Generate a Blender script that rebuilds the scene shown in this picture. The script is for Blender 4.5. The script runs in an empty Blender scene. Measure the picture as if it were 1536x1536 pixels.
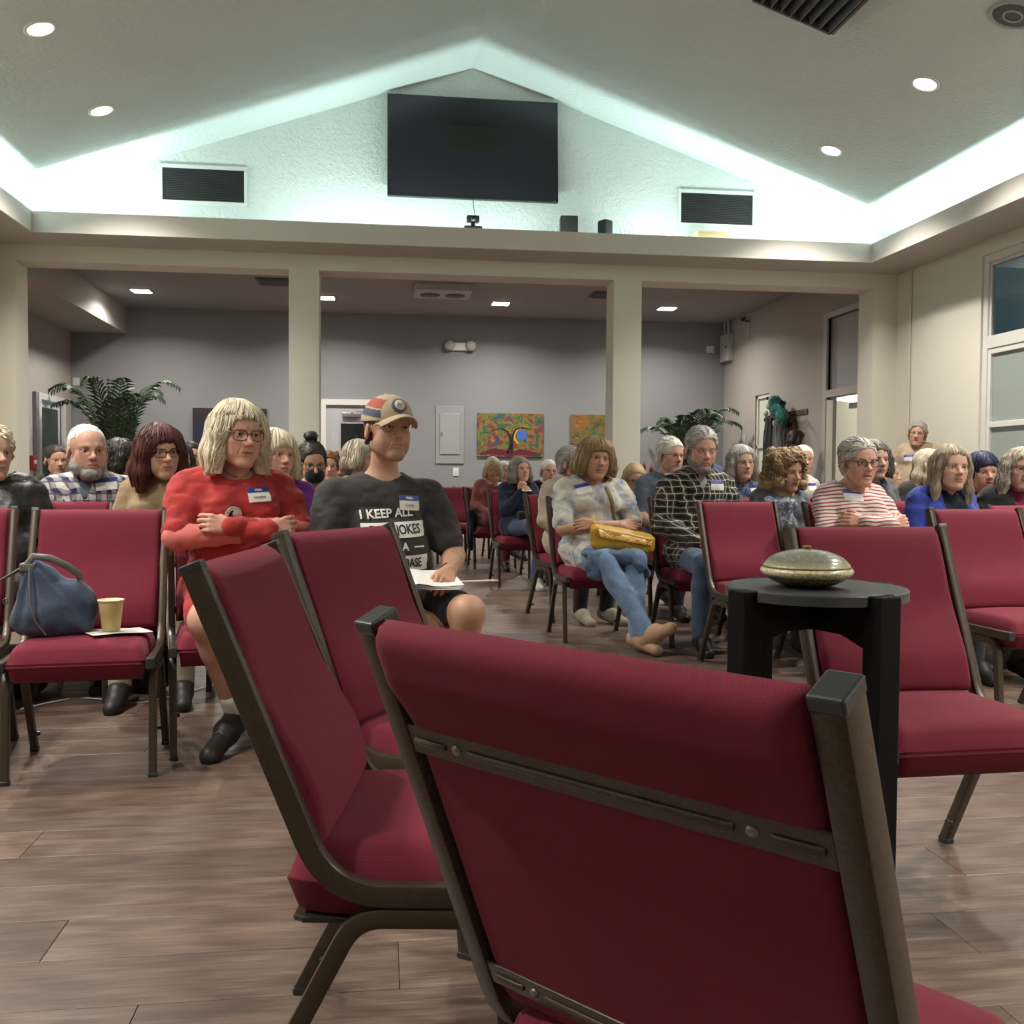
import bpy, bmesh, math, random
import numpy as np
from mathutils import Vector, Matrix
R_ = math.radians
sc = bpy.context.scene
COL = sc.collection
random.seed(7)

# ------------------------------------------------------------------ camera, world, exposure
FPX, CYAW, CPIT, CROL, CH = 1493.75, .1315, -.0356, .0066, 1.0
_f = Vector((math.sin(CYAW)*math.cos(CPIT), math.cos(CYAW)*math.cos(CPIT), math.sin(CPIT)))
_r = Vector((math.cos(CYAW), -math.sin(CYAW), 0)); _u = _r.cross(_f)
_r, _u = _r*math.cos(CROL)+_u*math.sin(CROL), _u*math.cos(CROL)-_r*math.sin(CROL)
cd = bpy.data.cameras.new('camera'); cam = bpy.data.objects.new('camera', cd); COL.objects.link(cam)
cd.sensor_width = 36; cd.lens = FPX/1536*36; cd.clip_start = .05
M = Matrix((_r, _u, -_f)).transposed().to_4x4(); M.translation = Vector((0, 0, CH)); cam.matrix_world = M
sc.camera = cam
def at(px, py, Y):
    "the point of the room seen at a pixel, at depth Y"
    d = _f+_r*((px-768)/FPX)-_u*((py-768)/FPX)
    return Vector((0, 0, CH))+d*(Y/d.y)
def X_at(px, py, Y): return at(px, py, Y).x

w = bpy.data.worlds.new('dusk'); sc.world = w; w.use_nodes = True
w.node_tree.nodes['Background'].inputs[0].default_value = (.030, .085, .13, 1)
w.node_tree.nodes['Background'].inputs[1].default_value = 1.0
vs = sc.view_settings; vs.view_transform = 'Standard'; vs.look = 'None'; vs.gamma = 1; vs.use_curve_mapping = False
vs.exposure = 1.42
sc.cycles.use_denoising = True
sc.cycles.max_bounces = 7; sc.cycles.diffuse_bounces = 4; sc.cycles.glossy_bounces = 3; sc.cycles.caustics_reflective = False; sc.cycles.caustics_refractive = False
sc.cycles.sample_clamp_indirect = 6

# ------------------------------------------------------------------ large lights: LED strips in the cove
D1, D2, XR, XL = 9.8, 15.98, 5.316, -3.54
DC, ZT, ZB, CR, CL = 9.289, 3.3, 3.117, 4.765, -3.032
RX, RZ, SL = .888, 4.965, .34            # ridge of the vaulted ceiling and its slope
BXR, BXL, BZ = 5.65, -4.68, 3.55         # rear room
YB = -2.6                                # wall behind the camera
def area(name, loc, rot, sx, sy, power, color, spread=180):
    l = bpy.data.lights.new(name, 'AREA'); l.shape = 'RECTANGLE'; l.size = sx; l.size_y = sy
    l.energy = power; l.color = color; l.spread = R_(spread)
    o = bpy.data.objects.new(name, l); COL.objects.link(o); o.location = loc; o.rotation_euler = rot
    return o
COVE = (.78, 1.0, .95)
for x0_, x1_, p_ in ((CL, -2.15, 9.5), (-.95, 1.55, 11.5), (2.25, CR, 15)): area('cove_strip', ((x0_+x1_)/2, DC+.034, ZB+.036), (R_(180), 0, 0), x1_-x0_, .022, p_*.82, COVE)
area('cove_strip', (CR+.045, (DC+YB)/2, ZB+.036), (R_(180), 0, R_(90)), DC-YB, .03, 50, COVE)
area('cove_strip', (CL-.045, (DC+YB)/2, ZB+.036), (R_(180), 0, R_(90)), DC-YB, .03, 50, COVE)
# ------------------------------------------------------------------ helpers
def link(name, me, parent=None, loc=None, rot=None):
    o = bpy.data.objects.new(name, me); COL.objects.link(o)
    if parent is not None: o.parent = parent
    if loc is not None: o.location = loc
    if rot is not None: o.rotation_euler = rot
    return o
def tag(o, label=None, cat=None, group=None, kind=None):
    if label: o['label'] = label
    if cat: o['category'] = cat
    if group: o['group'] = group
    if kind: o['kind'] = kind
    return o
def thing(name, label, cat, loc=(0, 0, 0), rz=0, group=None):
    o = bpy.data.objects.new(name, None); COL.objects.link(o); o.empty_display_size = .1
    o.location = loc; o.rotation_euler = (0, 0, rz)
    return tag(o, label, cat, group)
def copy_tree(o, parent=None):
    c = o.copy(); COL.objects.link(c); c.parent = parent
    for ch in o.children: copy_tree(ch, c)
    return c
class MB:
    "collects simple solids into one mesh"
    def __init__(s): s.v = []; s.f = []; s.sm = []; s.sharp = False
    def add(s, vs, fs, sm=False):
        n = len(s.v); s.v += [tuple(v) for v in vs]; s.f += [tuple(i+n for i in f) for f in fs]; s.sm += [sm]*len(fs); return s
    def box(s, a, b, mtx=None, bev=0):
        x0, y0, z0 = a; x1, y1, z1 = b
        if bev:
            bm = bmesh.new(); bmesh.ops.create_cube(bm, size=1)
            for v in bm.verts: v.co = Vector(((x0+x1)/2+v.co.x*(x1-x0), (y0+y1)/2+v.co.y*(y1-y0), (z0+z1)/2+v.co.z*(z1-z0)))
            bmesh.ops.bevel(bm, geom=list(bm.edges), offset=bev, segments=2, affect='EDGES', profile=.5)
            bm.verts.index_update(); vs = [v.co.copy() for v in bm.verts]; fs = [[v.index for v in f.verts] for f in bm.faces]; bm.free()
        else:
            vs = [Vector(p) for p in ((x0,y0,z0),(x1,y0,z0),(x1,y1,z0),(x0,y1,z0),(x0,y0,z1),(x1,y0,z1),(x1,y1,z1),(x0,y1,z1))]
            fs = [(0,3,2,1),(4,5,6,7),(0,1,5,4),(1,2,6,5),(2,3,7,6),(3,0,4,7)]
        if mtx is not None: vs = [mtx @ v for v in vs]
        return s.add(vs, fs)
    def poly(s, pts): return s.add(pts, [tuple(range(len(pts)))])
    def tube(s, pts, rx, rz=None, n=8, up=(1, 0, 0), cap=True, square=0, radii=None):
        "sweep a (rounded-square or round) section along a path; up = section's fixed side axis"
        rz = rz or rx; pts = [Vector(p) for p in pts]; up0 = Vector(up)
        if square:
            s.sharp = True; c = square; sec = []
            for q, (sx, sy) in enumerate(((1, 1), (-1, 1), (-1, -1), (1, -1))):
                for k in range(3):
                    a = R_(90*q+45*k); sec.append((sx*(1-c)+c*math.cos(a), sy*(1-c)+c*math.sin(a)))
        else: sec = [(math.cos(2*math.pi*k/n), math.sin(2*math.pi*k/n)) for k in range(n)]
        n = len(sec); V = []
        for i, p in enumerate(pts):
            t = (pts[min(i+1, len(pts)-1)]-pts[max(i-1, 0)]).normalized()
            a = up0-t*up0.dot(t)
            if a.length < 1e-3: a = Vector((0, 0, 1))-t*t.z
            if a.length < 1e-3: a = Vector((0, 1, 0))
            a.normalize(); b = t.cross(a); k = radii[i] if radii else 1
            for x, y in sec: V.append(p+a*(x*rx*k)+b*(y*rz*k))
        Fc = [(i*n+k, i*n+(k+1) % n, (i+1)*n+(k+1) % n, (i+1)*n+k) for i in range(len(pts)-1) for k in range(n)]
        s.add(V, Fc, True)
        if cap:
            m = len(pts)-1
            s.add(V[:n], [tuple(range(n-1, -1, -1))]); s.add(V[m*n:], [tuple(range(n))])
        return s
    def lathe(s, prof, n=32, c=(0, 0, 0), axis='z', mtx=None):
        V = []
        for r, z in prof:
            for k in range(n):
                a = 2*math.pi*k/n; p = (r*math.cos(a), r*math.sin(a), z)
                if axis == 'y': p = (p[0], p[2], p[1])
                if axis == 'x': p = (p[2], p[0], p[1])
                V.append(Vector(p))
        if mtx is not None: V = [mtx @ v for v in V]
        V = [v+Vector(c) for v in V]
        m = len(prof)
        s.add(V, [(i*n+k, i*n+(k+1) % n, (i+1)*n+(k+1) % n, (i+1)*n+k) for i in range(m-1) for k in range(n)], True)
        return s
    def mesh(s, name, m, fix=True):
        me = bpy.data.meshes.new(name); me.from_pydata([tuple(v) for v in s.v], [], s.f)
        me.polygons.foreach_set('use_smooth', s.sm)
        if m: me.materials.append(m)
        if fix:
            bm = bmesh.new(); bm.from_mesh(me); bmesh.ops.recalc_face_normals(bm, faces=bm.faces); bm.to_mesh(me); bm.free()
        me.update()
        if s.sharp: me.set_sharp_from_angle(angle=R_(32))
        me.update(); return me
    def build(s, name, m, parent=None, loc=None, rot=None): return link(name, s.mesh(name, m), parent, loc, rot)
def struct(name, mb, m, parent=None):
    o = mb.build(name, m, parent)
    if parent is None: o['kind'] = 'structure'
    return o

# ------------------------------------------------------------------ materials
MATS = {}
class NT:
    def __init__(s, name):
        s.m = bpy.data.materials.new(name); s.m.use_nodes = True; s.t = s.m.node_tree; s.b = s.t.nodes['Principled BSDF']
    def n(s, typ, **k):
        nd = s.t.nodes.new('ShaderNode'+typ)
        for a, v in k.items():
            if a.startswith('i_'):
                key = a[2:]; key = int(key) if key.isdigit() else key.replace('_', ' ')
                nd.inputs[key].default_value = v
            else: setattr(nd, a, v)
        return nd
    def l(s, a, b): s.t.links.new(a, b)
    def coord(s, kind='Object', scale=None, loc=None, rot=None):
        if kind == 'World': o = s.n('NewGeometry').outputs['Position']
        else: o = s.n('TexCoord').outputs[kind]
        if scale or loc or rot:
            mp = s.n('Mapping'); s.l(o, mp.inputs[0])
            if scale: mp.inputs['Scale'].default_value = scale
            if loc: mp.inputs['Location'].default_value = loc
            if rot: mp.inputs['Rotation'].default_value = rot
            o = mp.outputs[0]
        return o
    def ramp(s, fac, stops, interp='LINEAR'):
        r = s.n('ValToRGB'); s.l(fac, r.inputs[0]); e = r.color_ramp.elements; r.color_ramp.interpolation = interp
        while len(e) > 1: e.remove(e[-1])
        e[0].position = stops[0][0]; e[0].color = (*stops[0][1], 1)
        for p, c in stops[1:]:
            q = e.new(p); q.color = (*c, 1)
        return r.outputs[0]
    def mix(s, fac, a, b, mode='MIX'):
        m = s.n('Mix', data_type='RGBA', blend_type=mode)
        for i, v in ((0, fac), (6, a), (7, b)):
            if isinstance(v, (int, float)): m.inputs[i].default_value = v
            elif isinstance(v, tuple): m.inputs[i].default_value = (*v[:3], 1)
            else: s.l(v, m.inputs[i])
        return m.outputs[2]
    def math(s, op, a, b=0, c=None):
        m = s.n('Math', operation=op)
        for i, v in enumerate((a, b) if c is None else (a, b, c)):
            if isinstance(v, (int, float)): m.inputs[i].default_value = v
            else: s.l(v, m.inputs[i])
        return m.outputs[0]
    def noise(s, co, scale, detail=3, rough=.5, dist=0):
        nd = s.n('TexNoise'); nd.inputs['Scale'].default_value = scale; nd.inputs['Detail'].default_value = detail
        nd.inputs['Roughness'].default_value = rough; nd.inputs['Distortion'].default_value = dist; s.l(co, nd.inputs['Vector']); return nd.outputs[0]
    def bump(s, h, strength, dist=.01):
        b = s.n('Bump'); b.inputs['Strength'].default_value = strength; b.inputs['Distance'].default_value = dist
        s.l(h, b.inputs['Height']); s.l(b.outputs[0], s.b.inputs['Normal'])
    def set(s, base=None, rough=None, metal=None, spec=None, **k):
        if base is not None:
            if isinstance(base, tuple): s.b.inputs['Base Color'].default_value = (*base[:3], 1)
            else: s.l(base, s.b.inputs['Base Color'])
        if rough is not None: s.b.inputs['Roughness'].default_value = rough
        if metal is not None: s.b.inputs['Metallic'].default_value = metal
        if spec is not None: s.b.inputs['Specular IOR Level'].default_value = spec
        for a, v in k.items(): s.b.inputs[a.replace('_', ' ')].default_value = v
        return s
def plain(name, col, rough=.6, metal=0, spec=.5, var=0, scale=20, bump=0, bscale=60, bdist=.004, sheen=0):
    if name in MATS: return MATS[name]
    t = NT(name); t.set(None, rough, metal, spec)
    if sheen: t.set(Sheen_Weight=sheen, Sheen_Roughness=.5)
    co = t.coord('Object')
    if var:
        f = t.noise(co, scale, 4)
        t.set(t.ramp(f, [(.3, tuple(c*(1-var) for c in col)), (.7, tuple(min(1, c*(1+var)) for c in col))]))
    else: t.set(tuple(col))
    if bump: t.bump(t.noise(co, bscale, 3), bump, bdist)
    MATS[name] = t.m; return t.m
def emit(name, col, strength):
    if name in MATS: return MATS[name]
    t = NT(name); t.set((.8, .8, .8), .5); t.b.inputs['Emission Color'].default_value = (*col, 1); t.b.inputs['Emission Strength'].default_value = strength
    MATS[name] = t.m; return t.m
def knockdown(name, col, b=.35, rough=.85):
    t = NT(name); co = t.coord('World'); n1 = t.noise(co, 26, 3, .55, .4); n2 = t.noise(co, 75, 2)
    h = t.math('ADD', t.math('MULTIPLY', t.ramp(n1, [(.45, (0, 0, 0)), (.6, (1, 1, 1))]), 1.0), t.math('MULTIPLY', n2, .5))
    big = t.noise(co, .8, 2)
    t.set(t.mix(big, tuple(c*.97 for c in col), col), rough, 0, .3); t.bump(h, b, .006); return t.m
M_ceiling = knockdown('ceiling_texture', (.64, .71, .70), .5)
M_gable = knockdown('gable_texture', (.62, .66, .65), .55)
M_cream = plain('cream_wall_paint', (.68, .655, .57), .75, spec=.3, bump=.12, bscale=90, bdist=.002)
M_cream_dim = plain('dim_cream_wall_paint', (.40, .37, .34), .75, spec=.3, bump=.12, bscale=90, bdist=.002)  # the cream wall paint, darkened to imitate the dim warm rear light
M_grey = plain('grey_wall_paint', (.255, .265, .27), .75, spec=.3, bump=.15, bscale=90, bdist=.002)
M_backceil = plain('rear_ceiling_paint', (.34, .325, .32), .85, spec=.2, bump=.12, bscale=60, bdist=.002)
M_trim = plain('white_trim_paint', (.66, .65, .62), .45)
M_soffit = plain('soffit_paint', (.48, .465, .43), .7, spec=.3)
M_black = plain('black_plastic', (.012, .012, .013), .35)
M_white = plain('white_plastic', (.72, .71, .68), .4)
# ------------------------------------------------------------------ room shell
def rect_y(mb, x0, x1, z0, z1, y, holes=(), t=.1):
    "wall slab in the plane y..y+t with rectangular holes (x0,x1,z0,z1)"
    xs = sorted({x0, x1, *[h[0] for h in holes], *[h[1] for h in holes]}); zs = sorted({z0, z1, *[h[2] for h in holes], *[h[3] for h in holes]})
    for a, b in zip(xs, xs[1:]):
        for c, d in zip(zs, zs[1:]):
            mx, mz = (a+b)/2, (c+d)/2
            if any(h[0] < mx < h[1] and h[2] < mz < h[3] for h in holes): continue
            mb.box((a, y, c), (b, y+t, d))
def rect_x(mb, y0, y1, z0, z1, x, holes=(), t=.1):
    ys = sorted({y0, y1, *[h[0] for h in holes], *[h[1] for h in holes]}); zs = sorted({z0, z1, *[h[2] for h in holes], *[h[3] for h in holes]})
    for a, b in zip(ys, ys[1:]):
        for c, d in zip(zs, zs[1:]):
            my, mz = (a+b)/2, (c+d)/2
            if any(h[0] < my < h[1] and h[2] < mz < h[3] for h in holes): continue
            mb.box((x, a, c), (x+t, b, d))
def zc(x): return RZ-SL*abs(x-RX)
# floor slab + planks
def plank_mat():
    t = NT('vinyl_plank'); oi = t.n('ObjectInfo'); gi = t.n('NewGeometry')
    rnd = t.math('FRACT', t.math('ADD', oi.outputs['Random'], gi.outputs['Random Per Island']))
    pos = gi.outputs['Position']
    off = t.n('CombineXYZ'); t.l(t.math('MULTIPLY', rnd, 37.0), off.inputs[0]); t.l(t.math('MULTIPLY', rnd, 91.0), off.inputs[1])
    add = t.n('VectorMath', operation='ADD'); t.l(pos, add.inputs[0]); t.l(off.outputs[0], add.inputs[1])
    mp = t.n('Mapping'); t.l(add.outputs[0], mp.inputs[0]); mp.inputs['Scale'].default_value = (.55, 7, 1)
    n1 = t.noise(mp.outputs[0], 3.0, 6, .62, .8)
    mp2 = t.n('Mapping'); t.l(add.outputs[0], mp2.inputs[0]); mp2.inputs['Scale'].default_value = (2.5, 90, 1)
    n2 = t.noise(mp2.outputs[0], 3.0, 3, .6)
    mp3 = t.n('Mapping'); t.l(add.outputs[0], mp3.inputs[0]); mp3.inputs['Scale'].default_value = (.5, 3.2, 1)
    wv = t.n('TexWave', wave_type='RINGS', rings_direction='Y'); t.l(mp3.outputs[0], wv.inputs[0]); wv.inputs['Scale'].default_value = 2.3
    wv.inputs['Distortion'].default_value = 7; wv.inputs['Detail'].default_value = 3; wv.inputs['Detail Scale'].default_value = 1.6
    c = t.ramp(n1, [(.28, (.085, .054, .041)), (.45, (.160, .106, .081)), (.58, (.235, .163, .126)), (.74, (.34, .245, .195))])
    c = t.mix(.30, c, t.ramp(wv.outputs[1], [(.0, (.10, .07, .055)), (.5, (.22, .165, .13)), (1, (.32, .25, .20))]))
    c = t.mix(t.ramp(n2, [(.35, (0, 0, 0)), (.65, (.60, .60, .60))]), c, (.050, .033, .027))
    mp4 = t.n('Mapping'); t.l(add.outputs[0], mp4.inputs[0]); mp4.inputs['Scale'].default_value = (1.1, 26, 1); n4 = t.noise(mp4.outputs[0], 3.0, 4, .65, .4)
    c = t.mix(t.ramp(n4, [(.42, (0, 0, 0)), (.66, (.32, .32, .32))]), c, (.085, .055, .043))
    c = t.mix(1.0, c, t.ramp(rnd, [(0, (.72, .72, .74)), (.35, (1.05, 1.0, .97)), (.65, (.85, .86, .90)), (1, (1.22, 1.18, 1.14))]), 'MULTIPLY')
    t.set(c, .42, 0, .45)
    rr = t.ramp(n1, [(.3, (.42,)*3), (.7, (.30,)*3)]); t.l(rr, t.b.inputs['Roughness'])
    t.bump(t.math('ADD', t.math('MULTIPLY', n2, .5), n1), .12, .002); return t.m
M_plank = plank_mat()
M_slab = plain('floor_underlay', (.03, .022, .018), .9)
flo = struct('floor', MB().box((XL-1.2, YB, -.2), (BXR+.6, D2+.1, -.012)), M_slab)
PW, PL = .196, 1.22
def plank_mesh(L):
    return MB().box((0, .0006, -.012), (L-.0012, PW-.0006, 0), bev=.0012).mesh('plank', M_plank)
PM = {}
far = MB(); rows = 0; cnt = 0
y = 2.115-PW*22
while y < D2:
    shift = [.0, .47, .88, .23, .71, 1.05, .36][rows % 7]+.13*((rows*5) % 3)
    x = XL-1.3-shift; rows += 1
    lo, hi = (XL-.02, XR) if y+PW < D1 else (BXL, BXR)
    while x < hi:
        a, b = max(x, lo), min(x+PL, hi); x += PL
        if b-a < .03: continue
        yy = y+PW
        vis = y > 1.1 and y < 6.6 and b > (yy*-.42-.1) and a < (yy*.72+.1)
        if vis and cnt < 290:
            L = round(b-a, 3)
            if L not in PM: PM[L] = plank_mesh(L)
            o = link('plank', PM[L], flo, (a, y, 0)); cnt += 1
        else: far.box((a+.0006, y+.0006, -.012), (b-.0006, min(y+PW, D2)-.0006, 0))
    y += PW
tag(far.build('plank', M_plank, flo), kind='stuff')
# main hall walls
B = MB(); rect_x(B, YB, D1+.33, 0, 3.5, XR, [(6.75, 8.33, .95, 2.99), (3.6, 5.2, .95, 2.99)], .12); struct('wall_right', B, M_cream)
B = MB(); rect_x(B, YB, D1+.33, 0, 3.5, XL-.12, (), .12); struct('wall_left', B, M_cream)
B = MB(); B.box((XL-.1, YB-.1, 0), (XR+.1, YB, 5.1)); struct('wall_behind', B, M_cream)
# arcade wall: posts and beam
TH = .326; ZO = 2.967
B = MB(); rect_y(B, XL, XR, 0, ZB+.02, D1, [(-3.351, -.874, 0, ZO), (-.589, 2.309, 0, ZO), (2.594, 5.06, 0, ZO)], TH); struct('wall_arcade', B, M_cream)
# ceiling (vault)
B = MB()
for s, xe in ((-1, XL), (1, XR)):
    z1 = zc(xe)
    v = [(RX, YB, RZ), (RX, D1, RZ), (xe, D1, z1), (xe, YB, z1)]; v += [(x, y, z+.1) for x, y, z in v]
    B.add(v, [(0, 1, 2, 3), (4, 7, 6, 5), (0, 4, 5, 1), (1, 5, 6, 2), (2, 6, 7, 3), (3, 7, 4, 0)])
struct('ceiling', B, M_ceiling)
# gable wall above the ledge
B = MB(); v = [(XL, D1, ZB), (XR, D1, ZB), (XR, D1, zc(XR)+.05), (RX, D1, RZ+.05), (XL, D1, zc(XL)+.05)]; v2 = [(x, y+.1, z) for x, y, z in v]
B.add(v+v2, [(0, 1, 2, 3, 4), (9, 8, 7, 6, 5)]+[(i, i+5, (i+1) % 5+5, (i+1) % 5) for i in range(5)]); struct('wall_gable', B, M_gable)
# cove: soffit board + fascia, three sides
B = MB(); t = .03
B.box((XL, DC+.02, ZB), (XR, D1, ZB+t)); B.box((CR+.02, YB, ZB), (XR, DC+.02, ZB+t)); B.box((XL, YB, ZB), (CL-.02, DC+.02, ZB+t)); struct('trim_1', B, M_soffit)
def prism(B, pts, y0, y1, ax):
    n = len(pts)
    P = [((y, a, b) if ax == 'x' else (a, y, b)) for y in (y0, y1) for a, b in pts]
    B.add(P, [tuple(range(n)), tuple(range(2*n-1, n-1, -1))]+[(i, (i+1) % n, (i+1) % n+n, i+n) for i in range(n)])
B = MB(); fl = .055
B.add([(CL, DC, ZB), (CR, DC, ZB), (CR, DC, ZT), (CL, DC, ZT), (CL, DC+.02, ZB), (CR, DC+.02, ZB), (CR, DC+.02, ZT), (CL, DC+.02, ZT)], [(0, 1, 2, 3), (7, 6, 5, 4), (3, 2, 6, 7), (0, 4, 5, 1), (0, 3, 7, 4), (1, 5, 6, 2)])
for xs, xo in ((CR, .02), (CL, -.02)):
    B.add([(xs, YB, ZB), (xs, DC+.02, ZB), (xs, DC+.02, ZT), (xs, YB, ZT), (xs+xo, YB, ZB), (xs+xo, DC+.02, ZB), (xs+xo, DC+.02, ZT), (xs+xo, YB, ZT)], [(0, 1, 2, 3), (7, 6, 5, 4), (3, 2, 6, 7), (0, 4, 5, 1), (0, 3, 7, 4), (1, 5, 6, 2)])
struct('trim_2', B, plain('fascia_paint', (.60, .57, .53), .6, spec=.3))
# LED strips themselves, lying in the cove
ML = emit('led_strip', COVE, 6)
lb = thing('led_strip_light', 'cool white strip light hidden in the cove behind the ledge', 'strip light', ((CL+CR)/2, DC+.07, ZB+t))
MB().box((-(CR-CL)/2, -.008, 0), ((CR-CL)/2, .008, .012)).build('strip', ML, lb)
# rear room
DW = [(-.93, .02, 0, 2.12)]
B = MB(); rect_y(B, BXL, BXR, 0, BZ, D2, [(-.87, .0, 0, 2.12)], .1); struct('wall_back', B, M_grey)
B = MB(); rect_x(B, D1+TH, D2, 0, BZ, BXR, [(14.03, 14.58, .9, 2.25), (11.1, 12.1, 0, 2.03), (11.1, 12.1, 2.12, 3.03)], .12); struct('wall_back_right', B, M_cream_dim)
B = MB(); rect_x(B, D1+TH, D2, 0, BZ, BXL-.12, [(14.55, 15.62, 0, 2.06)], .12); struct('wall_back_left', B, M_cream_dim)
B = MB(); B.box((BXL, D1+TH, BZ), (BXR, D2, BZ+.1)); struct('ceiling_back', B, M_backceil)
B = MB(); B.box((BXL, D1+TH, 3.15), (-3.86, D2, BZ)); struct('trim_3', B, M_cream_dim)
B = MB(); B.box((BXL, D1+.02, 0), (XL-.1, D1+TH, BZ)); B.box((XR, D1+.02, 0), (BXR, D1+TH, BZ)); B.box((XL, D1+TH, ZB), (XR, D1+TH+.02, BZ)); struct('wall_return', B, M_cream)
B = MB(); B.box((.06, D2-.015, 0), (BXR, D2, .13)); B.box((BXL, D2-.015, 0), (-.93, D2, .13)); struct('baseboard_back', B, M_trim)
B = MB(); B.box((BXR-.015, D1+TH, 0), (BXR, 11.02, .13)); B.box((BXR-.015, 12.18, 0), (BXR, D2-.02, .13)); struct('baseboard_back_right', B, M_trim)
B = MB(); B.box((XR-.014, YB, 0), (XR, D1, .12)); struct('baseboard_right', B, M_trim)
# corner post strip right of the arcade, conduit
B = MB(); B.tube([(XR-.012, 9.51, 0), (XR-.012, 9.51, ZB)], .012, n=8); 
tag(B.build('conduit', plain('painted_conduit', (.60, .56, .48), .5)), 'thin painted conduit running up the cream right wall', 'pipe')
# door in the back wall
M_door = plain('painted_door', (.42, .43, .44), .5)
M_dark = plain('dark_glass', (.010, .012, .013), .08)
d = link('door_1', MB().box((-.87, D2+.02, .0), (.0, D2+.06, 2.12)).mesh('door', M_door)); d['kind'] = 'structure'
B = MB(); B.box((-.94, D2-.03, 0), (-.85, D2+.02, 2.20)); B.box((-.02, D2-.03, 0), (.07, D2+.02, 2.20)); B.box((-.85, D2-.03, 2.11), (-.02, D2+.02, 2.20)); B.build('door_frame', M_trim, d)
MB().box((-.62, D2+.0, .55), (-.22, D2+.018, 1.82)).build('pane', M_dark, d)
B = MB(); B.box((-.60, D2-.05, 1.92), (-.30, D2-.0, 1.99), bev=.008); B.tube([(-.46, D2-.04, 1.99), (-.30, D2-.18, 2.0), (-.2, D2-.04, 2.05)], .008); B.build('door_closer', plain('closer_metal', (.3, .3, .3), .4, .8), d)
MB().tube([(-.14, D2-.06, .98), (-.14, D2-.06, 1.12)], .012).build('door_handle', plain('closer_metal', (.3, .3, .3), .4, .8), d)
# left door with glass
d = link('door_2', MB().box((BXL-.08, 14.62, 0), (BXL-.03, 15.55, 2.02)).mesh('door', M_trim)); d['kind'] = 'structure'
B = MB(); B.box((BXL-.02, 14.50, 0), (BXL+.02, 14.60, 2.12)); B.box((BXL-.02, 15.57, 0), (BXL+.02, 15.67, 2.12)); B.box((BXL-.02, 14.60, 2.03), (BXL+.02, 15.57, 2.12)); B.build('door_frame', M_trim, d)
MB().box((BXL-.03, 14.74, .2), (BXL-.02, 15.42, 1.93)).build('pane', plain('green_glass', (.03, .06, .035), .06), d)
# white jamb post and door further forward on the left
d = link('trim_4', MB().box((BXL-.01, 14.28, 0), (BXL+.05, 14.36, 2.11)).mesh('trim', plain('grey_trim', (.22, .24, .27), .5))); d['kind'] = 'structure'
# right door, open, with transom
d = link('door_3', MB().box((BXR+.0, 11.12, 0), (BXR+.86, 11.17, 2.0), Matrix.Translation((BXR, 12.07, 0)) @ Matrix.Rotation(R_(38), 4, 'Z') @ Matrix.Translation((-BXR, -11.14, 0))).mesh('door', plain('white_door', (.82, .80, .78), .4))); d['kind'] = 'structure'
B = MB(); B.box((BXR-.03, 11.0, 0), (BXR+.03, 11.1, 3.1)); B.box((BXR-.03, 12.1, 0), (BXR+.03, 12.2, 3.1)); B.box((BXR-.03, 11.1, 2.03), (BXR+.03, 12.1, 2.12)); B.box((BXR-.03, 11.1, 3.03), (BXR+.03, 12.1, 3.1)); B.build('door_frame', plain('taupe_trim', (.50, .46, .43), .5), d)
MB().box((BXR+.05, 11.1, 2.12), (BXR+.06, 12.1, 3.03)).build('transom_pane', plain('transom_glass', (.40, .385, .39), .5), d)
B = MB(); B.box((BXR+.05, 11.35, 1.86), (BXR+.11, 11.62, 1.93)); B.build('door_closer', plain('closer_metal', (.3, .3, .3), .4, .8), d)
B = MB(); B.box((BXR+1.3, 9.8, 0), (BXR+1.4, 14.9, 3.4)); B.box((BXR+.12, 9.7, 0), (BXR+1.4, 9.8, 3.4)); B.box((BXR+.12, 14.8, 0), (BXR+1.4, 14.9, 3.4)); B.box((BXR+.12, 9.8, 3.3), (BXR+1.3, 14.8, 3.4)); B.box((BXR+.12, 9.8, -.1), (BXR+1.3, 14.8, 0)); struct('wall_corridor', B, plain('corridor_paint', (.62, .61, .54), .7))
# small window to the corridor
def sash_window(name, x, y0, y1, z0, z1, split, m, dx=.05):
    d = link(name, MB().box((x+dx, y0, z0), (x+dx+.008, y1, z1)).mesh(name, m)); d['kind'] = 'structure'
    B = MB(); w_ = .045
    for a, b, c, e in ((y0, y0+w_, z0, z1), (y1-w_, y1, z0, z1), (y0, y1, z0, z0+w_), (y0, y1, z1-w_, z1), (y0, y1, split-.02, split+.02)):
        B.box((x+dx-.03, a, c), (x+dx, b, e))
    B.build('window_frame', M_trim, d); return d
sash_window('window_1', BXR, 14.04, 14.57, .91, 2.24, 1.47, plain('lit_frosted_glass', (.62, .68, .56), .3), .05)
area('corridor_fill', (BXR+.7, 13.6, 3.2), (0, 0, 0), .5, 1.2, 60, (1, .96, .88))  # unseen lamp without a fixture, turned up to brighten the open door
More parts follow.
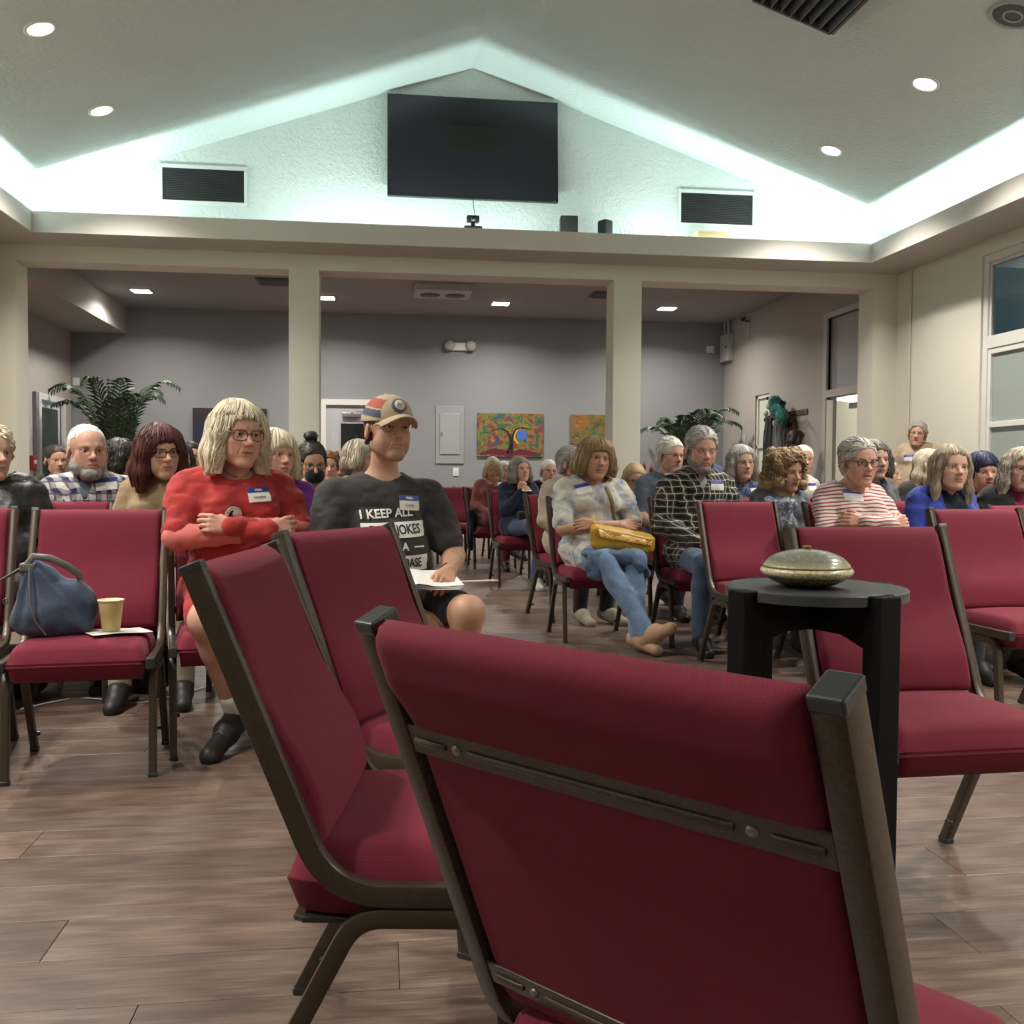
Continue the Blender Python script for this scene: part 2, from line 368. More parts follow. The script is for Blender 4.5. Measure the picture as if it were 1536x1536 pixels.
# right hall windows
def glassm(name, col, rough, alpha=1, tr=0):
    t = NT(name); t.set(col, rough, 0, .5); t.b.inputs['Transmission Weight'].default_value = tr; return t.m
M_frost = glassm('frosted_glass', (.30, .34, .32), .28)
M_clear = glassm('clear_glass', (.80, .9, .92), .01, tr=1.0)
for k, (y0, y1) in enumerate(((6.75, 8.33), (3.6, 5.2))):
    d = link('window_%d' % (k+2), MB().box((XR+.055, y0, 1.0), (XR+.063, y1, 2.16)).mesh('window', M_frost)); d['kind'] = 'structure'
    B = MB(); ym = (y0+y1)/2
    def fr(a, b, c, e, x0=.02, x1=.075): B.box((XR+x0, a, c), (XR+x1, b, e), bev=.004)
    fr(y1-.07, y1, .95, 2.99); fr(y0, y0+.07, .95, 2.99); fr(y0+.07, y1-.07, 2.92, 2.99); fr(y0+.07, y1-.07, 2.16, 2.27); fr(y0+.07, y1-.07, .95, 1.03)
    for a, b in ((y0+.07, ym-.03), (ym+.03, y1-.07)):
        fr(b-.045, b, 1.03, 2.16, .03); fr(a, a+.045, 1.03, 2.16, .03); fr(a+.045, b-.045, 1.46, 1.51, .028); fr(a+.045, b-.045, 2.11, 2.16, .03)
        fr(b-.03, b, 2.27, 2.92, .035); fr(a, a+.03, 2.27, 2.92, .035); fr(a+.03, b-.03, 2.89, 2.92, .035)
    fr(ym-.03, ym+.03, 1.03, 2.16, .018, .077); fr(ym-.03, ym+.03, 2.27, 2.92, .018, .077)
    B.build('window_frame', M_trim, d)
    MB().box((XR+.055, y0+.07, 2.27), (XR+.06, y1-.07, 2.92)).build('upper_pane', M_clear, d)
    MB().box((XR-.03, y0-.02, .92), (XR+.03, y1+.02, .955), bev=.004).build('window_sill', M_trim, d)
# porch outside the windows, with added stand-ins for reflections in the pane
B = MB(); B.box((XR+.1, 8.34, 0), (XR+2.0, 8.6, 3.4)); struct('wall_reflection', B, plain('reflection_cream', (.55, .52, .44), .8))  # cream block stands in for the wall column reflected in the pane
B = MB(); B.box((XR+.12, 3, 3.2), (XR+2.0, 8.34, 3.3)); struct('ceiling_porch', B, plain('porch_ceiling_paint', (.45, .42, .36), .8))
t_ = thing('reflected_crescent', 'added glowing white crescent standing in for a reflection in the upper right window', 'lamp', (XR+.9, 8.0, 2.62), R_(20))  # crescent reflection in the glass, built as an added glowing object
mb = MB(); mb.tube([(.26*math.sin(a), 0, -.26*math.cos(a)+.26) for a in [R_(x) for x in range(-60, 61, 8)]], .035, radii=[.35+.65*math.cos(R_(x*1.4)) for x in range(-60, 61, 8)]); mb.build('crescent', emit('crescent_glow', (1, 1, .97), 1.2), t_)
MB().tube([(0, 0, .03), (0, 0, .58)], .006).build('rod', M_black, t_)
# ------------------------------------------------------------------ fixtures
GREY_M = plain('brushed_grey', (.20, .21, .22), .4, .3)
def font_mesh(txt, size, ext=.0006, align='CENTER', space=1.0, bold=0.0, name='lettering'):
    c = bpy.data.curves.new(name, 'FONT'); c.body = txt; c.size = size; c.extrude = ext; c.align_x = align; c.align_y = 'CENTER'; c.space_character = space; c.offset = bold; c.resolution_u = 3
    o = bpy.data.objects.new(name, c); COL.objects.link(o); dg = bpy.context.evaluated_depsgraph_get()
    me = bpy.data.meshes.new_from_object(o.evaluated_get(dg)); bpy.data.objects.remove(o); bpy.data.curves.remove(c); return me
# television
t = thing('television', 'large black flat television on the gable wall', 'television', (.885, D1-.125, 3.665))
# screen tilted slightly forward
T = Matrix.Rotation(R_(-4), 4, 'X'); mb = MB(); mb.box((-.825, -.03, 0), (.825, .02, .985), T, bev=.006); mb.build('casing', M_black, t)
MB().box((-.812, -.033, .018), (.812, -.029, .972), T).build('screen', plain('screen_glass', (.017, .019, .024), .16), t)
MB().box((-.25, .0, .3), (.25, .12, .7)).build('wall_bracket', M_black, t)
MB().box((.775, -.0345, .004), (.80, -.031, .010), T).build('logo_badge', GREY_M, t)
# louvred grilles in the gable
for lab, x0, x1, z0, z1 in (('left black grille in a white frame on the gable wall', -2.03, -1.285, 3.575, 3.875), ('right black grille in a white frame on the gable wall, above the cardboard box', 2.985, 3.73, 3.56, 3.86)):
    t = thing('wall_grille', lab, 'vent', ((x0+x1)/2, D1, z0), 0, 'gable grilles'); W = (x1-x0)/2; Hh = z1-z0
    mb = MB()
    for a, b, c, e in ((-W-.03, W+.03, -.035, 0), (-W-.03, W+.03, Hh, Hh+.035), (-W-.03, -W, 0, Hh), (W, W+.03, 0, Hh)): mb.box((a, -.02, c), (b, 0, e), bev=.003)
    mb.build('frame', plain('grille_frame', (.60, .62, .61), .5), t)
    MB().box((-W, -.006, 0), (W, -.002, Hh)).build('backing', plain('grille_black', (.008, .009, .01), .5), t)
    mb = MB()
    for k in range(18): mb.box((-W, -.013, Hh*(k+.3)/18), (W, -.006, Hh*(k+.62)/18))
    mb.build('slat', plain('grille_slat', (.03, .033, .036), .45), t)
# things on the ledge: floor of ledge is ZB+t
LZ = ZB+.03
t = thing('webcam', 'small black camera on a stand on the ledge under the television', 'camera', (X_at(709, 338, 9.45), 9.42, LZ))
mb = MB(); mb.box((-.085, -.04, .165), (.085, .04, .20), bev=.01); mb.box((-.05, -.03, 0), (.05, .03, .165)); mb.build('base', M_black, t)
mb = MB(); mb.box((-.06, -.03, .235), (.06, .03, .30), bev=.012); mb.lathe([(0, -.045), (.024, -.045), (.026, -.03), (.026, 0)], 16, (0, 0, .268), 'y'); mb.tube([(0, 0, .2), (0, 0, .24)], .02); mb.build('camera_body', M_black, t)
MB().tube([(.02, 0, .3), (.02, .15, .42), (.02, .22, .52)], .003).build('cable', M_black, t)
t = thing('speaker_box', 'square black speaker box on the ledge, right of the television', 'speaker', (X_at(853, 345, 9.5), 9.5, LZ), R_(-6))
mb = MB(); mb.box((-.085, -.07, 0), (.085, .07, .345), bev=.012); mb.build('cabinet', M_black, t)
MB().box((-.075, -.074, .05), (.075, -.07, .335)).build('speaker_cloth', plain('speaker_cloth', (.035, .035, .036), .9), t)
MB().tube([(-.1, .0, .12), (-.13, -.03, .20), (-.10, -.06, .26), (-.075, -.04, .22), (-.07, 0, .16)], .004).build('cable', M_white, t)
t = thing('speaker_box', 'rounded black router box with loose cables on the ledge', 'router', (X_at(907, 348, 9.5), 9.5, LZ), R_(30))
mb = MB(); mb.box((-.05, -.06, 0), (.06, .06, .33), bev=.022); mb.build('cabinet', M_black, t)
mb = MB()
for k in range(4):
    r = .09+.02*k; mb.tube([(.08+r*.9*math.cos(a)+.02*k, -.02*k-.06, .22+r*.8*math.sin(a)) for a in [R_(q) for q in range(-150+15*k, 100, 15)]], .003, n=5)
mb.build('cable', plain('grey_cable', (.25, .26, .25), .5), t)
t = thing('cardboard_box', 'flat brown cardboard box on the ledge under the right grille', 'box', (X_at(1063, 352, 9.5), 9.5, LZ), R_(4))
card = plain('cardboard', (.42, .30, .16), .8)
mb = MB(); mb.box((-.15, -.1, 0), (.15, .1, .235)); mb.build('box_body', card, t); mb = MB(); mb.box((-.15, -.1, .235), (.15, .1, .242)); mb.box((-.152, -.004, .0), (.152, -.10, .24)) ; mb.build('flap', plain('cardboard_light', (.50, .37, .21), .8), t)
# recessed downlights in the vault
GLOW = emit('lamp_glow', (1, .93, .84), 14)
def downlight(lab, px, py, pos=None):
    if pos is None:
        d = _f+_r*((px-768)/FPX)-_u*((py-768)/FPX); s = 1 if px > 720 else -1
        tt = (RZ-1+SL*s*RX)/(d.z+SL*s*d.x); pos = Vector((0, 0, 1))+d*tt
    s = 1 if pos[0] > RX else -1
    t = thing('downlight', lab, 'ceiling light', pos, 0, 'vault downlights'); t.rotation_euler = (0, math.atan(SL)*s, 0)
    mb = MB(); mb.lathe([(.105, .004), (.108, -.006), (.085, -.012), (.078, .0)], 28); mb.build('trim_ring', plain('white_ring', (.75, .74, .72), .35), t)
    mb = MB(); mb.lathe([(.0001, -.008), (.05, -.009), (.08, -.002)], 24); mb.build('lamp', GLOW if (pos[1] > .5 or pos[0] > 0) else plain('unlit_lens', (.6, .6, .58), .3), t)
    l = bpy.data.lights.new('downlight_lamp', 'SPOT'); l.energy = 105 if (pos[1] > .5 or pos[0] > 0) else 0; l.color = (1, .93, .84); l.spot_size = R_(115); l.spot_blend = .6; l.shadow_soft_size = .07
    o = bpy.data.objects.new('downlight_lamp', l); COL.objects.link(o); o.location = Vector(pos)+Vector((0, 0, -.05))
downlight('upper left round downlight nearest the corner of the ceiling', 60, 42)
downlight('round downlight in the left slope, second from the corner', 152, 165)
downlight('round downlight in the right slope, nearer one', 1388, 125)
downlight('round downlight in the right slope, nearest the gable', 1247, 225)
for k_, yy in enumerate((5.5, 4.03, 2.56, 1.1, -.4, -1.9)):
    for xx in (-2.215, 3.97): downlight('round downlight in the %s slope, %s from the gable' % ('left' if xx < 0 else 'right', ('third', 'fourth', 'fifth', 'sixth', 'seventh', 'eighth')[k_]), 0, 0, (xx, yy, zc(xx)-.002))
# big slatted return vent and round speaker grille in the right slope
A = math.atan(SL)
t = thing('ceiling_vent', 'dark slatted vent box hanging at the top right of the vault', 'vent', (2.86, 6.40, zc(2.86))); t.rotation_euler = (0, A, R_(0))
mb = MB(); W, L = .30, .32
for a, b, c, e in ((-W-.02, -W, -L, L), (W, W+.02, -L, L), (-W, W, -L-.02, -L), (-W, W, L, L+.02)): mb.box((a, c, -.10), (b, e, 0))
mb.build('frame', plain('vent_metal', (.10, .105, .11), .45, .5), t)
for k in range(8):
    x = -W+.04+.075*k; MB().add([(x-.03, -L, -.02), (x+.02, -L, -.10), (x+.026, -L, -.10), (x-.024, -L, -.02), (x-.03, L, -.02), (x+.02, L, -.10), (x+.026, L, -.10), (x-.024, L, -.02)], [(0, 1, 2, 3), (7, 6, 5, 4), (0, 4, 5, 1), (1, 5, 6, 2), (2, 6, 7, 3), (3, 7, 4, 0)]).build('slat', plain('vent_slat', (.16, .17, .18), .4, .6), t)
t = thing('ceiling_speaker', 'round grey speaker grille in the ceiling at the top right corner', 'speaker', (3.944, 5.91, zc(3.944))); t.rotation_euler = (0, A, 0)
mb = MB(); mb.lathe([(.155, .004), (.158, -.008), (.13, -.014), (.125, .0)], 36); mb.build('rim', plain('grey_ring', (.40, .40, .40), .4), t)
mb = MB(); mb.lathe([(.0001, -.012), (.08, -.01), (.126, -.002)], 32); mb.build('grille', plain('speaker_mesh', (.10, .10, .10), .5), t)
MB().lathe([(.05, -.013), (.052, -.016), (.060, -.016), (.062, -.011)], 28).build('cone_ring', plain('grey_ring', (.40, .40, .40), .4), t)
# rear room lights (flat rounded squares)
PAN = emit('panel_glow', (1, .97, .90), 12)
for lab, x, y in (('flat ceiling light above the palm on the left', -3.30, 14.5), ('flat ceiling light just right of the left pillar', -.78, 14.6), ('flat ceiling light above the colourful painting', 1.75, 14.65), ('flat ceiling light between the right pillar and the corridor wall', 4.27, 14.65), ('flat ceiling light in the rear room hidden behind the left beam', -1.9, 11.9), ('flat ceiling light in the rear room hidden behind the right beam', 3.0, 11.9)):
    t = thing('ceiling_light', lab or 'flat ceiling light in the rear room hidden behind the beam', 'ceiling light', (x, y, BZ), 0, 'rear room ceiling lights')
    mb = MB(); mb.box((-.135, -.135, -.012), (.135, .135, 0), bev=.005); mb.build('frame', plain('white_ring', (.75, .74, .72), .35), t)
    mb = MB(); mb.box((-.118, -.118, -.017), (.118, .118, -.012), bev=.002); mb.build('diffuser', PAN, t)
    area('rear_panel_lamp', (x, y, BZ-.03), (0, 0, 0), .24, .24, 21, (1, .93, .86), 150)
# slatted grilles, projector plate with twin speakers in the rear ceiling
for x, y, lab in ((-1.39, 13.5, 'dark slatted grille in the rear ceiling beside the left pillar'), (3.12, 13.7, 'dark slatted grille in the rear ceiling beside the right pillar')):
    t = thing('rear_vent', lab, 'vent', (x, y, BZ)); mb = MB(); mb.box((-.22, -.22, -.02), (.22, .22, 0), bev=.004); mb.build('frame', plain('vent_metal', (.10, .105, .11), .45, .5), t)
    for k in range(6): MB().box((-.19, -.18+.065*k, -.035), (.19, -.155+.065*k, -.02)).build('slat', plain('vent_slat', (.16, .17, .18), .4, .6), t)
t = thing('ceiling_speaker_box', 'white twin speaker panel mounted flat on the rear ceiling', 'speaker', (.83, 13.6, BZ))
MB().box((-.38, -.35, -.10), (.38, .30, 0), bev=.01).build('cabinet', plain('pale_panel', (.46, .44, .43), .5), t)
for x in (-.17, .17): MB().lathe([(.0001, 0), (.13, 0), (.14, .012)], 24, (x, -.0, -.113)).build('speaker_cone', plain('dark_cone', (.10, .10, .10), .6), t)
# emergency light on the rear wall
t = thing('emergency_light', 'white twin-headed emergency light high on the grey rear wall', 'emergency light', (1.255, D2, 3.0))
MB().box((-.14, -.06, 0), (.14, 0, .13), bev=.018).build('housing', M_white, t)
for s in (-1, 1):
    mb = MB(); mb.lathe([(.0001, -.10), (.07, -.10), (.085, -.07), (.06, -.0), (.0001, .0)], 20, (s*.17, -.02, .075), 'y'); mb.build('lamp_head', plain('lamp_head', (.42, .42, .40), .3), t)
# electrical panel, switches, sensors
t = thing('electrical_panel', 'grey painted electrical cabinet on the rear wall left of the painting', 'cabinet', (1.1, D2, 1.20))
mb = MB(); mb.box((-.225, -.02, 0), (.225, 0, .92), bev=.004); mb.build('surround', plain('panel_grey', (.30, .305, .31), .5), t)
MB().box((-.16, -.035, .15), (.16, -.02, .80), bev=.004).build('door', plain('panel_grey_lit', (.33, .335, .34), .45), t)
MB().box((-.145, -.045, .44), (-.12, -.035, .50)).build('latch', GREY_M, t)
def plate(lab, loc, rz=0, w=.05, h=.07, name='wall_switch', cat='switch', m=None):
    t = thing(name, lab, cat, loc, rz); MB().box((-w, -.012, -h), (w, 0, h), bev=.003).build('plate', m or M_white, t)
    MB().box((-w*.35, -.020, -h*.4), (w*.35, -.012, h*.4), bev=.002).build('rocker', m or M_white, t); return t
plate('white light switch under the electrical cabinet', (1.2, D2, 1.07), 0, .045, .065)
plate('small white thermostat high on the rear wall near the right corner', (5.40, D2, 3.12), 0, .065, .055, 'thermostat', 'thermostat')
plate('white sensor box in the left rear corner above the palm', (BXL+.08, D2, 2.40), 0, .05, .06, 'sensor', 'sensor', M_trim)
plate('grey intercom plate on the corridor wall left of the small window', (BXR, 14.98, 1.60), R_(-90), .04, .09, 'intercom', 'intercom', plain('pale_panel', (.46, .44, .43), .5))
t = thing('fire_alarm', 'red fire alarm pull box on the left pillar side', 'fire alarm', (-4.68, 14.2, 1.15), R_(90)); MB().box((-.07, -.05, -.09), (.07, 0, .09), bev=.008).build('case', plain('alarm_red', (.35, .02, .02), .4), t); MB().box((-.04, -.062, -.02), (.04, -.05, .03)).build('handle', M_white, t)
t = thing('wall_box', 'tall pale metal box high in the right rear corner', 'electrical box', (BXR, 15.75, 2.9), R_(-90))
MB().box((-.19, -.10, 0), (.19, 0, .44), bev=.006).build('casing', plain('pale_panel', (.46, .44, .43), .5), t); MB().box((.1, -.11, .2), (.13, -.10, .24)).build('latch', M_black, t); MB().tube([(-.1, -.05, .44), (-.1, -.05, .66)], .02).build('conduit', plain('pale_panel', (.46, .44, .43), .5), t); MB().tube([(.08, -.05, .44), (.08, -.05, .66)], .02).build('conduit', plain('pale_panel', (.46, .44, .43), .5), t)
t = thing('security_camera', 'small black security camera high on the corridor wall', 'camera', (BXR, 14.86, 3.42), R_(-90))
mb = MB(); mb.tube([(0, 0, 0), (0, -.06, 0), (0, -.09, .03)], .012); mb.tube([(-.03, -.08, .05), (.06, -.14, .01)], .03, n=12); mb.build('camera_body', M_black, t); MB().box((-.02, -.02, -.28), (.02, 0, -.01), bev=.003).build('junction_box', plain('taupe_trim', (.50, .46, .43), .5), t)
t = thing('exit_sign', 'red lit exit sign glowing behind the left pillar', 'sign', (-4.25, 12.35, 3.15)); MB().box((-.15, -.02, -.20), (.15, .02, 0), bev=.006).build('casing', M_white, t)
link('lettering', font_mesh('EXIT', .13), t, (0, -.024, -.10), (R_(90), 0, 0)).data.materials.append(emit('exit_red', (1, .06, .04), 5))
# paintings
def art_mat(name, cols, seed, scale=4):
    t = NT(name); co = t.coord('Object', loc=(seed, 0, 0)); n1 = t.noise(co, scale, 5, .6, 1.2); n2 = t.noise(co, scale*4, 3, .6, .5)
    v = t.n('TexVoronoi'); v.inputs['Scale'].default_value = scale*5; t.l(co, v.inputs['Vector'])
    st = [(i/(len(cols)-1)*.5+.25, c) for i, c in enumerate(cols)]
    c = t.ramp(n1, st); c = t.mix(t.ramp(n2, [(.5, (0, 0, 0)), (.62, (.7, .7, .7))]), c, v.outputs['Color'], 'OVERLAY'); c = t.mix(.75, c, (.55, .5, .5), 'MULTIPLY')
    t.set(c, .55); t.bump(n2, .2, .003); return t.m
def painting(lab, x0, x1, z0, z1, m, name='painting'):
    t = thing(name, lab, 'painting', ((x0+x1)/2, D2, z0)); W = (x1-x0)/2; Hh = z1-z0
    MB().box((-W, -.035, 0), (W, -.001, Hh), bev=.003).build('canvas', m, t); return t, W, Hh
t, W, Hh = painting('dark red and blue painting behind the head of the person in red', -2.88, -1.76, 1.32, 2.03, art_mat('art_dark', [(.06, .01, .02), (.12, .015, .02), (.02, .03, .03), (.015, .025, .10), (.02, .04, .22)], 3, 5))
paint_m = art_mat('art_tree', [(.02, .05, .22), (.04, .16, .20), (.06, .16, .06), (.35, .28, .06), (.30, .04, .03), (.03, .12, .22), (.04, .05, .22)], 11, 5.5)
t, W, Hh = painting('colourful tree of life painting with black curling trunks on the rear wall', 1.54, 2.61, 1.32, 2.015, paint_m)
ink = plain('paint_ink', (.012, .008, .012), .5); mar = plain('paint_maroon', (.13, .008, .03), .5); org = plain('paint_yellow', (.75, .42, .03), .5)
def flat(t, pts, wd, m, name, y=-.038):
    mb = MB(); mb.tube([(p[0], y, p[1]) for p in pts], .004, .5, up=(0, 1, 0), n=6, radii=None) if 0 else None
    V = []; n = len(pts)
    for i, p in enumerate(pts):
        q0 = Vector((*pts[max(i-1, 0)][:2], 0)); q1 = Vector((*pts[min(i+1, n-1)][:2], 0)); d = (q1-q0).normalized(); k = wd*(p[2] if len(p) > 2 else 1)/2
        V += [(p[0]-d.y*k, y, p[1]+d.x*k), (p[0]+d.y*k, y, p[1]-d.x*k)]
    mb.add(V, [(2*i, 2*i+1, 2*i+3, 2*i+2) for i in range(n-1)]); return mb.build(name, m, t)
flat(t, [(-.05, .06, 1.6), (0, .16, 1.2), (.0, .30, 1), (-.05, .40, .9), (-.14, .45, .7), (-.25, .44, .5), (-.32, .40, .3)], .035, ink, 'trunk')
flat(t, [(.02, .06, 1.6), (.03, .18, 1.1), (.03, .33, .9), (.09, .44, .7), (.2, .47, .5), (.33, .44, .3)], .035, ink, 'trunk')
flat(t, [(.12, .21), (.07, .28), (.07, .36), (.11, .43), (.18, .46)], .025, org, 'moon_rim')
mb = MB(); mb.lathe([(.0001, 0), (.085, 0)], 28, (.185, -.039, .345), 'y'); mb.build('blue_moon', plain('paint_blue', (.05, .15, .5), .4), t)
flat(t, [(-.5, .035, .3), (-.3, .085, 1.2), (-.12, .07, 1.3), (0, .03, .6)], .075, mar, 'root'); flat(t, [(0, .03, .6), (.15, .08, 1.3), (.3, .06, 1.1), (.5, .03, .3)], .075, mar, 'root')
t, W, Hh = painting('orange and green painting half hidden by the right pillar', 3.07, 4.10, 1.32, 2.015, art_mat('art_orange', [(.02, .07, .16), (.07, .14, .06), (.28, .20, .04), (.48, .16, .02), (.40, .07, .02)], 23, 3))
flat(t, [(-.2, .56, .4), (.1, .55, 1), (.5, .54, .8)], .03, plain('paint_rust', (.25, .05, .01), .5), 'branch')
# palms
def palm(name, lab, loc, nf, hgt, seed, spread):
    rnd = random.Random(seed); t = thing(name, lab, 'plant', loc)
    MB().lathe([(.0001, 0), (.15, 0), (.19, .32), (.17, .33), (.165, .28), (.0001, .27)], 24).build('pot', plain('dark_pot', (.06, .05, .045), .5), t)
    green = plain('palm_leaf', (.030, .055, .024), .5, var=.4, scale=3)
    st = MB()
    for k in range(5): a = rnd.random()*6.28; st.tube([(.04*math.cos(a), .04*math.sin(a), .27), (.06*math.cos(a), .06*math.sin(a), .9)], .016)
    st.build('stem', plain('palm_stem', (.10, .09, .04), .6), t)
    for k in range(nf):
        a = 2*math.pi*k/nf+rnd.uniform(-.25, .25); rise = rnd.uniform(.75, 1.0); L = hgt-.85; sp = spread*rnd.uniform(.55, 1.15)*(0.35 if k % 4 == 0 else 1)
        pts = []
        for i in range(15):
            u = i/14; r = .05+sp*u**1.35; z = .85+L*rise*(math.sin(u*1.9)/math.sin(1.5708) if sp > .3 else u*1.0)*.98
            pts.append(Vector((r*math.cos(a), r*math.sin(a), z)))
        mb = MB(); mb.tube(pts, .007, n=5, radii=[1-.8*i/14 for i in range(15)])
        side = Vector((-math.sin(a), math.cos(a), 0))
        for i in range(2, 15):
            for q in (0, .5):
                if i == 14 and q: continue
                p = pts[i].lerp(pts[min(i+1, 14)], q); d = (pts[min(i+1, 14)]-pts[i-1]).normalized(); u = (i+q)/14
                ll = .30*math.sin(min(1, u*1.15+.05)*math.pi)**.6*(.7+.3*rnd.random())+.03
                for s in (-1, 1):
                    v = (side*s*.75+d*.75+Vector((0, 0, -.12+.1*rnd.random()))).normalized(); n = d.cross(v).normalized()*.004; w_ = d*.017
                    m1 = p+v*ll*.5+Vector((0, 0, -.01)); e = p+v*ll+Vector((0, 0, -.05-.05*rnd.random()))
                    mb.add([p-w_*.5, p+w_*.5, m1+w_*1.1+n, m1-w_*1.1+n, e], [(0, 1, 2, 3), (3, 2, 4)])
        mb.build('frond', green, t)
palm('potted_palm', 'tall potted palm in the left rear corner', (-3.72, 14.75, 0), 22, 2.42, 3, .80)
palm('potted_palm', 'potted palm in the right rear corner behind the grey-haired person', (4.75, 15.0, 0), 20, 2.12, 5, .72)
# dark table at the back with red items
t = thing('serving_table', 'dark serving table behind the white-haired person', 'table', (4.05, 14.3, 0))
mb = MB(); mb.lathe([(.0001, 1.02), (.40, 1.02), (.42, 1.035), (.42, 1.05), (.40, 1.062), (.0001, 1.062)], 32); mb.build('table_top', plain('dark_table', (.02, .018, .02), .25), t)
mb = MB(); mb.lathe([(.25, 0), (.25, .03), (.04, .06), (.035, 1.02)], 20); mb.build('pedestal', M_black, t)
for k, (x, h) in enumerate(((-.22, .17), (-.08, .12), (.1, .14), (.25, .20))):
    o = MB().lathe([(.0001, 0), (.03, 0), (.034, h*.6), (.015, h*.8), (.015, h), (.0001, h)], 14).build('candle_jar', plain('red_glass', (.25, .03, .02), .3), None, (4.05+x, 14.25+.1*(k % 2), 1.062))
    tag(o, ['short red jar at the left of the dark serving table', 'lowest red jar on the dark serving table', 'red jar right of centre on the dark serving table', 'tallest red jar on the dark serving table'][k], 'jar', 'red jars on the serving table')
# ------------------------------------------------------------------ stacking chair
def fabric_mat():
    t = NT('burgundy_weave'); co = t.coord('Object'); geo = t.n('TexCoord').outputs['Object']
    s = t.n('SeparateXYZ'); t.l(geo, s.inputs[0])
    # fine diagonal twill
    def stripes(a, b, fr):
        u = t.math('ADD', t.math('MULTIPLY', a, fr), t.math('MULTIPLY', b, fr*.9)); return t.math('SINE', u)
    d1 = stripes(s.outputs[0], t.math('ADD', s.outputs[2], s.outputs[1]), 3400)
    d2 = t.math('SINE', t.math('MULTIPLY', s.outputs[0], 4100.0))
    h = t.math('ADD', t.math('MULTIPLY', d1, .6), t.math('MULTIPLY', d2, .25)); nz = t.noise(co, 420, 2)
    h = t.math('ADD', h, t.math('MULTIPLY', nz, .9))
    big = t.noise(co, 7, 3)
    c = t.mix(t.ramp(h, [(.0, (0, 0, 0)), (1, (1, 1, 1))]), (.125, .0120, .027), (.215, .024, .047))
    c = t.mix(t.ramp(big, [(.35, (0, 0, 0)), (.7, (.3, .3, .3))]), c, (.225, .030, .055))
    t.set(c, .85, 0, .25, Sheen_Weight=.12, Sheen_Roughness=.4); t.b.inputs['Sheen Tint'].default_value = (.9, .45, .5, 1)
    t.bump(h, .25, .0007); return t.m
M_fab = fabric_mat()
def frame_mat():
    t = NT('bronze_enamel'); co = t.coord('Object'); n = t.noise(co, 300, 2); t.set(t.ramp(n, [(.35, (.052, .037, .025)), (.75, (.085, .062, .043))]), .33, .25, .5); t.bump(n, .12, .0008); return t.m
M_frame = frame_mat()
M_cap = plain('black_cap', (.035, .038, .04), .28)
def bez_arc(c, r, a0, a1, n=8): return [(c[0]+r*math.cos(a0+(a1-a0)*k/n), c[1]+r*math.sin(a0+(a1-a0)*k/n)) for k in range(n+1)]
CHX = .225                                         # post centre
def fillet(pts, r, n=7):
    "round the inner corners of a polyline in the y-z plane"
    out = [Vector(pts[0])]
    for i in range(1, len(pts)-1):
        p, a, b = Vector(pts[i]), Vector(pts[i-1]), Vector(pts[i+1]); u = (a-p).normalized(); v = (b-p).normalized(); rr = r[i-1]
        ang = u.angle(v); d = min(rr/math.tan(ang/2), (a-p).length*.95, (b-p).length*.95); p0, p1 = p+u*d, p+v*d
        for k in range(n+1):
            s_ = k/n; out.append(p0*(1-s_)**2+p*2*s_*(1-s_)+p1*s_**2)
    out.append(Vector(pts[-1])); return out
POST = fillet([(.285, .868), (.085, .385), (-.235, .385)], [.13], 10)     # back post and seat rail (y, z)
def post_y(z): return .285-(.868-z)*(.2/.483)
LEGR = fillet([(.225, .006), (.045, .352), (-.06, .352)], [.07], 7)
LEGF = fillet([(-.195, .006), (-.165, .352), (-.06, .352)], [.055], 7)
def cushion(nx, W, prof_f, prof_b, z0, z1, nz, yb, edge=.03):
    "backrest cushion: front and back skins closed at the rim"
    V = []; Fc = []
    ease = lambda q: .5-.5*math.cos(math.pi*q)
    for side in (0, 1):
        for j in range(nz+1):
            v = .45*ease(j/nz)+.55*j/nz if 0 else (ease(j/nz)*.6+.4*j/nz); z = z0+(z1-z0)*v
            for i in range(nx+1):
                u = 2*(ease(i/nx)*.8+.2*i/nx)-1; ex = min(1, (1-abs(u))*W/.016); ez = min(1, min(v, 1-v)*(z1-z0)/edge)
                k = math.sqrt(max(0, 1-(1-ex)**2))*math.sqrt(max(0, 1-(1-ez)**2))
                y = (prof_f(v, u) if side == 0 else prof_b(v, u))*k+yb(z)
                V.append((u*W, y, z))
    n1 = (nx+1)*(nz+1)
    for s_ in (0, 1):
        for j in range(nz):
            for i in range(nx):
                a = s_*n1+j*(nx+1)+i; q = (a, a+1, a+nx+2, a+nx+1); Fc.append(q if s_ == 0 else q[::-1])
    rim = [(j, 0) for j in range(nz+1)]
    def idx(j, i, s_): return s_*n1+j*(nx+1)+i
    for j in range(nz):
        for i in (0, nx):
            q = (idx(j, i, 0), idx(j+1, i, 0), idx(j+1, i, 1), idx(j, i, 1)); Fc.append(q if i == 0 else q[::-1])
    for i in range(nx):
        for j in (0, nz):
            q = (idx(j, i, 0), idx(j, i+1, 0), idx(j, i+1, 1), idx(j, i, 1)); Fc.append(q[::-1] if j == 0 else q)
    return MB().add(V, Fc, True)
